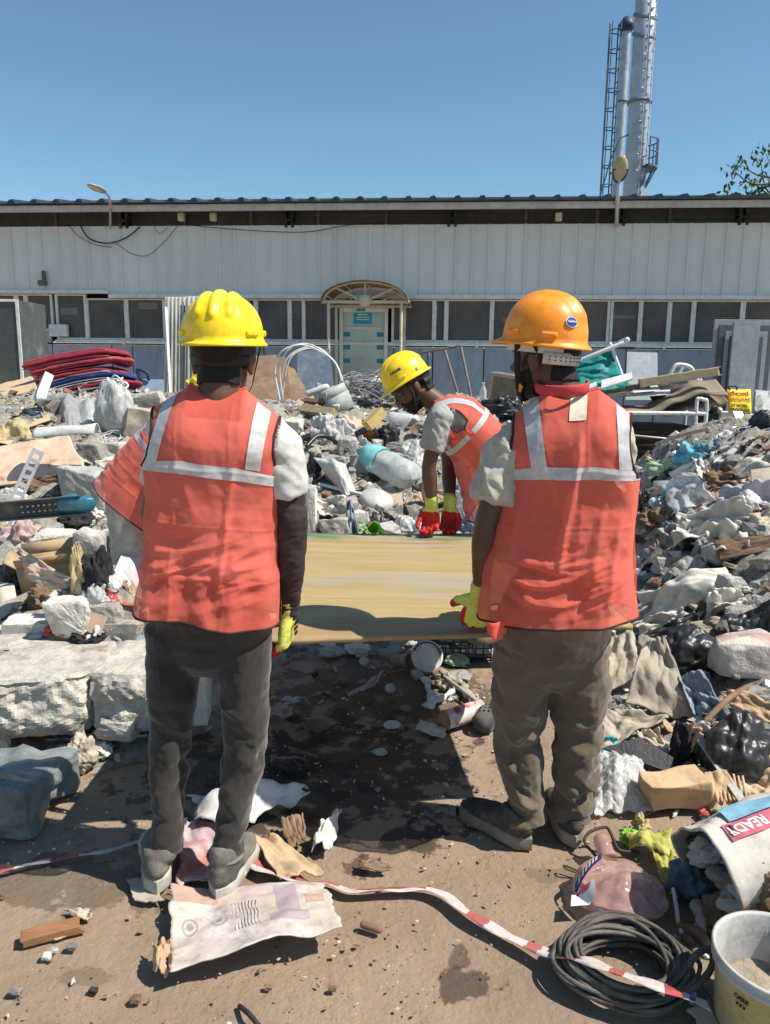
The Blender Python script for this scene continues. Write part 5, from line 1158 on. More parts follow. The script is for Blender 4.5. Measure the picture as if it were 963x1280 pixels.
C_paper=mat('dirty_paper',(.62,.59,.54),.85,.1,8,.1,80,dust=.35,dustcol=(.48,.42,.35),dscale=6,hue=.12)
# rubble heap and grit (uncountable)
def build_heap():
 xs=np.arange(-8,8.01,.04);ys=np.arange(2.1,13.3,.04);X,Y=np.meshgrid(xs,ys);x,y=X.ravel(),Y.ravel();h=H(x,y)
 P=np.stack([x,y,np.zeros_like(x)],1);k=np.clip(h*6,0,1)
 z=h-.03*np.exp(-h*20)+k*(ridge(P*5,31,3)*.04+fbm(P*13,33,3)*.03-.03)
 m=mat('heap_of_crumbled_rubble',(.31,.285,.245),.95,.45,6,1.0,24,grime=.6,dust=.33,dustcol=(.54,.50,.44),dscale=2.2,stain=((.11,.095,.08),.52,6))
 return mk('rubble_heap',np.stack([x,y,z],1),gridF(len(xs),len(ys)),m,kind='stuff',label='heap of crumbled rubble and dust under the scattered debris',base=V3(0,0,0))
build_heap()
def build_grit():
 r=np.random.default_rng(3);O=np.array([(1,0,0),(-1,0,0),(0,1,0),(0,-1,0),(0,0,1),(0,0,-1)],float);OF=np.array([(0,2,4),(2,1,4),(1,3,4),(3,0,4),(2,0,5),(1,2,5),(3,1,5),(0,3,5)])
 sets=[]
 for n,x0,x1,y0,y1,smin,smax,need in((26000,-5,5,3.0,9.5,.008,.052,True),(7000,-1.7,1.7,1.2,3.6,.0016,.009,False),(700,-1.3,1.0,2.3,4.2,.004,.014,False),(2500,.75,2.4,2.0,4.2,.005,.03,True),(1600,-2.2,-.8,2.4,4.2,.005,.03,True)):
  x=r.uniform(x0,x1,n);y=r.uniform(y0,y1,n);h=Hg(x,y)
  if need:k=h>.03;x,y,h=x[k],y[k],h[k]
  P3=np.stack([x,y,0*x],1);k=fbm(P3*1.8,77,2)>-.25;x,y,h=x[k],y[k],h[k]
  s=smin+(smax-smin)*r.power(.35,len(x))**2.0;sets.append((x,y,np.maximum(h,0),s))
 x,y,h,s=[np.concatenate(q)for q in zip(*sets)];n=len(x)
 V=(O[None]*(1+r.uniform(-.5,.5,(n,6,3))))*s[:,None,None]*r.uniform(.4,1.5,(n,1,3))*np.stack([np.ones(n),np.ones(n),r.choice([1,.8,.25,.15],n)],1)[:,None,:];a=r.uniform(0,6.28,n);c,t=np.cos(a),np.sin(a)
 vx=V[:,:,0]*c[:,None]-V[:,:,1]*t[:,None];vy=V[:,:,0]*t[:,None]+V[:,:,1]*c[:,None]
 V=np.stack([vx+x[:,None],vy+y[:,None],V[:,:,2]*.7+V[:,:,0]*r.uniform(-.6,.6,n)[:,None]+(h+s*.3)[:,None]],2).reshape(-1,3);F=(OF[None]+(np.arange(n)*6)[:,None,None]).reshape(-1,3)
 mm=[mat('grit_pale',(.52,.48,.42),.95,.3,3,.3,60),mat('grit_dark',(.13,.11,.095),.95,.3,3,.3,60),mat('grit_brown',(.27,.19,.13),.95,.3,3,.3,60),mat('grit_white',(.62,.60,.56),.8,.2,3,.2,60),mat('grit_blue_grey',(.22,.25,.29),.8,.3,3,.2,60)]
 fm=np.repeat(np.where(y>2.2,r.choice([0,0,1,1,2,3,4],n),r.choice([0,1,2,2],n)),8)
 mk('grit',V,F,mm,kind='stuff',label='loose grit and crumbs strewn over the dirt and the rubble',smooth=False,fm=fm,base=V3(0,0,0))
build_grit()
def panelz(cs,m,label,cat,name,short,crumple=.0,n=30,thick=.005,seed=1,sharp=.6,freq=3,torn=0,parent=None,ruck=0,fn=None):
 "four corners TL, TR, BR, BL as (px, py, z)"
 P=[at_z(*c)for c in cs];u,v=np.meshgrid(np.linspace(0,1,n),np.linspace(0,1,n));u,v=u.ravel(),v.ravel();uu,vv=u.copy(),v.copy()
 if torn:
  uu=u+torn*fbm(np.stack([v*4,np.round(u)*5,np.full_like(u,seed)],1),seed,3)*np.abs(u-.5)*2;vv=v+torn*fbm(np.stack([u*4,np.round(v)*5,np.full_like(u,seed+5)],1),seed,3)*np.abs(v-.5)*2
 def S(a,b,off=0.0):
  a,b=np.atleast_1d(a),np.atleast_1d(b);V=np.outer((1-a)*(1-b),P[0])+np.outer(a*(1-b),P[1])+np.outer(a*b,P[2])+np.outer((1-a)*b,P[3]);Q=np.stack([a*freq,b*freq,np.full_like(a,seed*2.3)],1)
  dz=crumple*(.7+.8*crease(Q[:,:2]*.8,seed)+.3*fbm(Q,seed+3,3))+ruck*np.sin(a*math.pi)*np.sin(b*math.pi)+off
  if fn is not None:dz=dz+fn(a,b)
  V[:,2]=np.maximum(V[:,2]+dz,.003);return V
 o=hero(name,(S(uu,vv),gridF(n,n)),m,label,cat,short,parent,thick,smooth=True)
 return o,S
def board_material():
 m=bpy.data.materials.new('painted_plywood');m.use_nodes=True;nt=m.node_tree;L=nt.links.new;b=nt.nodes['Principled BSDF'];tc=_n(nt,'ShaderNodeTexCoord')
 def noise(s,st,d=6,r=.6):
  mp=_n(nt,'ShaderNodeMapping');mp.inputs['Scale'].default_value=st;L(tc.outputs['Object'],mp.inputs[0]);n=_n(nt,'ShaderNodeTexNoise');n.inputs['Scale'].default_value=s;n.inputs['Detail'].default_value=d;n.inputs['Roughness'].default_value=r;L(mp.outputs[0],n.inputs[0]);return n.outputs['Fac']
 def mr(s,a,c,x=0.,y=1.):
  r=_n(nt,'ShaderNodeMapRange');r.inputs[1].default_value=a;r.inputs[2].default_value=c;r.inputs[3].default_value=x;r.inputs[4].default_value=y;L(s,r.inputs[0]);return r.outputs[0]
 def mix(f,a,c):
  x=_n(nt,'ShaderNodeMix',data_type='RGBA');L(f,x.inputs[0])
  for k,v in((6,a),(7,c)):
   if isinstance(v,tuple):x.inputs[k].default_value=(*v,1)
   else:L(v,x.inputs[k])
  return x.outputs[2]
 def mul(a,c):
  x=_n(nt,'ShaderNodeMath',operation='MULTIPLY');L(a,x.inputs[0]);L(c,x.inputs[1]);return x.outputs[0]
 c=mix(mr(noise(2.0,(.6,5,1)),.35,.68),(.32,.235,.09),(.41,.325,.165))
 c=mix(mr(noise(3,(.25,14,1),8),.5,.72,0,.7),c,(.47,.40,.25))
 c=mix(mr(noise(1.3,(.8,2.2,1),5),.50,.62,0,.8),c,(.33,.30,.25))
 c=mix(mr(noise(5,(.3,7,1),8),.62,.74,0,.55),c,(.20,.185,.14))
 c=mix(mr(noise(4,(.15,40,1),9,.8),.48,.68,0,.5),c,(.25,.19,.09));c=mix(mr(noise(16,(1,1.6,1),8,.75),.60,.68,0,.6),c,(.17,.14,.10));c=mix(mr(noise(7,(.08,22,1),4),.66,.70,0,.7),c,(.60,.55,.42))
 sx=_n(nt,'ShaderNodeSeparateXYZ');L(tc.outputs['Object'],sx.inputs[0])
 ed=_n(nt,'ShaderNodeMath',operation='ADD');L(sx.outputs[1],ed.inputs[0]);L(mr(noise(2.5,(.7,.7,1)),.3,.7,-.12,.12),ed.inputs[1])
 c=mix(mul(mr(ed.outputs[0],.58,.66),mr(noise(2.1,(.5,3,1)),.40,.50)),c,(.10,.19,.12))
 c=mix(mul(mr(ed.outputs[0],.44,.50),mr(noise(2.9,(.35,6,1)),.55,.62)),c,(.36,.13,.07))
 c=mix(mul(mr(ed.outputs[0],-.62,-.72),mr(noise(6,(.4,2,1)),.3,.6,.3,.8)),c,(.30,.19,.11))
 L(c,b.inputs['Base Color']);b.inputs['Roughness'].default_value=.62;b.inputs['Specular IOR Level'].default_value=.3
 bp=_n(nt,'ShaderNodeBump');bp.inputs['Strength'].default_value=.35;bp.inputs['Distance'].default_value=.004;L(noise(9,(.3,9,1),9,.7),bp.inputs['Height']);L(bp.outputs[0],b.inputs['Normal'])
 return m
def board():
 zt=.69;C=[(-.60,2.25),(.82,2.44),(.68,3.90),(-.58,3.84)];n=40
 u,v=np.meshgrid(np.linspace(0,1,n),np.linspace(0,1,n));u,v=u.ravel(),v.ravel();C3=[V3(x,y,zt)for x,y in C]
 V=np.outer((1-u)*(1-v),C3[0])+np.outer(u*(1-v),C3[1])+np.outer(u*v,C3[2])+np.outer((1-u)*v,C3[3])
 V[:,1]+=(v<.01)*fbm(V*V3(9,0,0),5,3)*.006+(v>.99)*fbm(V*V3(9,0,0),7,3)*.010
 V[:,2]+=-.010*np.sin(u*math.pi)+.004*fbm(V*2,3,2)
 o=mk('board',V,gridF(n,n),board_material(),None,'large ochre painted plywood board carried level by the workers','board',solid=.016,base=V3(.06,3.12,zt));HERO.append(('ochre board',V3(.06,3.2,zt)))
board()
# left part of the heap
def left_zone():
 P0=[(-1.95,2.86),(-1.13,2.82),(-1.10,3.02),(-1.18,3.30),(-1.55,3.42),(-2.0,3.45)]
 def slab(outl,z0,z1,seed,m,label,short,under=.04):
  n=120;Q=smooth_path(outl+[outl[0]],n)[:-1]if False else None
  P=np.array(outl+[outl[0]],float);d=np.r_[0,np.cumsum(np.linalg.norm(np.diff(P,axis=0),axis=1))];t=np.linspace(0,d[-1],n+1)[:-1];R2=np.stack([np.interp(t,d,P[:,0]),np.interp(t,d,P[:,1])],1);c=R2.mean(0);rows=[]
  for k,(s,z)in enumerate([(.02,z1),(.35,z1+.004),(.7,z1),(.9,z1),(.965,z1),(.99,z1-.012),(1.0,z1-.03)]+[(1.004-.01*j/9,z1-.03+(z0+.05-z1+.03)*j/9)for j in range(1,10)]+[(.95,z0+.012),(.9,z0),(.5,z0),(.02,z0)]):rows.append(np.c_[c+(R2-c)*s,np.full(n,z)])
  V=np.concatenate(rows);m_=len(rows);F=[tuple(q)[::-1]for q in gridF(n,m_,True)]
  bm=bmesh.new();vs_=[bm.verts.new(p)for p in V];[bm.faces.new([vs_[i]for i in f])for f in F];bmesh.ops.subdivide_edges(bm,edges=bm.edges[:],cuts=1,use_grid_fill=True);bm.verts.index_update()
  V=np.array([v.co[:]for v in bm.verts]);F=[tuple(v.index for v in f.verts)for f in bm.faces];bm.free()
  side=((V[:,2]>z0+.01)&(V[:,2]<z1-.02)).astype(float)
  ctr=np.r_[c,(z0+z1)/2];N=(V-ctr)*V3(1,1,0);N/=np.linalg.norm(N,axis=1)[:,None]+1e-9
  V=V+N*(crease(V*6,seed,9)*.034*(.3+.7*side)+fbm(V*22,seed+3,3)*.012*side)[:,None]
  V[:,2]+=fbm(V*5,seed+6,4)*.010+fbm(V*26,seed+8,2)*.0035
  mk('concrete_slab',V,F,m,None,label,'concrete slab',smooth=False);HERO.append((short,V.mean(0)))
 Mslab=mat('slab_concrete',(.46,.43,.38),.95,.25,4,.9,34,dust=.4,dustcol=(.66,.615,.53),dscale=2.5,grime=.5,stain=((.22,.185,.15),.54,4))
 slab([(-1.95,2.80),(-1.45,2.74),(-1.16,2.80),(-1.12,2.98),(-1.16,3.28),(-1.6,3.40),(-2.0,3.42)],.10,.345,3,Mslab,'large broken concrete slab with bright dusty top lying at the left edge','large concrete slab')
 slab([(-1.135,2.83),(-.90,2.80),(-.74,2.92),(-.72,3.18),(-.95,3.30),(-1.135,3.26)],.12,.345,9,Mslab,'smaller broken concrete slab tucked between the large slab and the left worker','smaller concrete slab')
 rock(118,895,170,925,12,C_conc,'small concrete lump wedged under the smaller slab beside the left worker','small wedged lump',Y=2.78)
 M_wrap=mat('blue_green_film_wrap',(.09,.135,.145),.3,.4,3.5,.25,14,dust=.42,grime=.5,dustcol=(.42,.45,.43),dscale=3,spec=.6,stain=((.10,.16,.20),.56,4))
 a,b_,c=at_z(103,985,0),at_z(44,1052,0),at_z(-90,1000,0);ex=unit(a-b_);ey=V3(-ex[1],ex[0],0);Lb=np.linalg.norm(a-b_)+.02
 V,F=box((0,0,0),(Lb,.52,.155),None,.03);bm=bmesh.new();vs_=[bm.verts.new(v)for v in V];[bm.faces.new([vs_[i]for i in f])for f in F];bmesh.ops.subdivide_edges(bm,edges=bm.edges[:],cuts=12,use_grid_fill=True);bm.verts.index_update();V=np.array([v.co[:]for v in bm.verts]);F=[tuple(v.index for v in f.verts)for f in bm.faces];bm.free()
 V=V+np.stack([fbm(V*7,k,3)for k in range(3)],1)*.018+np.outer(crease(V*6,9,9)*.04,(0,.3,1))+np.outer(.03*(V[:,0]>Lb*.25)*(V[:,0]-Lb*.25)/Lb,(0,0,1))
 W=(a+b_)/2+ey*.262+np.outer(V[:,0],ex)+np.outer(V[:,1],ey)+np.outer(V[:,2]+.082,(0,0,1));hero('wrapped_bundle',(W,F),M_wrap,'flat bundle wrapped in dusty blue green film below the large slab','bundle','film wrapped bundle')
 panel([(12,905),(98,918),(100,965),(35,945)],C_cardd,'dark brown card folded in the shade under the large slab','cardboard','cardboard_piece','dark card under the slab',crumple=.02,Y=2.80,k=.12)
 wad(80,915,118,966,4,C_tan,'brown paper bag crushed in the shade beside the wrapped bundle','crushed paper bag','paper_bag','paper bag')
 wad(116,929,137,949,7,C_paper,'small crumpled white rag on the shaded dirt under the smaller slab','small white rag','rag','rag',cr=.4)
 wad(0,918,12,940,8,C_white,'scrap of white film poking out by the wrapped bundle at the picture edge','white film scrap','film_scrap','film scrap')
 rod([at_y(60,925,2.85),at_y(182,919,2.9)],.008,C_steel,'thin dark rod lying along the foot of the slabs','rod','metal_rod','rod under the slabs')
 rock(55,742,112,800,21,C_pale,'rounded pale rubble lump with rough top behind the large slab','rough pale lump',rough=.09)
 rock(104,750,152,792,24,C_conc,'grey rubble lump beside the terracotta tile','grey lump by the tile',rough=.09)
 rock(-10,768,70,806,26,C_pale,'wide flat pale lump at the left edge behind the large slab','wide pale lump',dk=.5)
 rock(120,772,178,806,29,C_conc,'round grey stone in black cloth next to the left worker','stone in black cloth')
 panel([(104,764),(136,770),(126,794),(100,787)],mat('terracotta_tile',(.56,.38,.28),.8,.1,6,.1,50,dust=.3),'pale terracotta tile leaning between rubble lumps','tile','tile','terracotta tile',thick=.012)
 wad(54,784,78,802,3,C_red,'red scrap of plastic behind the large slab','red scrap','plastic_scrap','plastic scrap',cr=.35)
 wad(70,783,94,800,5,C_orange,'orange and white scrap of plastic behind the large slab','orange scrap','plastic_scrap','plastic scrap',cr=.35)
 wad(103,787,114,801,6,C_lime,'tiny green scrap of plastic in front of the terracotta tile','tiny green scrap','plastic_scrap','plastic scrap',cr=.35)
 wad(84,792,128,812,8,C_blk2,'black rag bunched on the back edge of the large slab','black rag on the slab','rag','rag',cr=.3)
 wad(124,794,182,816,9,C_blue,'dark blue cloth bunched behind the smaller slab','dark blue cloth','cloth','cloth',cr=.3)
 panel([(-6,728),(18,730),(22,758),(-6,770)],mat('cream_plastic',(.58,.54,.43),.5,.1,6,.05,40,dust=.25),'cream plastic lid standing at the left edge of the heap','lid','lid','cream lid',thick=.01,ruck=.03)
 panel([(-6,758),(40,738),(44,745),(-4,778)],C_tan,'tan strip of fibreboard sloping beside the cream lid','board strip','board_strip','tan strip')
 p,w_,d_,h_=bb(28,690,96,746);V,F=carton(w_,d_*.7,h_*.95,5);hero('carton',(V@rotm(R_(12),R_(-6),R_(14)).T+p,F),C_card,'crushed brown carton with torn flaps among black bags on the left','carton','crushed brown carton')
 panel([(26,686),(96,728),(90,746),(30,722)],C_cardp,'loose tan card sheet over the crushed brown carton','cardboard','cardboard_piece','tan card sheet',crumple=.02,torn=.05)
 wad(0,690,40,742,14,C_black,'shiny black bag left of the crushed brown carton','shiny black bag','plastic_bag','bag',cr=.3)
 wad(30,735,72,765,15,C_cardd,'brown leathery wad under the crushed brown carton','brown wad','rag','rag',cr=.3)
 wad(90,690,106,750,16,C_och,'strawy yellow wad at the right end of the crushed brown carton','strawy wad','straw_wad','wad',cr=.4)
 rock(92,655,132,722,31,C_conc,'upright grey concrete block left of the pale block near the left worker','upright grey block',rz=.3)
 rock(124,652,174,702,33,C_conc,'square pale concrete block right beside the left worker','square pale block',cubic=.8)
 rock(40,660,90,690,35,C_pale,'low pale rubble lump above the tan card sheet','low pale lump')
 wad(100,692,138,750,18,C_blk2,'black cloth hanging below the square pale block','hanging black cloth','cloth','cloth',cr=.35)
 panel([(152,694),(180,700),(176,738),(136,726)],mat('pink_stained_panel',(.66,.60,.60),.5,.1,4,.05,40,dust=.2,stain=((.58,.36,.42),.52,5)),'white panel with pink stain leaning against the left worker side','panel','panel','pink stained panel',thick=.012)
 panel([(136,736),(178,742),(174,757),(138,755)],C_red,'dark red plastic sheet under the pink stained panel','plastic sheet','plastic_sheet','dark red sheet',crumple=.015)
 wad(96,735,140,762,22,C_clear,'wad of clear film left of the dark red sheet','clear film wad','film_wad','film',cr=.4)
 a,b_=at_y(49,562,4.05),at_y(6,655,3.85);ax=unit(b_-a);sd=unit(np.cross(ax,CAM-a));L=np.linalg.norm(b_-a);nn=np.cross(ax,sd);nn=nn if nn@(CAM-a)>0 else-nn
 e=empty('perforated_strut',(a+b_)/2-V3(0,0,.2),'perforated galvanised steel strut standing against the holed card sheet','steel strut');HERO.append(('perforated strut',(a+b_)/2))
 P=[]
 def strip(off_s,w_,hn,holes=True):
  P=[];n=9
  for k in range(n):
   t0=L*k/n;t1=L*(k+1)/n;c0=a+ax*(t0+(t1-t0)*.72/2+.0)+sd*off_s+nn*hn;M=np.stack([ax,sd,nn],1)
   P+=[box(a+ax*(t0+t1)/2+sd*(off_s-w_*.38)+nn*hn,((t1-t0),w_*.24,.003),M),box(a+ax*(t0+t1)/2+sd*(off_s+w_*.38)+nn*hn,((t1-t0),w_*.24,.003),M),box(a+ax*(t0+.35*(t1-t0))+sd*off_s+nn*hn,((t1-t0)*.5,w_*.52,.0028),M)]
  return join(P)
 V,F=strip(0,.055,0);M_str=mat('strut_grey',(.30,.31,.32),.5,.2,8,.1,50,dust=.3,metal=.4);mk('perforated_web',V,F,M_str,e,smooth=False)
 for s in(-1,1):mk('flange',*box((a+b_)/2+sd*s*.0295-nn*.014,(L,.003,.034),np.stack([ax,sd,nn],1)),M_str,e,smooth=False)
 a,b_=at_y(-12,640,3.62),at_y(106,630,3.60);ax=unit(b_-a);M=frame(ax,V3(0,0,1));L=np.linalg.norm(b_-a)
 e=empty('steel_channel',(a+b_)/2-V3(0,0,.05),'dark perforated steel channel with its right end wrapped in blue film','steel channel');HERO.append(('blue ended channel',(a+b_)/2))
 mk('channel_web',*box((a+b_)/2,(.085,.004,L),M),mat('dark_painted_steel',(.07,.08,.085),.45,.3,8,.1,50,dust=.25,metal=.4),e,smooth=False)
 for s in(-1,1):mk('flange',*box((a+b_)/2+M[:,0]*s*.0425-M[:,1]*.02*(1 if M[1,1]>0 else-1),(.005,.045,L),M),MATS['dark_painted_steel'],e,smooth=False)
 V,F=tube([b_-ax*.10,b_-ax*.05,b_+ax*.01],[(.046,.036),(.052,.038),(.046,.04)],24);mk('film_end',*dented((V,F),3,.012,16),mat('blue_shiny_film',(.035,.17,.25),.25,.3,9,.2,40,dust=.15,spec=.7),e)
 hl=[box(a+ax*L*t+M[:,1]*(-.006 if M[1,1]>0 else .006)+M[:,0]*o,(.007,.004,.011),M)for t in np.linspace(.35,.82,9)for o in(-.015,.012)];mk('channel_perforation',*join(hl),C_white,e,smooth=False)
 panel([(-25,478),(37,462),(63,524),(-22,552)],mat('streaked_card',(.62,.45,.28),.8,.1,3,.1,50,dust=.2,dustcol=(.68,.55,.42),stain=((.36,.24,.14),.66,7),stretch=(3,3,.4)),'large tan sheet with dark drips leaning at the far left of the heap','cardboard','cardboard_sheet','dripped tan sheet',crumple=.012,thick=.012)
 panel([(-20,528),(30,524),(46,552),(-20,560)],C_och,'ochre cloth under the dripped tan sheet','cloth','cloth','ochre cloth',crumple=.07,seed=4)
 panel([(-22,562),(86,544),(110,590),(-20,612)],mat('holed_card',(.64,.45,.33),.8,.08,4,.1,50,dust=.2,dustcol=(.70,.57,.46),stain=((.30,.16,.09),.69,9)),'wide pinkish card sheet with torn holes at the left of the heap','cardboard','cardboard_sheet','holed pinkish card',crumple=.010,thick=.012,torn=.02)
 panel([(28,600),(80,592),(78,606),(30,618)],C_cardd,'dark torn edge of brown card below the holed pinkish card','cardboard','cardboard_piece','dark torn card',crumple=.03,torn=.1)
 rock(74,577,132,640,41,mat('smooth_grey_concrete',(.40,.41,.385),.9,.15,4,.5,40,dust=.3,dustcol=(.58,.55,.48)),'big angular smooth concrete block right of the perforated strut','angular smooth block',cubic=.75)
 rock(96,550,130,580,43,C_dark,'dark gritty lump behind the angular smooth block','dark gritty lump')
 rock(116,566,160,592,45,C_pale,'pale toothed plaster lump next to the vest of the stooping worker','toothed plaster lump',rough=.12)
 rock(130,551,156,572,46,C_conc,'small grey lump behind the toothed plaster lump','small grey lump')
 a,b_=at_y(46,545,5.0),at_y(122,540,5.0);th=np.linspace(R_(-10),R_(190),20);M=frame(unit(b_-a),V3(0,0,1));V=np.concatenate([[p+M[:,1]*.06*math.cos(t)+M[:,0]*.05*math.sin(t)for t in th]for p in np.linspace(a,b_,20)]);V+=np.stack([fbm(V*9,k,2)for k in range(3)],1)*.006
 hero('gutter_pipe',(V,gridF(20,20)),C_white,'white half round gutter pipe lying across the heap above the holed card','gutter pipe','white gutter pipe',solid=.006)
 for k,(x0,y0,x1,y1,m,lb,sh)in enumerate(((50,490,78,532,C_grey,'curved grey shard of a plastic drum, left one of two','left drum shard'),(72,494,100,534,C_grey,'curved dark grey shard of a plastic drum, right one of two','right drum shard'),(58,480,104,500,C_white,'white curved plastic sheet behind the drum shards','white curved sheet'),(92,500,122,530,C_silver,'pale silver torn plastic sheet left of the crushed jerrycan','torn silver sheet'),(96,478,122,505,C_silver,'greenish grey torn plastic sheet behind the crushed jerrycan','greenish torn sheet'))):
  panel([(x0,y0),(x1,y0+3),(x1+4,y1),(x0+6,y1+3)],m,lb,'plastic sheet','plastic_sheet',sh,crumple=.02,ruck=(.10 if k%2 else-.10),k=.3,seed=k,torn=.08,thick=.008)
 wad(118,476,166,546,51,C_silver,'crushed silver grey jerrycan standing on the heap near the left worker','crushed jerrycan','jerrycan','jerrycan',cr=.16,dk=.6)
 p,w_,d_,h_=bb(152,506,184,548);V,F=sbox((w_,d_,h_),3,.012);hero('carton',(V@rotm(R_(8),R_(10),R_(20)).T+p,F),mat('grey_tan_card',(.42,.36,.28),.85,.1,6,.1,60,dust=.3),'closed dusty tan carton right of the crushed jerrycan','carton','closed tan carton',smooth=False)
 rock(162,486,204,512,53,C_conc,'grey rubble lump just left of the left worker shoulder','lump by the shoulder')
 rod([at_y(57,500,6.2),at_y(50,468+30,6.1),at_y(60,470,6.3)],.05,C_steel,'short steel channel stub standing behind the dripped tan sheet','steel stub','steel_stub','steel stub',seg=4)
 wad(-10,612,30,640,55,C_white,'white film bunched at the left edge behind the blue ended channel','white film at the edge','film_wad','film',cr=.3)
 wad(0,655,44,692,56,C_pink,'pale pinkish rag at the left edge above the shiny black bag','pinkish rag','rag','rag',cr=.35)
 wad(70,640,110,662,57,C_blk2,'black rag under the blue ended channel','black rag','rag','rag',cr=.3)
 wad(108,636,126,652,58,C_paper,'small white paper ball right of the blue ended channel','white paper ball','paper_ball','paper',cr=.3)
left_zone()
# middle of the heap, beyond the board
def centre_zone():
 rod([at_y(378,512,7.6),at_y(418,517,7.3)],.055,C_wood,'pale wooden beam behind the white wire loops','beam','wooden_beam','pale wooden beam',seg=4)
 rod([at_y(380,500,7.8),at_y(406,503,7.7)],.03,C_cardd,'dark narrow metal bar above the pale wooden beam','bar','metal_bar','dark metal bar',seg=4)
 p,w_,d_,h_=bb(408,490,440,514);V,F=carton(w_,d_,h_,8);hero('carton',(V@rotm(0,R_(-25),R_(30)).T+p,F),mat('grey_green_card',(.36,.40,.36),.7,.1,6,.05,40,dust=.25),'open grey green box tipped on the heap crest','box','grey green box')
 for k,(px,py,R,m,lb,sh)in enumerate(((462,498,.40,C_wireg,'thick tangle of grey wires spread over the heap crest','grey wire tangle'),(498,496,.30,C_wirew,'tangle of white wires left of the bearded worker','white wire tangle'),(432,492,.28,C_wirew,'loose white wires over the grey green box','loose white wires'),(480,508,.32,C_wireg,'second grey wire tangle below the white wires','lower wire tangle'))):
  p=hit(px,py);r=random.Random(k);V,F=join([tube(tangle(30+k*9+q,R,7,.45,170)+p+V3(0,0,.08),.0065,5)for q in range(5)]);hero('wire_tangle',(V,F),m,lb,'wire tangle',sh)
 wad(388,518,420,556,61,C_silver,'shiny silver film bag at the upper left of the heap crest','silver film bag','film_bag','bag',cr=.3)
 panel([(412,522),(440,528),(458,562),(420,556)],C_white,'white plastic bag draped below the silver film bag','plastic bag','plastic_bag','draped white bag',crumple=.09,k=.5,seed=6,torn=.12)
 panel([(428,518),(452,524),(456,540),(434,536)],C_cardp,'orange tan card scrap above the draped white bag','cardboard','cardboard_piece','orange tan scrap',crumple=.03,torn=.1)
 rod([at_y(459,533,6.2),at_y(478,514,6.3)],.055,mat('yellow_timber',(.50,.36,.14),.7,.15,8,.1,60,dust=.2),'short yellow timber block sticking up from the heap crest','timber block','timber_block','yellow timber block',seg=4)
 e_p=hit(466,552);s=pxm(e_p);e=empty('open_case',e_p,'open black case with orange lining in the middle of the heap','case');HERO.append(('black orange case',e_p));M=rotm(R_(40),R_(-25),R_(-15))
 for sx in(-1,1):mk('case_side',*box(e_p+M@V3(sx*.085,0,.08)*1,(.016,.07,.17),M,.004),M_black,e,smooth=False)
 for sz in(-1,1):mk('case_end',*box(e_p+M@V3(0,0,.08+sz*.08),(.154,.07,.016),M,.004),M_black,e,smooth=False)
 mk('lining',*box(e_p+M@V3(0,.02,.08),(.15,.02,.14),M),C_orange,e,smooth=False)
 wad(472,532,500,562,63,M_black,'broken black plastic shell right of the black orange case','broken black shell','plastic_shell','plastic shell',cr=.25)
 p=hit(505,534);V,F=tube([p+V3(-.11,0,.07),p+V3(.11,.02,.05)],[(.075,.06),(.07,.06)],20,ref=(0,0,1));V+=np.stack([fbm(V*14,k,2)for k in range(3)],1)*.008;hero('plastic_tub',(V,F),C_clear,'clear dusty plastic tub left of the bearded worker arm','plastic tub','clear plastic tub')
 p=hit(522,543);V,F=lathe([(.0,.01),(.045,.01),(.066,.05),(.072,.06),(.062,.052),(.04,.02),(0,.02)],24,(0,0,0),rotm(R_(48),R_(10),0));hero('bowl',(V+p+V3(0,0,.01),F),C_cardd,'small brown bowl tilted beside the bearded worker arm','bowl','small brown bowl')
 wad(514,492,530,520,66,C_och,'yellowish paper wad beneath the chin of the bearded worker','yellowish wad','paper_wad','paper',cr=.3)
 rock(420,542,448,574,71,C_conc,'grey stone in the middle of the heap below the draped white bag','grey mid stone');rock(438,562,470,590,73,C_conc,'grey stone left of the big water jug','stone left of the jug');rock(476,562,512,592,75,C_conc,'crumbly grey stone right above the big water jug','stone above the jug',rough=.1)
 wad(500,552,530,590,77,C_silver,'crumpled grey bag right of the crumbly grey stone','crumpled grey bag','plastic_bag','bag',cr=.2);wad(512,572,536,604,78,C_white,'crumpled whitish bag behind the forearm of the bearded worker','whitish bag','plastic_bag','bag',cr=.2)
 panel([(392,572),(430,576),(446,616),(432,622)],C_silver,'big curved grey plastic sheet left of the water jug','plastic sheet','plastic_sheet','big curved grey sheet',ruck=.12,crumple=.02,thick=.008,k=.55)
 rod([(384,572,.10),(396,566,.14),(410,565,.13),(424,570,.10),(432,574,.07)],.020,C_black,'black corrugated hose curved over the big grey sheet','hose','black_hose','black curved hose')
 wad(382,566,402,598,80,C_black,'black film bag left of the big curved grey sheet','black film bag','plastic_bag','bag',cr=.3)
 a,b_=hit(412,606)+V3(0,0,.06),hit(434,594)+V3(0,0,.10);M=frame(unit(b_-a),V3(0,0,1));V,F=lathe([(0,0),(.045,0),(.05,.01),(.05,.12),(.042,.135),(.042,.155),(.0,.155)],22,a,M);hero('jar',(V,F),mat('blue_grey_plastic',(.20,.25,.32),.3,.2,6,.05,30,dust=.25),'blue grey plastic jar on the big curved grey sheet','jar','blue grey jar')
 a,b_=hit(462,585)+V3(0,0,.10),hit(512,612)+V3(0,0,.10);d=unit(b_-a);L=np.linalg.norm(b_-a);M=frame(d,V3(0,0,1));e=empty('water_jug',(a+b_)/2-V3(0,0,.12),'big crushed water jug with aqua top lying in the middle of the heap','water jug');HERO.append(('big water jug',(a+b_)/2))
 V,F=lathe([(0,-.13),(.028,-.13),(.028,-.10),(.05,-.09),(.095,-.02),(.12,.05),(.122,.14)],30,a,M);mk('jug_top',*dented((V,F),4,.02,9),C_aqua,e)
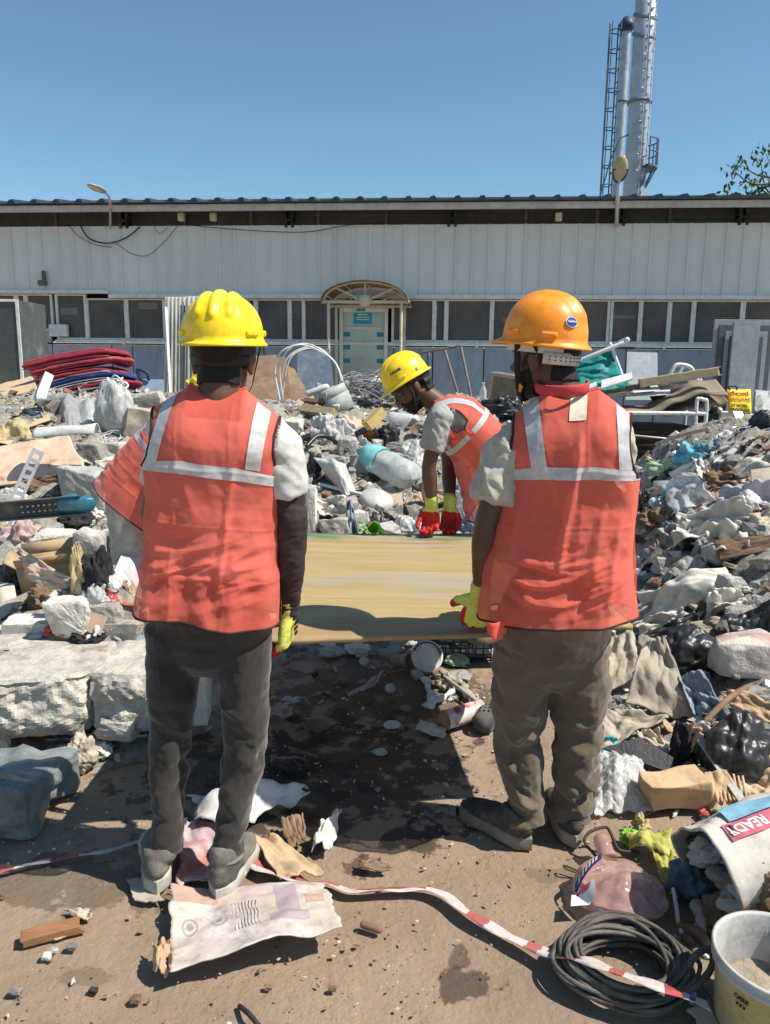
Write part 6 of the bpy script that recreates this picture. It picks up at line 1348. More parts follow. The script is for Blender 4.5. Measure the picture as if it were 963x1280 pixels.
 V,F=lathe([(.118,.13),(.12,L*.6),(.112,L*.64),(.12,L*.7),(.12,L),(.1,L+.03),(0,L+.03)],30,a,M,cap0=False);mk('jug_body',*dented((V,F),6,.022,8),mat('jug_clear',(.66,.70,.70),.22,.06,6,.05,40,dust=.3,dustcol=(.6,.58,.55),trans=.25,alpha=.8,spec=.6),e)
 p=hit(470,634);V,F=lathe([(.0,.085),(.06,.082),(.075,.070),(.11,.055),(.13,.03),(.135,.0),(.13,-.02)],34,p+V3(0,.08,.03),rotm(R_(18),R_(14),0),cap0=False);hero('drum_lid',(V,F),C_silver,'domed grey plastic lid in front of the water jug','lid','domed grey lid',solid=.006)
 panel([(488,618),(503,616),(504,634),(490,634)],C_cardp,'small tan card right of the domed grey lid','cardboard','cardboard_piece','small tan card',torn=.08)
 rod([(400,613,.05),(420,618,.05),(452,626,.05)],.014,C_wirew,'pale bent rod lying left of the domed grey lid','rod','plastic_rod','pale bent rod')
 panel([(398,620),(436,622),(432,648),(394,646)],C_sack,'dirty cream sack draped over the stones beyond the board','sack','sack','dirty cream sack',crumple=.08,k=.5,seed=9,torn=.1)
 panel([(434,624),(440,626),(449,668),(432,668)],C_blue,'blue grey rag hanging between stones just beyond the board','rag','rag','hanging blue rag',crumple=.06,k=.2,seed=5)
 rock(398,646,436,676,81,C_conc,'rough concrete stone at the far edge of the board','stone at the board edge',rough=.1);rock(440,636,462,658,83,C_pale,'pale stone right of the hanging blue rag','pale stone by the rag');rock(380,600,396,672,85,C_pale,'tall pale concrete post leaning right beside the dark sleeve','tall pale post',cubic=.85,dk=1.0)
 p=hit(465,668);V,F=lathe([(.0,0),(.035,0),(.048,.105),(.051,.11),(.045,.105),(.033,.006),(0,.006)],26,(0,0,0),rotm(R_(78),R_(52),0));hero('plastic_cup',dented((V+p+V3(0,0,.05),F),3,.01,18),C_lime,'lime green plastic cup lying just beyond the board','cup','lime green cup')
 wad(440,655,458,670,86,C_green,'pale green film wad left of the lime green cup','pale green wad','film_wad','film',cr=.35)
 wad(492,645,518,670,87,C_silver,'white crumpled bag right of the lime green cup','white crumpled bag','plastic_bag','bag',cr=.25);wad(514,648,536,668,88,C_aqua,'pale blue film wad next to the red gloves','pale blue wad','film_wad','film',cr=.3);wad(528,600,545,634,89,C_pink,'reddish white plastic scrap behind the forearm','reddish white scrap','plastic_scrap','plastic scrap',cr=.2)
 wad(570,606,600,652,90,C_clear,'wad of clear film seen under the vest of the bearded worker','clear film under the vest','film_wad','film',cr=.35);wad(572,640,600,668,91,C_blue,'blue and white wad right of the red gloves','blue white wad','cloth','cloth',cr=.3)
 for k,(c,m,lb,sh)in enumerate((([(312,446),(346,444),(350,500),(306,500)],C_wood2,'wide brown panel leaning behind the heap right of the yellow helmet','wide brown panel'),([(346,446),(358,448),(364,500),(348,500)],C_cardd,'narrow brown panel leaning right of the wide brown panel','narrow brown panel'),([(360,458),(368,462),(390,500),(360,500)],C_wood2,'short slanting brown board right of the narrow brown panel','short slanting board'))):
  panel(c,m,lb,'board','board',sh,Y=9.4+.2*k,k=.5,thick=.02)
 pts=[[(350,500),(344,462),(352,440),(374,431),(398,438),(420,455),(430,490)],[(354,500),(350,460),(362,436),(384,430),(408,442),(424,462),(428,492)],[(348,498),(356,455),(372,438),(396,434),(414,448),(426,470),(424,495)],[(352,502),(362,450),(384,436),(404,440),(418,452),(426,468),(430,480)]]
 V,F=join([tube(smooth_path([at_y(x,y,8.3+.12*k+.05*math.sin(i*2+k))for i,(x,y)in enumerate(q)],60),.0085,6)for k,q in enumerate(pts)]);hero('wire_loops',(V,F),C_wirew,'large white wire loops arching above the heap left of the porch','wire loops','white wire loops')
 panel([(372,440),(412,436),(420,500),(372,500)],mat('dark_blue_panel',(.10,.14,.19),.6,.15,2,.05,20,dust=.25),'dark blue grey panel leaning on the shed behind the wire loops','panel','panel','dark blue panel',Y=14.5,k=.6,thick=.03)
 panel([(470,470),(482,474),(490,500),(450,498)],C_steel,'grey triangular sheet standing left of the bearded worker helmet','metal sheet','metal_sheet','grey triangular sheet',Y=8.6,k=.3,thick=.006)
 rod([at_y(386,492,8.0),at_y(408,484,8.0)],.035,C_white,'short white tube on the crest left of the wire tangles','tube','plastic_tube','short white tube')
 e=empty('tube_frame',at_y(560,500,13.5),'rusty A shaped tube frame leaning on the shed behind the bearded worker','tube frame');HERO.append(('A shaped tube frame',at_y(560,470,13.5)))
 for a,b_ in(((528,441),(576,432)),((556,437),(572,490)),((576,432),(590,500)),((536,440),(530,500))):mk('tube',*tube([at_y(*a,13.5),at_y(*b_,13.2)],.022,8),mat('rusty_tube',(.22,.18,.15),.7,.3,10,.1,60),e)
 p0=at_y(613,512,8.6);s=pxm(p0);w_=46*s;h_=42*s;M=rotm(0,R_(8),R_(-24));c=at_y(637,489,8.7);e=empty('wooden_box',c-V3(0,0,h_/2),'brown wooden box with recessed front lying on the heap between the workers','wooden box');HERO.append(('brown wooden box',c))
 mk('carcass',*box(c,(w_,w_*.8,h_),M,.008),mat('box_brown',(.20,.135,.095),.7,.15,6,.1,50,dust=.25),e,smooth=False)
 fy=-w_*.4-.004
 for dx,dz,sx,sz in((0,h_*.44,w_*.98,h_*.1),(0,-h_*.40,w_*.98,h_*.18),(-w_*.43,.02,w_*.12,h_*.70),(w_*.43,.02,w_*.12,h_*.70)):mk('front_rail',*box(c+M@V3(dx,fy,dz),(sx,.014,sz),M,.003),mat('box_tan',(.42,.32,.22),.7,.12,6,.1,50,dust=.25),e,smooth=False)
 wad(600,500,664,528,93,C_black,'black bags and cables bunched under the brown wooden box','black bags under the box','plastic_bag','bag',cr=.3)
 p=at_y(604,492,8.4);V,F=bottle(.22,.035,3);hero('bottle',(V+p-V3(0,0,.1),F),C_clear,'small clear bottle standing left of the brown wooden box','bottle','small clear bottle')
centre_zone()
# in front of the shed, left and right
def far_zone():
 e=empty('dark_container',at_y(0,500,12.5),'dark grey tall container cut off by the left picture edge','container');HERO.append(('dark grey container',at_y(5,430,12.5)))
 a,b_=at_y(-60,374,12.5),at_y(22,374,12.5);zt=a[2];M=mat('dark_grey_sheet',(.075,.085,.088),.6,.15,2,.05,20,dust=.2)
 mk('container_side',*box(V3((a[0]+b_[0])/2,13.0,zt/2),(b_[0]-a[0],1.0,zt),None,.01),M,e,smooth=False);mk('edge_trim',*box(V3(b_[0]-.012,12.494,zt/2),(.05,.02,zt+.01),None,.004),M_trim,e,smooth=False);mk('top_trim',*box(V3((a[0]+b_[0])/2,12.49,zt-.012),(b_[0]-a[0]-.07,.02,.04),None,.004),M_trim,e,smooth=False)
 reds=[mat('crimson_mattress',(.30,.028,.05),.85,.15,6,.12,120,dust=.18,dustcol=(.55,.3,.32)),mat('rose_mattress',(.42,.06,.085),.85,.12,6,.12,120,dust=.22,dustcol=(.6,.36,.38))]
 blu=mat('blue_mattress',(.022,.045,.21),.8,.15,6,.12,120,dust=.15)
 rows=[(458,28,120,440,148,reds[0],'crimson mattress on top of the stack, folded at its right end','top crimson mattress'),(466,38,128,449,150,reds[1],'rose red mattress second from the top of the stack','second mattress'),(476,44,118,463,146,reds[0],'dark red mattress third from the top of the stack','third mattress'),(482,60,128,468,156,blu,'blue mattress below the three red ones in the stack','blue mattress'),(492,64,140,478,160,reds[0],'dark red mattress at the bottom of the stack with pale piping','lowest mattress')]
 for k,(yl,xl,xm,ym,xr,m,lb,sh)in enumerate(rows):
  Y=10.8;a,c,d=at_y(xl,yl,Y),at_y(xm,ym,Y),at_y(xr,ym+5,Y+.1);P=smooth_path([a,(a+c)/2+V3(0,0,.02),c,(c+d)/2+V3(0,0,.01),d],30)
  V,F=tube(P,[(.055,.36)]*30,24,ref=(0,0,1));V+=np.outer(.012*fbm(V*6,k,2),(0,0,1));V[:,1]+=.36;o=hero('mattress',(V,F),m,lb,'mattress',sh,group='mattresses stacked by the shed')
  for dz in(-.045,.045):mk('piping',*tube(P+V3(0,-.335+.36,dz),.009,6),M_trim if k>2 else reds[1],o)
 V,F=join([tube(tangle(60+q,.16,4,.7,90)+at_y(146,488,10.0),.012,5)for q in range(2)]);hero('wire_coil',(V,F),C_wirew,'loose white wire coil hanging at the right end of the mattress stack','wire coil','loose wire coil')
 for k,(x0,x1,yt,lb,sh)in enumerate(((207,236,371,'tall corrugated grey sheet leaning on the shed, left one beside the white post','left corrugated sheet'),(232,264,370,'tall corrugated grey sheet leaning on the shed partly behind the yellow helmet','right corrugated sheet'))):
  a,b_=at_y(x0,yt,16.9-.1*k),at_y(x1,yt,16.9-.1*k);n=80;u=np.linspace(0,1,n);V=[]
  for t in np.linspace(0,1,6):V.append(np.stack([a[0]+(b_[0]-a[0])*u,16.9-.1*k-.55*t+.018*np.sin(u*2*math.pi*6)+.02*k,np.full(n,a[2]*(1-t))],1))
  hero('corrugated_sheet',(np.concatenate(V),gridF(n,6)),mat('grey_fibre_cement',(.33,.33,.315),.85,.15,3,.15,30,dust=.3,dustcol=(.52,.5,.46),stretch=(2,2,.3)),lb,'corrugated sheet',sh,solid=.008)
 rod([at_y(207,384,16.0),at_y(213,500,15.6)],.04,M_trim,'white wooden post leaning at the left edge of the corrugated sheets','post','white_post','white post',seg=4)
 panel([(166,474),(205,475),(205,500),(164,500)],mat('small_blue_panel',(.22,.29,.42),.6,.1,3,.05,30,dust=.2),'small blue grey panel standing right of the mattress stack','panel','panel','small blue panel',Y=13.0,k=.2,thick=.03)
 V,F=tube(smooth_path([at_y(176,474,13.1),at_y(172,462,13.1),at_y(184,466,13.1),at_y(186,474,13.1)],20),.03,8);hero('dark_bracket',(V,F),mat('navy_paint',(.03,.05,.10),.5),'navy bent bracket on the small blue panel','bracket','navy bracket')
 e=empty('collapsed_tarpaulin',at_y(755,500,12.0),'teal tarpaulin stretched on a collapsed white pole frame behind the orange helmet','tarpaulin');HERO.append(('teal tarpaulin',at_y(750,460,12)))
 C4=[at_y(700,462,12.2),at_y(764,432,12.2),at_y(783,486,11.8),at_y(694,496,11.8)];n=30;u,v=np.meshgrid(np.linspace(0,1,n),np.linspace(0,1,n));u,v=u.ravel(),v.ravel()
 V=np.outer((1-u)*(1-v),C4[0])+np.outer(u*(1-v),C4[1])+np.outer(u*v,C4[2])+np.outer((1-u)*v,C4[3]);V[:,1]+=.05*ridge(np.stack([u*2+v,v*5-u*2,u*0+2],1),3,3)-.1*np.sin(u*math.pi)*np.sin(v*math.pi);mk('tarpaulin_sheet',V,gridF(n,n),C_teal,e,solid=.004)
 for a,b_,r_ in(((700,461),(783,427),.035),((763,430),(786,492),.03),((776,428),(784,425),.045)):mk('frame_pole',*tube([at_y(*a,12.15),at_y(*b_,12.0)],r_,8),M_trim,e)
 V=np.array([at_y(694+92*t,480-6*t+6*s+3*math.sin(t*14+s),11.6+.08*math.sin(t*9+2*s))for s in np.linspace(0,1,8)for t in np.linspace(0,1,40)]);mk('rolled_hem',V,gridF(40,8),C_teal,e,solid=.01)
 panel([(752,476),(790,466),(791,474),(752,486)],M_trim,'white slat lying across the bottom of the teal tarpaulin','slat','pale_plank','white slat',Y=11.4,k=.1,thick=.03)
 panel([(725,486),(746,478),(747,483),(726,491)],M_trim,'short white slat under the teal tarpaulin','slat','pale_plank','short white slat',Y=11.3,k=.1,thick=.03)
 panel([(784,440),(822,441),(822,500),(782,500)],mat('scuffed_blue_sheet',(.33,.38,.42),.6,.15,3,.05,30,dust=.35,dustcol=(.5,.5,.48),dscale=4),'scuffed pale metal sheet leaning on the shed right of the tarpaulin','metal sheet','metal_sheet','scuffed metal sheet',Y=15.6,k=.4,thick=.02)
 pts=[at_y(x,y,12.6)for x,y in((832,480),(842,460),(850,456),(864,460),(872,476),(880,484))];hero('chair_frame',join([tube(smooth_path(pts,30),.035,8),tube(smooth_path([at_y(x,y,12.8)for x,y in((846,470),(858,458),(874,472),(878,482))],24),.025,8)]),M_trim,'upturned white tubular chair frame among the planks','chair frame','white chair frame')
 M_mat=mat('brown_rolled_matting',(.25,.20,.14),.85,.15,5,.15,40,dust=.25,stretch=(1,4,4));M_plk=mat('pale_plank',(.44,.35,.22),.8,.12,5,.15,40,dust=.25,stretch=(1,6,6))
 def plk(a,b_,w_,t,Y,m,lb,sh,nm='plank',bend=0):
  A,B=at_y(*a,Y),at_y(*b_,Y-.2);d=unit(B-A);M=frame(d,V3(0,0,1));M=np.stack([M[:,2],M[:,1],M[:,0]],1);V,F=plank(np.linalg.norm(B-A),t,w_,int(a[0]),bend);hero(nm,(V@M.T+(A+B)/2,F),m,lb,'plank' if nm=='plank' else 'matting',sh,smooth=False)
 plk((736,490),(812,483),.10,.25,12.2,M_wood_dk:=mat('dark_timber',(.15,.10,.07),.8,.2,6,.2,40,dust=.2),'dark brown timber under the pale plank, right of the orange helmet','dark timber')
 plk((800,479),(898,464),.13,.12,11.9,M_plk,'long pale plank sloping up to the right over the bench pile','long pale plank')
 plk((725,496),(850,488),.07,.3,12.5,C_steel,'grey steel profile lying under the planks of the bench pile','grey profile','plank')
 for q,(pa,lb,sh)in enumerate((([(780,512),(820,508),(850,492),(880,478),(912,476)],'brown folded mat curling along the front of the bench pile','brown folded mat'),([(800,512),(840,512),(870,500),(895,492),(912,484)],'lower brown mat with wavy edge on the bench','lower brown mat'))):
  P=smooth_path([at_y(x,y,11.6+.1*q)for x,y in pa],40);w2=np.interp(np.linspace(0,1,40),[0,.4,1],[.05,.09,.22]);V=np.concatenate([[p+V3(0,.5*t,-w2[i]*(1-t)+.015*math.sin(i*.5))for i,p in enumerate(P)]for t in(0,.25,.6,1)]);hero('rolled_mat',(V,gridF(40,4)),M_mat,lb,'matting',sh,solid=.03)
 wad(818,478,864,506,95,M_black,'black rubber roll in the middle of the bench pile','black rubber roll','rubber_roll','rubber roll',cr=.12)if False else None
 V,F=tube([at_y(822,493,12.1),at_y(858,486,12.1)],.12,18);hero('rubber_roll',(V,F),M_black,'black rubber roll in the middle of the bench pile','rubber roll','black rubber roll')
 for k,(c,lb,sh)in enumerate((([(790,486),(822,482),(826,488),(792,491)],'white sheet scrap on the left of the bench pile','white scrap on the bench'),([(800,490),(838,487),(838,493),(802,496)],'second white sheet scrap below the first on the bench pile','second white scrap'))):panel(c,M_trim,lb,'sheet','sheet_scrap',sh,Y=11.8,k=.2)
 e=empty('steel_bench',at_y(830,550,11.6),'white steel bench frame carrying planks and mats beside the rubble','bench');HERO.append(('white bench frame',at_y(830,520,11.6)))
 Y=11.6;z0=0.0;A,B=at_y(770,516,Y),at_y(883,517,Y)
 for dy in(0,.8):mk('top_rail',*tube([A+V3(0,dy,0),B+V3(0,dy,0)],.03,8),M_trim,e)
 for x,nm in((A[0],0),(B[0],1)):
  for dy in(0,.8):mk('leg',*tube([V3(x,Y+dy,z0),V3(x,Y+dy,A[2])],.03,8),M_trim,e)
 mk('end_loop',*tube(smooth_path([V3(B[0],Y,.1),V3(B[0],Y,A[2]+.1),at_y(880,500,Y),at_y(874,499,Y),at_y(871,506,Y),V3(B[0]-.12,Y,.2)],40),.028,8),M_trim,e)
 mk('lower_bar',*tube([at_y(790,544,Y-.1),at_y(872,552,Y-.1)],.014,8),C_steel,e)
 e=empty('dark_cabinet',V3(A[0]+.9,12.1,0),'dark slatted cabinet standing under the white bench frame','cabinet');HERO.append(('dark cabinet',V3(A[0]+.9,12.1,.3)))
 mk('cabinet_body',*box(V3((A[0]+B[0])/2-.1,12.15,.37),(B[0]-A[0]-.15,.8,.7),None,.01),mat('very_dark_brown',(.022,.018,.016),.7,.3,4,.1,20),e,smooth=False)
 for k in range(6):mk('slat',*box(V3((A[0]+B[0])/2-.3,11.735,.12+.10*k),(B[0]-A[0]-.8,.02,.035),None,.003),mat('slat_brown',(.05,.038,.03),.7),e,smooth=False)
 p=at_y(890,530,11.9);s=pxm(p);e=empty('green_crate',V3(p[0],11.9,0),'dark green box right of the bench legs with odds and ends on top','crate');HERO.append(('dark green box',p))
 mk('crate_body',*box(V3(p[0],12.1,p[2]-.1),(22*s,.4,42*s),None,.02),mat('dark_green',(.018,.06,.045),.5,.2,5,.05,40,dust=.15),e,smooth=False)
 for k in range(4):hero('crate_item',ellipsoid(at_y(884+5*k,511+(k%2)*2,12.0),np.diag([.05,.06,.05])),(C_white,M_black,C_cardd,C_white)[k],('white round pot leftmost on the dark green box','black round pot on the dark green box','brown pot on the dark green box','white pot at the right end of the dark green box')[k],'pot',('left white pot','black pot','brown pot','right white pot')[k])
 for k,(x0,x1,y0,y1,lb,sh)in enumerate(((902,944,516,526,'upper pale foam slab under the yellow sign','upper foam slab'),(902,950,526,538,'lower pale foam slab under the yellow sign','lower foam slab'))):
  a,b_=at_y(x0,y0,11.8),at_y(x1,y1,11.8);hero('foam_slab',box(V3((a[0]+b_[0])/2,12.2,(a[2]+b_[2])/2),(b_[0]-a[0],.8,a[2]-b_[2]-.01),rotm(0,R_(2-3*k),0),.02),C_white,lb,'foam slab',sh,smooth=False,group='pale slabs stacked on the right')
 a=at_y(902,538,11.9);hero('support_block',box(V3(a[0]+.3,12.2,a[2]/2-.01),(.5,.6,a[2]),None,.02),C_grey,'grey block carrying the foam slabs under the yellow sign','block','grey support block',smooth=False)
 TL,TR,BR,BL=[at_y(x,y,11.75)for x,y in((913,487),(943,487),(939.5,517),(911,515))];e=empty('warning_sign',(BL+BR)/2,'yellow work in progress sign with red and black lettering standing on the foam slabs','sign');HERO.append(('yellow sign',(TL+BR)/2))
 def SG(u,v,o=0.0):return TL*(1-u)*(1-v)+TR*u*(1-v)+BR*u*v+BL*(1-u)*v+V3(0,-o+.12*(1-v),0)
 n=6;uv=[(u,v)for v in np.linspace(0,1,n)for u in np.linspace(0,1,n)];mk('sign_board',np.array([SG(u,v)for u,v in uv]),gridF(n,n),mat('sign_yellow',(.78,.60,.03),.5,.08,6,0,dust=.15),e,solid=.012)
 mk('sign_handle',*tube(smooth_path([SG(.12,.0),SG(.12,-.12),SG(.42,-.12),SG(.42,.0)],20),.015,8),mat('navy_paint',(.03,.05,.10),.5),e);mk('sign_foot',*join([tube([SG(0.05,.96,-.02),SG(.95,.98,-.02)],.02,8)]),M_black,e)
 Rd=mat('sign_red',(.60,.06,.02),.6,.05,5,0)
 for txt,v,sz,m,w_ in(('ಕೆಲಸ',.17,.22,Rd,.82),('ನಡೆಯುತ್ತಿದೆ',.44,.22,Rd,.88),('AT WORK-',.70,.17,M_print,.80),('PROGRESS',.87,.17,M_print,.84)):
  V,F=text_mesh(txt,1.0,.02)
  if len(V):
   ex=V.max(0)-V.min(0);c=(V.max(0)+V.min(0))/2;mk('lettering',np.array([SG(.5+(q[0]-c[0])/ex[0]*w_,v-(q[1]-c[1])/ex[1]*sz*.85,.0105)for q in V]),F,m,e,smooth=False)
 mm=[mat('grey_door_paint',(.30,.33,.36),.6,.12,3,.05,20,dust=.2),mat('dark_door_paint',(.10,.115,.13),.6,.12,3,.05,20,dust=.15)]
 e=empty('door_panel',at_y(928,500,15.3),'grey framed door leaf with dark inlays leaning on the shed at far right','door leaf');HERO.append(('leaning grey door',at_y(928,440,15.3)))
 def pl(x0,x1,y0,y1,Y,m,nm,t=.04):a,b_=at_y(x0,y0,Y),at_y(x1,y1,Y);mk(nm,*box(V3((a[0]+b_[0])/2,Y+t/2,(a[2]+b_[2])/2),(b_[0]-a[0],t,a[2]-b_[2]),None,.006),m,e,smooth=False)
 pl(894,962,399,520,15.42,mm[0],'leaf');pl(900,956,406,520,15.37,mm[1],'inlay');pl(908,950,414,520,15.31,mm[0],'inner_frame');pl(913,945,420,520,15.26,mm[1],'inner_inlay');pl(918,940,402,520,15.18,mm[0],'centre_stile',.06)
 panel([(944,487),(990,490),(990,516),(944,514)],C_grey,'grey green tarpaulin sheet right of the yellow sign','tarpaulin','tarpaulin','grey green sheet',Y=11.9,k=.5,crumple=.05)
 wad(944,512,985,540,97,C_black,'black bag at the right edge below the grey green sheet','black bag at the edge','plastic_bag','bag',cr=.2)
far_zone()
# right flank of the heap
def right_zone():
 panel([(848,556),(876,553),(884,578),(842,584)],C_cyan,'bright cyan plastic film bunched at the crest of the right heap','plastic film','plastic_film','bright cyan film',crumple=.09,k=.6,seed=2,torn=.15)
 panel([(812,578),(850,572),(862,586),(810,596)],C_green,'pale green plastic film spread left of the cyan film','plastic film','plastic_film','pale green film',crumple=.05,k=.7,seed=3,torn=.15)
 panel([(796,584),(822,576),(830,586),(798,592)],C_clear,'clear film on the ground left of the pale green film','plastic film','plastic_film','clear film by the green one',crumple=.04,k=.7,seed=4,torn=.15)
 rod([(820,562,.05),(850,556,.08),(884,552,.1)],.015,C_pink,'thin pale red strip lying behind the cyan film','strip','strip','pale red strip')
 panel([(836,592),(872,572),(876,582),(844,602)],C_grey,'grey flat metal strip lying below the cyan film','metal strip','metal_strip','grey flat strip')
 panel([(826,604),(868,588),(894,624),(842,642)],C_clear,'wide transparent sheet with blue corners on the right heap','plastic sheet','plastic_sheet','wide transparent sheet',crumple=.05,k=.5,seed=5,torn=.08)
 wad(828,608,840,624,4,C_cyan,'blue film corner at the left of the wide transparent sheet','blue film corner','film_scrap','film scrap',cr=.35);wad(846,600,854,612,5,C_cyan,'small blue film tuft on top of the wide transparent sheet','blue film tuft','film_scrap','film scrap',cr=.35)
 panel([(866,572),(884,576),(886,602),(872,596)],C_white,'white film piece hanging above the torn brown carton','film piece','film_piece','white film piece',crumple=.05,torn=.12,k=.2)
 panel([(884,590),(914,583),(930,602),(888,616)],C_cardd,'brown torn carton wall with ragged edge on the right heap','cardboard','cardboard_piece','ragged brown carton',crumple=.05,torn=.2,k=.3,seed=7)
 panel([(872,624),(938,590),(938,600),(866,642)],C_card,'long strip of brown card running down the right heap','cardboard','cardboard_strip','long card strip',crumple=.02,torn=.06,k=.5)
 panel([(926,600),(948,592),(948,612),(920,614)],C_cardp,'tan card piece right of the ragged brown carton','cardboard','cardboard_piece','tan card piece',crumple=.03,torn=.08)
 panel([(938,588),(985,582),(985,612),(940,606)],C_tan,'flat tan slab at the right edge above the lavender cloth','slab','fibre_slab','flat tan slab',k=.4,thick=.02)
 panel([(902,612),(985,610),(985,634),(892,640)],C_lav,'lavender cloth draped at the right edge of the heap','cloth','cloth','lavender cloth',crumple=.10,k=.5,seed=8,torn=.08)
 wad(920,616,955,642,11,C_white,'white cloth bundle lying in the lavender cloth','white cloth bundle','cloth','cloth',cr=.2)
 panel([(848,640),(932,626),(944,660),(842,684)],C_sack,'wide dirty cream sheet sagging over the right heap','sheet','cloth_sheet','wide cream sheet',crumple=.13,k=.5,seed=9,torn=.06)
 panel([(826,652),(858,644),(866,684),(824,684)],C_cloth,'grey cloth hanging from the left end of the wide cream sheet','cloth','cloth','hanging grey cloth',crumple=.10,k=.35,seed=10,torn=.08)
 panel([(884,660),(935,652),(940,694),(880,700)],C_sack,'second cream sheet folded in front of the wide cream sheet','sheet','cloth_sheet','second cream sheet',crumple=.10,k=.45,seed=11,torn=.06)
 panel([(936,642),(985,634),(985,660),(938,664)],C_tan,'beige sheet at the right edge below the lavender cloth','sheet','sheet','beige sheet',crumple=.05,k=.5)
 p,w_,d_,h_=bb(853,667,883,690);hero('black_box',(box((0,0,h_/2),(w_,d_*.6,h_),None,.01)[0]@rotm(R_(-20),0,R_(15)).T+p,box((0,0,0),(1,1,1),None,.3)[1])if False else((chunk(61,(w_,d_*.6,h_),2,.02,cubic=.8)[0]+p),chunk(61,(w_,d_*.6,h_),2,.02,cubic=.8)[1]),C_black,'black plastic box mouth in front of the wide cream sheet','box','black box')
 rod([at_y(834,697,hit(834,697)[1]),at_y(850,681,hit(838,690)[1])],.02,C_teal,'short teal plastic stick left of the black box','stick','teal_stick','teal stick',seg=4)
 rod([(852,688,.06),(868,692,.06),(886,694,.06)],.008,C_wirew,'thin white rod in front of the black box','rod','white_rod','thin white rod')
 panel([(893,672),(928,652),(966,664),(898,690)],C_red,'faded red carton lid lying on the right heap','carton','red_card_sheet','faded red carton lid',crumple=.015,k=.5,thick=.01)
 panel([(892,676),(900,692),(975,678),(975,700)][:1]+[(970,668),(970,686),(900,700)],C_cardd,'brown carton side under the faded red lid','carton','brown_card_sheet','brown carton side',crumple=.01,k=.3,thick=.01)
 for k,(a,b_,w_,m,lb,sh)in enumerate((((905,706),(975,672),.07,C_wood,'weathered plank sloping up to the right under the carton side','upper sloping plank'),((850,768),(985,700),.10,C_tan,'pale plank sloping up along the right edge over the white sacks','pale sloping plank'),((890,772),(985,738),.10,C_tan,'wide grey plank at the right edge above the black bag','wide grey plank'),((905,722),(940,706),.05,C_wood,'short plank end between the grey slabs and the sloping plank','short plank end'))):
  A=hit(*a)+V3(0,-.05,.08);B=at_y(b_[0],b_[1],A[1]+.35+.1*k);M=frame(unit(B-A),V3(0,-.3,1));V,F=plank(np.linalg.norm(B-A),w_*1.4,.022,k+3,.006);Mx=np.stack([M[:,2],M[:,1],M[:,0]],1);hero('plank',(V@Mx.T+(A+B)/2,F),m,lb,'plank',sh,smooth=False)
 wad(796,612,812,640,21,C_black,'black crumpled film next to the vest of the right worker','black film by the vest','film_wad','film',cr=.35);wad(800,640,842,662,22,C_cardd,'dark brown leaves and rags heaped beside the right worker','brown rags heap','rag','rag',cr=.4)
 panel([(806,612),(838,602),(836,614),(808,624)],C_cardp,'flat tan card left of the wide transparent sheet','cardboard','cardboard_piece','flat tan card',k=.5);panel([(818,602),(848,602),(846,610),(818,608)],C_white,'white foam strip on the flat tan card','foam strip','foam_strip','white foam strip',thick=.02)
 p=hit(820,634);V,F=ellipsoid(p+V3(0,0,.03),rotm(0,R_(20),R_(20))@np.diag([.06,.04,.04]));hero('plastic_bottle',(V,F),mat('pale_blue_white',(.58,.64,.72),.4,.08,5,0,dust=.2),'small pale bluish bottle lying below the flat tan card','bottle','pale bluish bottle')
 for k,(c,m,lb,sh)in enumerate((([(888,566),(955,536),(960,556),(900,586)],C_clear,'patterned grey white plastic sheet at the right crest','patterned sheet'),([(912,592),(975,552),(985,574),(928,602)],C_sack,'beige sack lying at the right crest edge','beige crest sack'),([(926,532),(960,520),(985,534),(930,546)],C_blue,'blue grey shirt flung over the right crest','blue grey shirt'),([(946,520),(985,514),(985,530),(950,534)],C_lav,'lilac cloth at the right edge above the blue grey shirt','lilac cloth'),([(884,552),(920,534),(924,544),(890,562)],C_white,'white plastic strip left of the perforated bar','white crest strip'),([(872,566),(902,548),(904,560),(880,574)],C_blue,'dark grey cloth strip right of the cyan film','dark grey strip'))):
  panel(c,m,lb,'sheet' if k in(0,1,4)else 'cloth','plastic_sheet' if k in(0,1,4)else 'cloth',sh,crumple=.07,k=.5,seed=20+k,torn=.06)
 a,b_=at_y(924,522,7.2),at_y(934,546,7.0);M=frame(unit(b_-a),(1,0,0));e=empty('perforated_bar',(a+b_)/2,'perforated grey steel bar sticking up from the right crest','steel bar');HERO.append(('perforated bar',(a+b_)/2));L=np.linalg.norm(b_-a)*1.6
 mk('bar',*box((a+b_)/2,(.09,.03,L),M,.004),M_galv,e,smooth=False);mk('bar_holes',*join([box(a+(b_-a)*t-V3(0,.018,0)+M[:,0]*-.028,(.02,.006,.02),M)for t in np.linspace(0.0,1.0,8)]),M_black,e,smooth=False)
 for k,(c,lb,sh)in enumerate((([(836,716),(858,696),(884,702),(868,742)],'grey broken slab piece leaning, right of the rock dust patch','leaning grey slab'),([(858,698),(884,694),(886,712),(862,716)],'smaller grey slab behind the leaning grey slab','smaller grey slab'))):panel(c,C_conc,lb,'slab','concrete_plate',sh,k=.4,thick=.035,crumple=.01,torn=.05)
 rock(818,694,848,716,55,C_conc,'grey lump in the dust patch beside the right worker','lump in the dust')
 wad(868,672,892,700,25,C_cloth,'small dusty grey bag between the cream sheet and the red lid','small dusty bag','bag','bag',cr=.2)
 panel([(800,746),(905,704),(926,736),(800,786)],C_sack,'long white woven sack rolled out beside the right worker hip','sack','woven_sack','long white sack',crumple=.10,k=.5,seed=31,ruck=.07,torn=.04)
 panel([(886,744),(926,736),(934,756),(880,776)],C_sack,'rumpled cream sack end right of the long white sack','sack','woven_sack','rumpled sack end',crumple=.09,k=.4,seed=32,torn=.08)
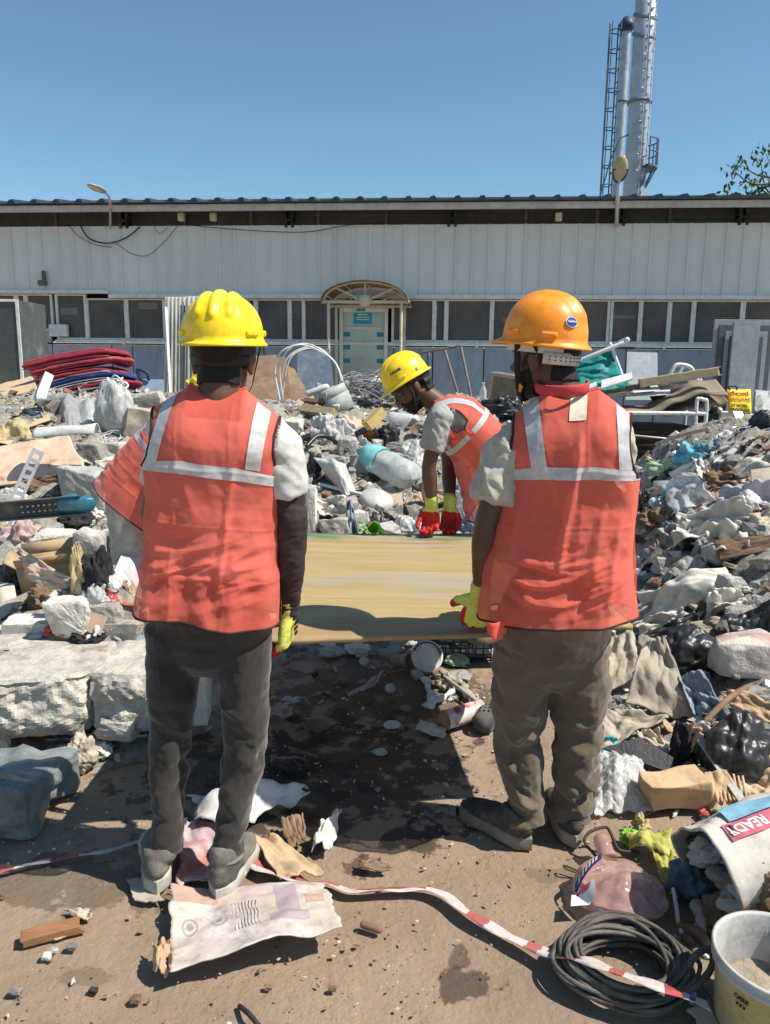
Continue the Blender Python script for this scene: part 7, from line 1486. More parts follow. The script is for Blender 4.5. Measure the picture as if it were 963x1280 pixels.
 panel([(790,776),(850,762),(874,772),(800,800)],C_sack,'front fold of white sack hanging below the long white sack','sack','woven_sack','front white fold',crumple=.08,k=.3,seed=33,torn=.08)
 panel([(806,792),(868,764),(874,770),(868,796)],C_black,'flat black sheet under the white sacks','plastic sheet','plastic_sheet','flat black sheet',crumple=.02,k=.3)
 panel([(862,778),(915,768),(912,796),(866,796)],C_tan,'grey beige flap right of the flat black sheet','flap','fibre_flap','grey beige flap',crumple=.03,k=.4)
 panel([(905,770),(985,742),(985,800),(916,800)],C_black,'black shaded sheet under the wide grey plank','plastic sheet','plastic_sheet','black sheet at the edge',crumple=.05,k=.4,seed=4)
 wad(822,790,920,848,34,C_black,'large shiny black rubbish bag on the right slope','rubbish bag','rubbish_bag','large black bag',cr=.17,dk=.6,n=96,fq=1.5)
 e_p,w_,d_,h_=bb(890,797,985,858,.6);V,F=chunk(66,(w_*1.05,d_,h_*1.2),4,.04,cubic=.6);o=hero('concrete_chunk',(V+e_p,F),mat('red_stained_plaster',(.52,.47,.43),.9,.2,4,.5,40,dust=.25,stain=((.42,.24,.20),.55,4)),'red stained rubble lump set with pebbles at the right edge','concrete chunk','red stained lump')
 r=np.random.default_rng(4);PB=[]
 for k in range(90):
  i=r.integers(len(V));q=V[i]+e_p
  if q[2]<e_p[2]+h_*.75 and q[0]>e_p[0]-w_*.25 and V[i][1]<0:PB.append(ellipsoid(q,np.diag(r.uniform(.008,.016,3)),8,6))
 mk('pebbles',*join(PB),C_dark,o)
 panel([(752,800),(792,788),(800,846),(744,872)],C_tan,'upright tan fibre sheet just right of the olive trousers','fibre sheet','fibre_sheet','upright tan sheet',crumple=.03,k=.3,seed=41,torn=.05,thick=.01)
 panel([(808,798),(832,800),(872,900),(782,878)],C_tan,'big pointed tan fibre sheet in the middle of the right slope','fibre sheet','fibre_sheet','pointed tan sheet',crumple=.035,k=.3,seed=42,torn=.04,thick=.01)
 panel([(828,812),(846,816),(852,838),(834,842)],C_tan,'curled grey flap behind the pointed tan sheet','flap','fibre_flap','curled grey flap',crumple=.02,ruck=.04,k=.3)
 panel([(846,842),(876,840),(910,898),(866,892)],C_blue,'faded denim cloth right of the pointed tan sheet','cloth','cloth','faded denim cloth',crumple=.05,k=.4,seed=43)
 panel([(870,838),(888,840),(890,862),(872,852)],C_cloth,'pale cloth scrap above the denim cloth','cloth','cloth','pale cloth scrap',crumple=.04,k=.3)
 panel([(752,892),(770,884),(834,900),(752,932)],C_tan,'beige torn fibre flap below the pointed tan sheet','fibre sheet','fibre_sheet','beige torn flap',crumple=.03,k=.5,seed=44,torn=.1,thick=.008)
 panel([(796,914),(822,912),(842,948),(800,936)],C_tan,'smaller tan flap right of the beige torn flap','fibre sheet','fibre_sheet','smaller tan flap',crumple=.03,k=.4,seed=45,thick=.008)
 panel([(754,936),(800,922),(842,948),(836,966)],C_black,'black plastic board in the shade of the tan flaps','board','black_board','black board',k=.4,thick=.012)
 panel([(744,940),(800,946),(816,1012),(742,1016)],mat('clear_bubble_bag',(.72,.73,.72),.22,.06,6,.35,26,dust=.3,dustcol=(.6,.57,.52),alpha=.75,trans=.2,spec=.7),'crumpled clear plastic bag lying right of the olive trousers','plastic bag','plastic_bag','clear plastic bag',crumple=.010,k=.6,seed=46,ruck=.07,torn=.08,freq=9,n=70)
 p,w_,d_,h_=bb(810,962,884,1018,.6);V,F=sbox((w_,d_*.8,h_*.85),5,.016);e=hero('carton',(V@rotm(R_(10),R_(-3),R_(8)).T+p,F),C_card,'closed brown carton right of the clear plastic bag','carton','closed brown carton',smooth=False)
 panel([(806,980),(838,958),(884,962),(880,990)],C_card,'loose brown card top crushed over the closed carton','cardboard','cardboard_piece','crushed card top',crumple=.03,k=.6,seed=47,lift=.06,torn=.04)
 panel([(880,966),(908,962),(932,1010),(888,1014)],C_card,'brown corrugated card with exposed flutes right of the carton','cardboard','cardboard_piece','fluted card',crumple=.01,k=.4,thick=.012)
 fl=[tube([hit(890+5*k,1010-.6*k)+V3(0,-.04,.05),hit(884+5*k,994-2*k)+V3(0,-.03,.08)],.005,6)for k in range(8)];mk('card_flutes',*join(fl),C_card,bpy.data.objects.get('cardboard_piece')if False else None,'row of bared card flutes at the foot of the fluted card','cardboard')
 panel([(906,952),(985,938),(985,1000),(930,1004)],C_card,'brown card sheets piled behind the woven sack','cardboard','cardboard_piece','card sheets',crumple=.03,k=.6,seed=48)
 panel([(900,866),(940,862),(990,905),(930,900)],C_card,'tan card fold at the right edge below the red stained lump','cardboard','cardboard_piece','tan card fold',crumple=.03,k=.5,seed=49)
 panel([(872,926),(880,922),(934,1002),(926,1006)],mat('grey_tape',(.45,.44,.43),.5,.1,6,.05),'grey band running down across the cardboard','band','grey_band','grey band',k=.6,lift=.08)
 panel([(852,906),(884,900),(912,908),(868,960)],mat('peach_striped_cloth',(.56,.36,.26),.85,.2,5,.15,100,dust=.2,stain=((.62,.6,.56),.55,9)),'twisted peach and white cloth above the cartons','cloth','cloth','twisted peach cloth',crumple=.08,k=.3,seed=50,ruck=.06,freq=4)
 wad(840,906,866,960,51,C_blk2,'black cloth left of the twisted peach cloth','black cloth by the peach one','cloth','cloth',cr=.3);wad(884,900,975,985,52,C_black,'big black bag in the shade at the right edge','big shaded black bag','rubbish_bag','black bag in shade',cr=.17,n=96,fq=1.5)
 rod([hit(880,930)+V3(0,0,.1),hit(905,910)+V3(0,0,.12),hit(930,893)+V3(0,0,.12)],.012,C_cardd,'brown stick above the twisted peach cloth','stick','stick','brown stick')
right_zone()
# foreground on the dirt
def foreground():
 M_pap=mat('printed_sack_paper',(.58,.51,.47),.7,.14,4,.1,60,grime=.5,dust=.45,dustcol=(.56,.47,.37),dscale=5,stain=((.46,.36,.40),.58,3))
 o,S=panelz([(213,1117,.012),(406,1107,.022),(426,1163,.075),(214,1219,.045)],M_pap,'flattened printed paper sack in front of the left worker shoes','paper sack','paper_sack','flattened paper sack',crumple=.022,n=50,thick=.004,seed=3,torn=.03,freq=3)
 def dec(u0,u1,v0,v1,m,nm,fn=None,n=14):
  u,v=np.meshgrid(np.linspace(u0,u1,n),np.linspace(v0,v1,n));mk(nm,S(u.ravel(),v.ravel(),.0045),gridF(n,n),m,o)
 mp,ml,mk_=mat('faded_orange_print',(.60,.33,.24),.75,.25,14,0,dust=.35,dustcol=(.6,.52,.46),dscale=9,alpha=.42),mat('faded_lilac_print',(.42,.37,.48),.75,.2,12,0,dust=.35,dustcol=(.58,.5,.46),dscale=9,alpha=.40),mat('faded_dark_print',(.20,.17,.18),.75,.3,20,.01,dust=.5,grime=0,dustcol=(.52,.46,.42),dscale=26,alpha=.38)
 dec(.02,.30,.02,.22,mp,'orange_print');dec(.66,.80,.06,.62,ml,'lilac_print');dec(.84,.96,.30,.48,mp,'orange_print');dec(.60,.84,.60,.76,ml,'lilac_print')
 for(cu,cv,ru,rv)in((.12,.52,.05,.10),(.30,.52,.05,.10)):
  t=np.linspace(0,2*math.pi*(1 if cu<.2 else .55),40);ring=[]
  V=np.concatenate([S(cu+ru*k*np.cos(t),cv+rv*k*np.sin(t),.005)for k in(1.0,.78)]);mk('printed_ring',V,gridF(40,2),mk_,o)
  t=np.linspace(0,2*math.pi,24,endpoint=False);V=np.concatenate([S(cu+ru*.45*np.cos(t),cv+rv*.4*np.sin(t),.005),S([cu],[cv],.005)]);mk('printed_dot',V,[(i,(i+1)%24,24)for i in range(24)],mk_,o)
 for k in range(8):
  u0=.38+.022*k;V=S(np.array([u0,u0+.007,u0+.012,u0+.005]),np.array([.28,.28,.72,.72]),.005);mk('printed_line',V,[(0,1,2,3)],mat('pale_print_line',(.50,.445,.42),.8,.2,30,0),o)
 panelz([(192,1190,.01),(214,1182,.05),(217,1220,.03),(193,1226,.008)],C_card,'curled torn corner of card at the left end of the paper sack','cardboard','cardboard_scrap','curled card corner',crumple=.03,torn=.15,ruck=.02)
 panelz([(236,1003,.015),(372,994,.03),(385,1006,.02),(262,1050,.02)],C_white,'dirty white torn bag lying behind the left worker right foot','plastic bag','plastic_bag','dirty white torn bag',crumple=.05,seed=5,torn=.12,ruck=.04)
 panelz([(232,1028,.01),(300,1040,.012),(305,1104,.01),(222,1110,.008)],mat('red_printed_film',(.52,.40,.42),.6,.1,6,.1,60,dust=.3,stain=((.46,.17,.15),.52,7)),'red and white printed film between the left worker feet','printed film','printed_film','red printed film',crumple=.02,seed=6,torn=.1)
 panelz([(312,1050,.03),(345,1048,.03),(404,1094,.02),(352,1106,.012)],C_card,'tan card flap right of the left worker right shoe','cardboard','cardboard_piece','tan card flap',crumple=.02,seed=7,torn=.06)
 panelz([(352,1030,.02),(378,1026,.03),(384,1058,.015),(360,1068,.01)],C_cardd,'small dark card flap behind the tan card flap','cardboard','cardboard_piece','small dark flap',crumple=.02,seed=8,torn=.1)
 panelz([(404,1030,.07),(428,1020,.02),(414,1066,.01),(390,1068,.01)],C_paper,'torn white paper carton with pink print on the shaded dirt','paper scrap','paper_scrap','torn paper carton',crumple=.03,seed=9,torn=.1,ruck=.03)
 panelz([(450,1078,.006),(486,1082,.01),(488,1090,.006),(448,1088,.006)],C_cardd,'brown card scrap at the near edge of the board shadow','cardboard','cardboard_scrap','card scrap in shadow',torn=.1,crumple=.01)
 panelz([(160,1100,.008),(180,1096,.01),(206,1126,.012),(168,1128,.008)],C_tan,'round ended grey card under the left worker left shoe','cardboard','cardboard_scrap','grey card under the shoe',torn=.08)
 def tape(pts,wd,lb,sh,seed,red=.55,twist=1.0,stripe=.16):
  n=260;P=smooth_path([at_z(*p)for p in pts],n);T=np.gradient(P,axis=0);T/=np.linalg.norm(T,axis=1)[:,None];L=np.r_[0,np.cumsum(np.linalg.norm(np.diff(P,axis=0),axis=1))]
  a=(.6 if seed==1 else 1)*twist*fbm(np.stack([L*2.0,0*L,0*L+seed],1),seed,2)*.9+.25;side=np.cross(T,(0,0,1));side/=np.linalg.norm(side,axis=1)[:,None];S_=side*np.cos(a)[:,None]+np.outer(np.sin(a),(0,0,1));m_=5;V=[]
  for k in np.linspace(-.5,.5,m_):q=P+S_*wd*k+np.outer(.004*np.sin(L*40+k*9),(0,0,1));q[:,2]=np.maximum(q[:,2],.004);V.append(q)
  V=np.concatenate(V);F=gridF(n,m_);fm=np.array([int((L[f[0]%n]/stripe+.6*np.sin(L[f[0]%n]*5))%1<(red if seed==2 or L[f[0]%n]>L[-1]*.46 else .8))*(1 if seed==2 or L[f[0]%n]>L[-1]*.46 or f[0]//n in(0,1)else 0)for f in F])
  mk('barrier_tape',V,F,[mat('tape_white',(.66,.58,.56),.4,.08,10,.05,60,dust=.3,dustcol=(.55,.45,.38),trans=.1),mat('tape_red',(.42,.09,.09),.4,.2,10,.05,60,dust=.38,dustcol=(.5,.3,.25),trans=.1)],None,lb,'barrier tape',fm=fm,solid=.0012);HERO.append((sh,V.mean(0)))
 tape([(305,1046,.02),(316,1078,.02),(345,1092,.022),(385,1104,.022),(410,1104,.012),(440,1114,.010),(490,1112,.012),(545,1114,.016),(590,1144,.02),(640,1172,.016),(690,1193,.03),(730,1200,.075),(790,1222,.098),(850,1242,.092),(886,1258,.07)],.042,'red and white barrier tape trailing from the left worker over the cable coil','long barrier tape',1,.30,.8,.19)
 tape([(-12,1092,.008),(60,1076,.012),(130,1064,.012),(182,1050,.01)],.022,'dusty strip of barrier tape in the shade left of the left worker','shaded barrier tape',2,.4,.6,.3)
 panel([(865,1240),(871,1240),(868,1256),(862,1255)],mat('blue_band',(.06,.08,.25),.5,.1,5,0),'small blue band around the barrier tape over the coil','band','blue_band','small blue band',Y=at_z(867,1250,.06)[1]-.01,k=.01)
 a,b_=at_z(28,1174,.012),at_z(101,1156,.012);d=unit(b_-a);V,F=plank(np.linalg.norm(b_-a),.045,.024,5,0);M=np.stack([d,np.cross((0,0,1),d),V3(0,0,1)],1);hero('wood_offcut',(V@M.T+(a+b_)/2,F),mat('reddish_wood',(.30,.145,.075),.8,.2,8,.15,50,dust=.2,stretch=(1,6,6)),'reddish wooden offcut lying on the dirt at lower left','wood offcut','wood offcut',smooth=False)
 panelz([(82,1140,.004),(112,1138,.006),(115,1150,.006),(98,1152,.005)],C_tan,'pale card scrap behind the wooden offcut','cardboard','cardboard_scrap','card scrap by the offcut',torn=.1,crumple=.01);panelz([(62,1172,.004),(82,1166,.006),(88,1168,.005),(70,1176,.004)],C_card,'tan splinter in front of the wooden offcut','splinter','splinter','tan splinter',torn=.1)
 rod([at_z(455,1156,.012),at_z(474,1162,.012)],.011,C_cardd,'short dark stub on the dirt below the barrier tape','stub','stub','dark stub',curve=False)
 for k,(px,py,s,m,lb)in enumerate(((68,1190,.012,C_clear,'clear plastic chip at lower left of the dirt'),(58,1198,.014,C_white,'small white plastic flake at lower left of the dirt'),(117,1240,.012,C_blk2,'small black pebble at the lower left'),(170,1252,.014,C_cardd,'small dark chip left of centre at the bottom'),(336,1236,.010,C_cardd,'small dark chip right below the paper sack'),(90,1186,.014,C_dark,'dark clod near the wooden offcut'),(416,1238,.010,C_cardd,'brown clod at the bottom centre of the dirt'),(20,1242,.016,C_dark,'dark clod near the lower left corner'))):V,F=chunk(70+k,(s*2,s*1.6,s),2,.1);hero('chip',(V+at_z(px,py,0),F),m,lb,'chip',lb.split(' at ')[0].split(' near ')[0])
 rod([at_z(300,1258,.004),at_z(312,1268,.02),at_z(326,1285,.01)],.006,M_black,'black wire end poking in at the bottom edge left of centre','wire','black_wire','black wire end')
 c=at_z(532,838,0);e=empty('plastic_tub',c,'round translucent white tub with ribbed lid at the edge of the board shadow','tub');HERO.append(('round white tub',c));M=rotm(R_(55),R_(8),0);s=.075
 V,F=lathe([(0,0),(s*.8,0),(s,.05),(s*1.02,.055)],28,c+V3(0,.02,.055),M);mk('tub_body',V,F,C_clear,e);V,F=lathe([(s*1.08,.05),(s*1.10,.062),(s*.95,.066),(s*.9,.058),(s*.85,.058),(0,.06)],28,c+V3(0,.02,.055),M,cap0=False);mk('tub_lid',V,F,C_white,e);mk('lid_rim',*tube([c+V3(0,.02,.055)+M@V3(s*.93*math.cos(t),s*.93*math.sin(t),.066)for t in np.linspace(R_(15),R_(165),24)],.004,6),M_black,e)
 V,F=lathe([(0,0),(.028,0),(.038,.09),(.041,.094),(.036,.09),(.026,.006),(0,.006)],22,(0,0,0),rotm(R_(80),0,R_(60)));hero('paper_cup',(V+at_z(492,826,.04),F),mat('brown_cup',(.30,.19,.13),.7,.15,8,.05,dust=.2),'brown paper cup on its side in the board shadow','cup','brown paper cup')
 for px,py,lb,sh in((455,828,'clear cup lid lying left of the brown paper cup','clear lid by the cup'),(488,862,'clear bottle base lying in the board shadow below the brown paper cup','clear bottle base')):V,F=lathe([(0,0),(.02,0),(.024,.014),(.026,.016),(.02,.012),(.016,.006),(0,.008)],22,at_z(px,py,.008),rotm(R_(35),0,0));hero('cup_lid',(V,F),C_clear,lb,'lid',sh)
 c=at_z(582,832,0);e=empty('crate',c,'black slotted plastic crate behind the olive trousers at the board shadow edge','crate');HERO.append(('black slotted crate',c));P=[]
 for k in range(8):P.append(box(c+V3(-.14+.04*k,.06,.07),(.007,.007,.14)));P.append(box(c+V3(-.14+.04*k,.14,.14),(.007,.16,.007)))
 for k in range(5):P.append(box(c+V3(0,.061,.006+.033*k),(.29,.006,.006)));P.append(box(c+V3(0,.075+.035*k,.1402),(.29,.006,.006)))
 mk('crate_lattice',*join(P),M_black,e,smooth=False);mk('crate_bottom',*box(c+V3(0,.15,.02),(.29,.18,.008)),M_black,e,smooth=False)
 panelz([(570,820,.15),(600,812,.15),(604,836,.14),(578,842,.145)],mat('white_net',(.6,.62,.6),.6,.05,8,0),'white plastic grid lying on the black slotted crate','grid','white_grid','white grid',thick=.003)if False else None
 panelz([(446,868,.006),(480,838,.02),(470,858,.01),(432,872,.006)],C_pink,'pink triangular paper in the board shadow','paper','paper_scrap','pink triangular paper',crumple=.015,torn=.05);panelz([(334,888,.012),(360,880,.01),(366,896,.006),(338,900,.006)],C_pink,'pinkish printed scrap in the shade right of the left worker','paper','paper_scrap','pinkish printed scrap',crumple=.02,torn=.1)
 a=at_z(556,900,.05);b_=at_z(596,888,.055);d=unit(b_-a);M=frame(d,V3(0,0,1));e=empty('paint_tin',(a+b_)/2-V3(0,0,.05),'orange and white printed tin on its side beside the olive trousers','tin');HERO.append(('orange white tin',(a+b_)/2));L=np.linalg.norm(b_-a)+.02
 mk('tin_body',*lathe([(.042,0),(.044,.004),(.042,.01),(.042,L),(.044,L+.004),(.04,L+.006),(0,L+.006)],28,a,M,cap0=False),mat('tin_white_red',(.60,.55,.50),.4,.1,4,.03,dust=.2,stain=((.46,.06,.04),.48,12)),e);mk('tin_lid',*lathe([(0,.003),(.036,.003),(.04,.0),(.043,.001),(.043,.006)],28,a,M),mat('tin_orange',(.58,.27,.15),.5,.15,6,.05,dust=.2),e)
 c=at_z(604,916,.0);e=empty('clog',c,'black perforated clog standing beside the olive trousers','shoe');HERO.append(('black clog',c));t=R_(70);f=V3(math.cos(t)*.6,math.sin(t),0);f=unit(f)
 V,F=blob([tube([c+V3(0,0,.045),c+f*.08+V3(0,0,.05),c+f*.16+V3(0,0,.035)],[(.042,.038),(.048,.042),(.04,.028)],16),tube([c+V3(0,0,.012),c+f*.16+V3(0,0,.012)],[(.044,.013),(.046,.013)],16)],.005,3);mk('clog_body',V,F,mat('grey_black_rubber',(.06,.06,.058),.7,.2,10,.1,60,dust=.35,dustcol=(.3,.28,.25)),e)
 mk('clog_holes',*join([ellipsoid(c+f*(.03+.03*i)+V3(-.02+.02*j,0,.088),np.diag([.005,.005,.004]),8,6)for i in range(3)for j in range(3)]),M_strap,e)
 panelz([(526,902,.012),(558,912,.012),(556,924,.006),(518,914,.006)],C_paper,'flat grey paper at the edge of the board shadow','paper','paper_scrap','flat grey paper',torn=.05,crumple=.01)
 for k,(pts,m,lb,sh)in enumerate((([(530,846),(540,868),(534,882),(552,872),(566,864)],C_white,'twisted white cloth strip left of the orange white tin','twisted white strip'),([(546,852),(566,858),(584,866),(596,876)],C_och,'twisted ochre rag strip above the orange white tin','ochre rag strip'),([(552,838),(574,852),(588,868)],C_tan,'tan rag strip left of the olive trousers','tan rag strip'))):
  V,F=tube(smooth_path([at_z(x,y,.02)for x,y in pts],40),[(.016+.006*math.sin(i*.7),.010)for i in range(40)],12);V+=np.stack([fbm(V*22,q,2)for q in range(3)],1)*.012;hero('rag_strip',(V,F),m,lb,'rag',sh)
 rod([at_z(556,846,.05),at_z(600,880,.03)],.010,C_grey,'grey pipe pointing at the orange white tin','pipe','grey_pipe','grey pipe',curve=False);rod([at_z(541,800,.02),at_z(570,806,.03)],.016,M_black,'black tube under the near edge of the board','tube','black_tube','black tube',curve=False)
 for k,(x0,y0,x1,y1,m,nm,lb)in enumerate(((556,818,586,838,C_green,'cloth','pale green and white cloth in front of the black slotted crate'),(398,808,430,824,C_grey,'round_tray','grey round lid under the near edge of the board'),(432,803,462,822,C_paper,'paper_scrap','white paper scrap under the near edge of the board'),(340,948,384,964,C_black,'rubber_lump','black rubber lump in the shade right of the left worker knees'),(466,934,484,944,C_pale,'pebble','pale pebble in the middle of the board shadow'),(480,900,500,912,C_paper,'paper_ball','small torn paper ball in the board shadow'),(378,900,414,914,C_cardd,'rag','brown rag patch in the board shadow'),(400,800,420,812,C_silver,'foil_scrap','silver foil scrap under the board edge beside the yellow glove'),(570,1008,592,1026,C_blk2,'rag','small black rag beside the toe of the right worker'),(508,800,524,812,C_silver,'foil_scrap','grey foil scrap behind the round white tub'),(560,838,590,852,C_cloth,'cloth','grey cloth lump above the tan rag strip'),(420,846,436,856,C_cardd,'rag','dark scrap left of the pink triangular paper'),(352,870,374,880,C_grey,'plastic_scrap','grey plastic scrap above the pinkish printed scrap'),(500,880,516,890,C_dark,'stone','dark stone left of the orange white tin'))):
  a=at_z((x0+x1)/2,(y0+y1)/2+3,0);s=pxm(a);V,F=bag(100+k,((x1-x0)*s,(x1-x0)*s*.8,(y1-y0)*s*.75),40,24,.3,.5);hero(nm,(V+a,F),m,lb,nm.replace('_',' '),lb.split(' in ')[0].split(' under ')[0])
 rod([at_z(362,935,.012),at_z(396,946,.012)],.006,C_cardd,'thin brown stick in the board shadow','stick','stick','thin brown stick',curve=False)
 c=at_z(257,842,.0);V,F=lathe([(0,0),(.032,0),(.042,.105),(.044,.11),(.04,.106),(.03,.006),(0,.006)],24,V3(c[0],2.95,.13));hero('plastic_cup',(V,F),C_red,'red plastic cup seen between the left worker legs','cup','red cup')
 rock(234,836,262,902,88,C_pale,'pale concrete post stump seen between the left worker legs','post stump',Y=2.9,dk=1.0,cubic=.8)
 c=at_z(772,1128,0);e=empty('crushed_jug',c,'crushed pinkish plastic jug with torn label lying on the dirt','jug');HERO.append(('crushed pink jug',c));M_jug=mat('pink_clear_plastic',(.56,.34,.30),.12,.18,5,.10,30,grime=.25,dust=.2,dustcol=(.62,.46,.38),dscale=6,alpha=.68,trans=.15,spec=.8)
 V,F=bag(7,(.265,.25,.11),80,52,.09,.55);V[:,2]+=.022*crease(V*13,3,9)*sstep(.02,.05,V[:,2]);V[:,:2]*=(1+.05*crease(V*7,6,6))[:,None];V[:,2]=np.maximum(V[:,2],0);mk('jug_body',V+c+V3(0,0,.004),F,M_jug,e)
 nk=at_z(757,1064,.05);V,F=lathe([(.030,-.03),(.026,0),(.024,.01),(.027,.013),(.024,.02),(.027,.027),(.024,.034),(.027,.041),(.022,.05),(.02,.05)],22,nk,rotm(R_(-70),0,R_(5)),cap0=False);mk('jug_neck',V,F,M_jug,e)
 def jp(px,py):
  q=at_z(px,py,.06);l=q-c;n2=(l[0]/.132)**2+(l[1]/.125)**2;return V3(q[0],q[1],.004+.118*math.sqrt(max(.05,1-n2))+.006)
 def lab(cs,m,nm,n=12):
  V=np.array([jp(*((np.array(cs[0])*(1-u)+np.array(cs[1])*u)*(1-v)+(np.array(cs[3])*(1-u)+np.array(cs[2])*u)*v))for v in np.linspace(0,1,n)for u in np.linspace(0,1,n)]);return mk(nm,V+V3(0,0,.012),gridF(n,n),m,e)
 lab([(719,1104),(750,1092),(750,1101),(719,1113)],mat('navy_label',(.03,.045,.15),.5,.15,10,0,dust=.15),'label_band');lab([(715,1114),(742,1116),(744,1126),(714,1128)],mat('white_label',(.66,.64,.62),.6,.05,10,0,dust=.15),'white_label');lab([(720,1112),(738,1116),(736,1119),(721,1116)],mat('pink_label',(.62,.10,.2),.6,.1,10,0),'pink_label')
 for k in range(6):lab([(723+4*k,1103.5-1.6*k),(725.5+4*k,1102.5-1.6*k),(725+4*k,1108-1.6*k),(722.5+4*k,1109-1.6*k)],mat('white_label',(.66,.64,.62)),'label_lettering',3).location.z+=.002
 rod([at_z(745,1070,.01),at_z(731,1052,.04),at_z(738,1040,.06),at_z(757,1034,.07),at_z(764,1042,.06),at_z(774,1062,.02),at_z(798,1065,.012)],.005,mat('rusty_wire',(.06,.045,.04),.7),'bent rusty wire handle above the crushed pink jug','bent wire','bent_wire','bent wire handle')
 rod([at_z(724,1092,.006),at_z(708,1086,.02),at_z(706,1082,.02),at_z(726,1090,.012)],.003,MATS['rusty_wire'],'thin wire hook left of the crushed pink jug','wire hook','wire_hook','thin wire hook')
 panelz([(778,1052,.012),(838,1044,.03),(846,1078,.03),(790,1066,.008)],C_yel,'yellow plastic bag crumpled beside the crushed pink jug','plastic bag','plastic_bag','yellow bag',crumple=.025,seed=12,torn=.08,ruck=.03);panelz([(812,1066,.02),(842,1072,.03),(848,1128,.012),(836,1122,.012)],C_yel,'yellow bag tail hanging down between the jug and the sack','plastic bag','plastic_bag','yellow bag tail',crumple=.02,seed=13,torn=.05)
 wad(776,1040,800,1058,61,C_lime,'green leafy film scrap above the yellow bag','green film scrap','film_scrap','film scrap',cr=.4);wad(792,1022,812,1042,62,C_och,'tan torn card tuft at the foot of the carton','card tuft','card_tuft','card tuft',cr=.4)
 ax=unit(V3(.93,.30,.10));c0=at_z(893,1098,.155);up=unit(V3(-.12,-.05,1));up=unit(up-ax*(up@ax));sd=np.cross(up,ax);e=empty('woven_sack',c0-V3(0,0,.155),'open white woven sack with red and blue print spilling dark scraps','sack');HERO.append(('open woven sack',c0))
 n=72;rows=[]
 def ringp(t,k,inner=False):
  th=np.arange(n)*2*math.pi/n;ry=.155*k;rx=.125*k;wob=1+.06*np.sin(3*th+1)+.05*np.sin(5*th+t*9)+.025*np.sin(9*th+t*20)
  x,y=rx*np.cos(th)*wob,ry*np.sin(th)*wob;y=np.where(y<-.13*k,-.13*k,y);sl=.06*np.sin(th)*(1-t*2 if t<.5 else 0)
  return c0+np.outer(np.full(n,t*.62)-sl-.02*np.cos(2*th)*(t<.1),ax)+np.outer(x,sd)+np.outer(y,up)
 for t,k in((.42,.80),(.25,.92),(.1,.97),(.02,.985),(0,1.0),(-.004,1.03),(.01,1.05),(.035,1.045),(.06,1.03),(.10,1.06),(.2,1.10),(.35,1.14),(.5,1.12),(.7,1.0),(.85,.7),(.93,.3)):rows.append(ringp(t,k))
 rows=rows[::1];V=np.concatenate(rows);N=V-(c0+np.outer((V-c0)@ax,ax));N/=np.linalg.norm(N,axis=1)[:,None]+1e-9;V=V+N*(fbm(V*14,3,3)*.006)[:,None];F=gridF(n,len(rows),True);fm=(np.arange(len(F))<n*4).astype(int)
 mk('sack_body',V,F,[C_sack,mat('sack_lining',(.30,.275,.22),.7,.1,5,.2,200,dust=.2)],e,fm=fm)
 def sk(t,th,off=.012):
  k=np.interp(t,[.0,.06,.10,.2,.35,.5,.7,.85],[1.0,1.03,1.06,1.10,1.14,1.12,1.0,.7]);wob=1+.06*math.sin(3*th+1)+.05*math.sin(5*th+t*9)+.025*math.sin(9*th+t*20)
  sl=.06*math.sin(th)*(1-t*2 if t<.5 else 0);p=c0+ax*(t*.62-sl-.02*math.cos(2*th)*(t<.1))+sd*(.125*k*math.cos(th)*wob)+up*(.155*k*math.sin(th)*wob);q=p-(c0+ax*((p-c0)@ax));return p+unit(q)*off
 sgn=1 if(sd@V3(0,-1,0))>0 else-1
 def TH(v):return R_(90)-sgn*R_(v)
 def patch(t0,t1,v0,v1,m,nm,off=.0075,n=24):mk(nm,np.array([sk(t,TH(v),off)for v in np.linspace(v0,v1,n)for t in np.linspace(t0,t1,n)]),gridF(n,n),m,e)
 Mr,Mb=mat('sack_red_print',(.52,.13,.18),.7,.1,8,.2,200,dust=.2,dustcol=(.6,.45,.42)),mat('sack_blue_print',(.20,.40,.52),.7,.2,8,.2,200,dust=.2)
 patch(.07,.62,4,26,Mr,'red_band');patch(.14,.62,-22,2,Mb,'blue_band')
 V,F=text_mesh('READY',1.0,.03);ex=V.max(0)-V.min(0);cc=(V.max(0)+V.min(0))/2
 mk('lettering',np.array([sk(.175-(q[0]-cc[0])/ex[0]*.17,TH(15+(q[1]-cc[1])/ex[1]*13),.0085)for q in V]),F,mat('lettering_white',(.70,.66,.62),.7,.05,8,0),e,smooth=False)
 patch(.26,.40,62,84,Mr,'red_print');
 rr=np.random.default_rng(9);ms=[C_dark,M_black,C_cardd,C_tan,mat('teal_grey_film',(.07,.12,.14),.4,.3,6,.1,50,dust=.25),C_grey,C_cloth,C_cardd]
 names=[('grey wad','grey'),('black film','black'),('brown card wad','brown'),('tan torn paper','tan'),('teal blue film','blue'),('grey plastic scrap','grey plastic'),('pale cloth scrap','pale cloth'),('brown rag','brown rag')]
 spots=[(.06,.02,-.03),(.09,-.05,.07),(.08,.05,.06),(.02,.02,-.07),(.01,-.06,-.08),(.10,.05,.0),(.05,-.03,.02),(.01,.06,-.09)]
 wh=['in the middle of the open woven sack','deep at the top of the open woven sack','at the upper right inside the open woven sack','low in the mouth of the open woven sack','at the lower left in the open woven sack','deep at the right inside the open woven sack','on the scraps in the open woven sack','spilling from the bottom of the open woven sack']
 for k,(t,x,y)in enumerate(spots):V,F=bag(200+k,(.16,.15,.12),56,36,.30,.8);hero('sack_scrap',(V@rotm(k,k*2,k*3).T*.9+c0+ax*t+sd*x*sgn+up*(y-.03),F),ms[k],names[k][0]+' '+wh[k],'scrap',names[k][0])
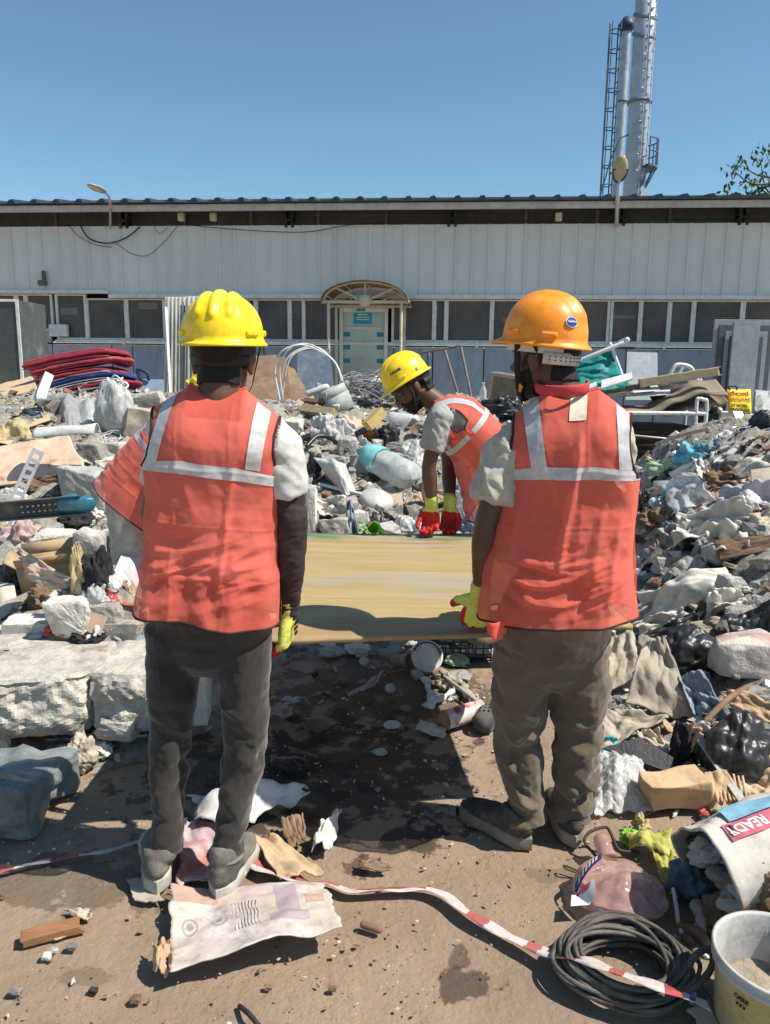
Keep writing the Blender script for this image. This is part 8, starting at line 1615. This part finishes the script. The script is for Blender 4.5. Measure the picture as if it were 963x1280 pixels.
 rod([at_z(842,1112,.06),at_z(846,1136,.03),at_z(850,1160,.012),at_z(862,1180,.008),at_z(884,1196,.008)],.006,C_wirew,'white cord hanging from the mouth of the woven sack','rope','white_rope','white cord')
 for k,(a,b_,lb,sh)in enumerate((((852,1158),(884,1178),'rotten brown stick below the sack mouth','rotten stick'),((856,1172),(872,1196),'short brown bark piece left of the bucket','bark piece'),((866,1152),(888,1166),'brown twig end under the sack mouth','twig end'))):V,F=tube(smooth_path([at_z(*a,.014),at_z((a[0]+b_[0])/2+2,(a[1]+b_[1])/2-2,.016),at_z(*b_,.014)],20),.012,8);V+=np.stack([fbm(V*40,q+k,2)for q in range(3)],1)*.006;hero('stick',(V,F),C_cardd if k else C_wood2,lb,'stick',sh)
 rt=at_z(974,1192,.20);c=V3(rt[0],rt[1],0);R0=.140;e=empty('bucket',c,'dirty white and yellow plastic bucket with mortar residue at the lower right corner','bucket');HERO.append(('dirty bucket',rt))
 M_b1=mat('bucket_yellow',(.46,.38,.16),.5,.15,4,.08,40,grime=.45,dust=.5,dustcol=(.55,.5,.38),dscale=5);M_b2=mat('bucket_white',(.44,.455,.46),.45,.1,4,.08,40,grime=.5,dust=.5,dustcol=(.52,.5,.45),dscale=6)
 V,F=lathe([(.0,0),(R0*.86,0),(R0*.88,.006),(R0*.96,.170)],48,c);mk('bucket_body',V,F,M_b1,e)
 V,F=lathe([(R0*.962,.166),(R0*1.02,.170),(R0*1.02,.178),(R0*.98,.181),(R0*.985,.190),(R0*1.03,.193),(R0*1.03,.201),(R0*.985,.203),(R0*.95,.195),(R0*.91,.12),(R0*.89,.06)],48,c,cap0=False);mk('bucket_rim',V,F,M_b2,e)
 V,F=lathe([(0,.080),(R0*.4,.072),(R0*.8,.066),(R0*.90,.075)],40,c,cap0=False);V[:,2]+=fbm(V*18,3,3)*.012;mk('mortar',V,F,mat('dried_mortar',(.34,.285,.225),.95,.2,6,.5,30,dust=.3),e)
 def bk(u,z,off=.0025):a=R_(-128)+u/R0;r=R0*np.interp(z,[0,.170],[.88,.96])+off;return c+V3(r*math.cos(a),r*math.sin(a),z)
 for txt,u0,z0,sz in(('CARE',-.050,.142,.015),('PLUS',-.030,.105,.014)):
  V,F=text_mesh(txt,sz,.0006)
  if txt=='CARE':mk('lettering',np.array([bk(u0+q[0],z0+q[1])for q in V]),F,M_print,e,smooth=False)
 for k in range(3):mk('printed_mark',np.array([bk(-.062+.009*k+du,.121+dz)for du,dz in((0,0),(.006,0),(.0065,.008),(.001,.0075))]),[(0,1,2,3)],M_print,e,smooth=False)
 mk('side_label',np.array([bk(.045+.06*u,.02+.13*v)for v in np.linspace(0,1,6)for u in np.linspace(0,1,8)]),gridF(8,6),mat('grey_label',(.36,.36,.40),.6,.1,6,0,dust=.25),e)
 panelz([(860,1262,.012),(912,1236,.012),(985,1290,.012),(890,1310,.012)],C_tan,'grey card under the bucket at the lower right corner','cardboard','cardboard_piece','grey card under the bucket',torn=.05)
 cc=at_z(784,1219,0);rr=random.Random(5);P=[];N_=26
 for i in range(N_*46):
  t=i/46*2*math.pi;q=i/46;k=int(q);ph=q-k;f=lambda j:(math.sin(j*12.9898)*43758.5453)%1.0
  a=f(k)*(1-ph)+f(k+1)*ph;b=f(k+50)*(1-ph)+f(k+51)*ph;g=f(k+90)*(1-ph)+f(k+91)*ph;ox,oy=(b-.5)*.05,(g-.5)*.04
  P.append(cc+V3(ox+(.095+.083*a)*math.cos(t),oy+(.09+.075*g)*math.sin(t),.010+.0032*k*.75+.006*math.sin(t*2+k)))
 e=hero('cable_coil',tube(P,.0058,8),mat('dusty_black_cable',(.085,.078,.068),.6,.2,12,.1,60,dust=.4,dustcol=(.30,.26,.21),dscale=8),'big coil of dusty black cable at the bottom right, crossed by barrier tape','cable coil','cable coil')
 pts=[at_z(842,1222,.03),at_z(858,1212,.06),at_z(868,1196,.09),at_z(884,1186,.10),at_z(893,1194,.09),at_z(886,1216,.06),at_z(868,1232,.04),at_z(850,1236,.03),at_z(842,1222,.04),at_z(862,1228,.03),at_z(880,1240,.015),at_z(892,1262,.01),at_z(905,1290,.01)]
 mk('cable_end',*tube(smooth_path(pts,90),.0085,10),MATS['dusty_black_cable'],e)
foreground()
# the many smaller pieces lying over the heap
def scatter():
 r=random.Random(21)
 hz=[HERO[i]for i in range(len(HERO))];HPX=np.array([to_px(p)for _,p in hz]);HD=np.array([dist(p)for _,p in hz]);HN=[n for n,_ in hz]
 def mesh(VF,m,sm=True):return mesh_from('piece',np.asarray(VF[0],float),VF[1],m,sm)
 def norm(VF):V,F=VF;s=(V.max(0)-V.min(0))[:2].max();return V/s,F
 kinds=[]
 def K(name,cat,adj,weight,var,smin,smax,solid=0,tilt=25):kinds.append(dict(name=name,cat=cat,adj=adj,w=weight,v=var,s=(smin,smax),solid=solid,tilt=tilt))
 for mt,ad in((C_conc,'grey'),(C_pale,'pale'),(C_dark,'dark gritty')):K('concrete_chunk','concrete chunk',ad+' concrete chunk',7 if mt is not C_dark else 5,[mesh(norm(chunk(300+k+len(ad)*7,(1,r.uniform(.6,1),r.uniform(.45,.8)),3,.08,cubic=r.uniform(.3,.8))),mt,False)for k in range(6)],9,40)
 K('brick_piece','brick','broken red brick',1.2,[mesh(norm(chunk(340+k,(1,.6,.45),3,.05,cubic=.85)),C_brick,False)for k in range(3)],9,20)
 sh=lambda sd,cr,to,w=1,h=.75,cu=.0,sp=.6:norm(sheet(sd,w,h,cr,26,26,cu,to,3,sp))
 for mt,ad,wt in((C_card,'brown card piece',8),(C_cardd,'dark brown card piece',6),(C_cardp,'pinkish tan card piece',3),(C_paper,'dirty paper sheet',6),(C_tan,'grey tan board piece',7),(C_grey,'grey plastic board piece',4),(C_red,'red printed card piece',1.2),(C_blue,'blue grey board piece',1.6)):K('cardboard_piece' if 'card' in ad else('paper_sheet' if 'paper' in ad else 'board_piece'),ad.split()[-2]if 'card' in ad else ad.split()[-2],ad,wt,[mesh(sh(360+k+len(ad)*3,.07,.22,1,r.uniform(.35,.9),.08),mt)for k in range(4)],14,46,.008,60)
 for mt,ad,wt in((C_white,'crumpled white film',4),(C_clear,'crumpled clear film',4.5),(C_silver,'crumpled silver grey film',3),(C_black,'crumpled black film',5),(C_cyan,'small cyan film',.7),(C_lav,'small lavender rag',1.0)):K('film_piece' if 'film' in ad else 'rag','film' if 'film' in ad else 'rag',ad,wt,[mesh(sh(400+k+len(ad)*3,.16,.32,1,.7,.15),mt)for k in range(4)],14,42,.004,40)
 for mt,ad,wt in((C_sack,'stuffed cream bag',2),(C_cloth,'dusty grey cloth wad',2.5),(C_blk2,'black cloth wad',3),(C_blue,'blue grey cloth wad',1.5),(C_white,'white plastic wad',1.2),(C_pink,'pink rag wad',.8),(C_red,'faded red plastic wad',.8)):K('wad','wad',ad,wt,[mesh(norm(bag(440+k+len(ad)*3,(1,.8,.5),40,26,.30,.5)),mt)for k in range(4)],10,32)
 for mt,ad,wt in((C_clear,'clear plastic bottle',2),(C_silver,'grey plastic bottle',1.5),(C_aqua,'pale aqua bottle',.5)):K('plastic_bottle','bottle',ad,wt,[mesh(norm((lambda q:(q[0]@rotm(R_(90),0,0).T,q[1]))(bottle(.25,.038,k+5,.012))),mt)for k in range(3)],14,28,0,30)
 for mt,ad,wt in((C_wood,'weathered wood stick',4),(C_wood2,'brown wood stick',3.5),(C_steel,'dull steel strip',3),(C_white,'white plastic strip',3),(C_black,'black plastic strip',2.5)):K('stick' if 'stick' in ad else 'strip','stick' if 'stick' in ad else 'strip',ad,wt,[mesh(norm(plank(1,r.uniform(.05,.12),.03,3+k,.02)),mt)for k in range(3)],18,55,0,30)
 for mt,ad,wt in((C_wirew,'pale wire snarl',1.6),(M_wire,'black wire snarl',2.2)):K('wire_snarl','wire',ad,wt,[mesh(norm(tube(tangle(480+k,.5,4,.35,110),.014,5)),mt)for k in range(3)],16,34)
 K('foam_block','foam block','white foam block',1.6,[mesh(norm(chunk(500+k,(1,.7,.4),2,.02,cubic=.9)),C_white)for k in range(3)],10,24)
 W=[k['w']for k in kinds]
 regs=[((0,482,185,580),80,.95),((0,580,185,800),105,1.0),((300,490,540,580),170,.75),((372,560,620,672),170,.75),((560,505,640,600),22,.8),((790,545,963,640),130,.75),((795,630,963,800),125,.95),((745,790,963,1020),85,.95),((0,905,180,960),8,.8),((0,490,185,800),110,.5),((300,492,540,668),160,.42),((795,560,963,800),110,.5),((745,790,963,1010),60,.5),((225,840,262,930),5,.8),((380,800,600,880),26,.55),((590,640,640,690),6,.8)]
 placed=[];used={};cnt={}
 def relation(px,py,d):
  dx,dy=(HPX-(px,py)).T;sc=np.hypot(dx,dy*1.3)+12*np.abs(HD-d);order=np.argsort(sc);return order
 for(x0,y0,x1,y1),n,sf in regs:
  tries=0;k_=0
  while k_<n and tries<n*12:
   tries+=1;px,py=r.uniform(x0,x1),r.uniform(y0,y1);p=hit(px,py)
   if p[1]>11.5 or(895<px<955 and py<530):continue
   if p[2]<.03 and not(y0>=790):continue
   kd=r.choices(kinds,W)[0];spx=r.uniform(*kd['s'])*sf*(1.15 if py>640 else 1.0);s=spx*pxm(p)
   if p[2]<.03:s*=.75
   if any((px-q[0])**2+(py-q[1])**2<(.32*(spx+q[2]))**2 for q in placed):continue
   if abs(p[0]-P1['heL'][0])<.2 and p[1]<2.5:continue
   placed.append((px,py,spx));k_+=1
   o=bpy.data.objects.new(kd['name'],r.choice(kd['v']));COL.objects.link(o)
   nrm=unit(np.array([Hs(p[0]-.05,p[1])-Hs(p[0]+.05,p[1]),Hs(p[0],p[1]-.05)-Hs(p[0],p[1]+.05),.1]));nrm=unit(nrm*.7+V3(r.gauss(0,1),r.gauss(0,1),0)*math.tan(R_(kd['tilt']))*.5+V3(0,0,.3))
   M=frame(nrm,(math.cos(a:=r.uniform(0,6.28)),math.sin(a),0));lift=s*(.03 if kd['solid']==0 else .09)
   o.matrix_world=Matrix.Translation(Vector(p+nrm*lift))@Matrix(M.tolist()).to_4x4()@Matrix.Scale(s,4)
   if kd['solid']:md=o.modifiers.new('thickness','SOLIDIFY');md.thickness=kd['solid']/s*.7;md.offset=0
   size='tiny' if spx<13 else 'small' if spx<20 else 'mid sized' if spx<29 else 'large'
   d=dist(p);order=relation(px,py,d)
   for j in list(order[:14])+[None]:
    if j is None:lb=f"{size} {kd['adj']} in the heap";break
    dx,dy=HPX[j]-(px,py)
    if abs(dx)<14 and abs(dy)<9:rel='beside'
    elif abs(dx)>abs(dy)*1.2:rel='left of' if dx>0 else 'right of'
    else:rel='below' if dy<0 else 'above'
    lb=f"{size} {kd['adj']} {rel} the {HN[j]}"
    if lb not in used and len(lb.split())<=16:break
   used[lb]=1;cnt[kd['adj']]=cnt.get(kd['adj'],0)+1
   tag(o,lb,kd['cat'],kd['adj'].replace('wad','wads').replace('film','films')+' pieces strewn over the heap')
 for me in list(bpy.data.meshes):
  if me.users==0:bpy.data.meshes.remove(me)
scatter()
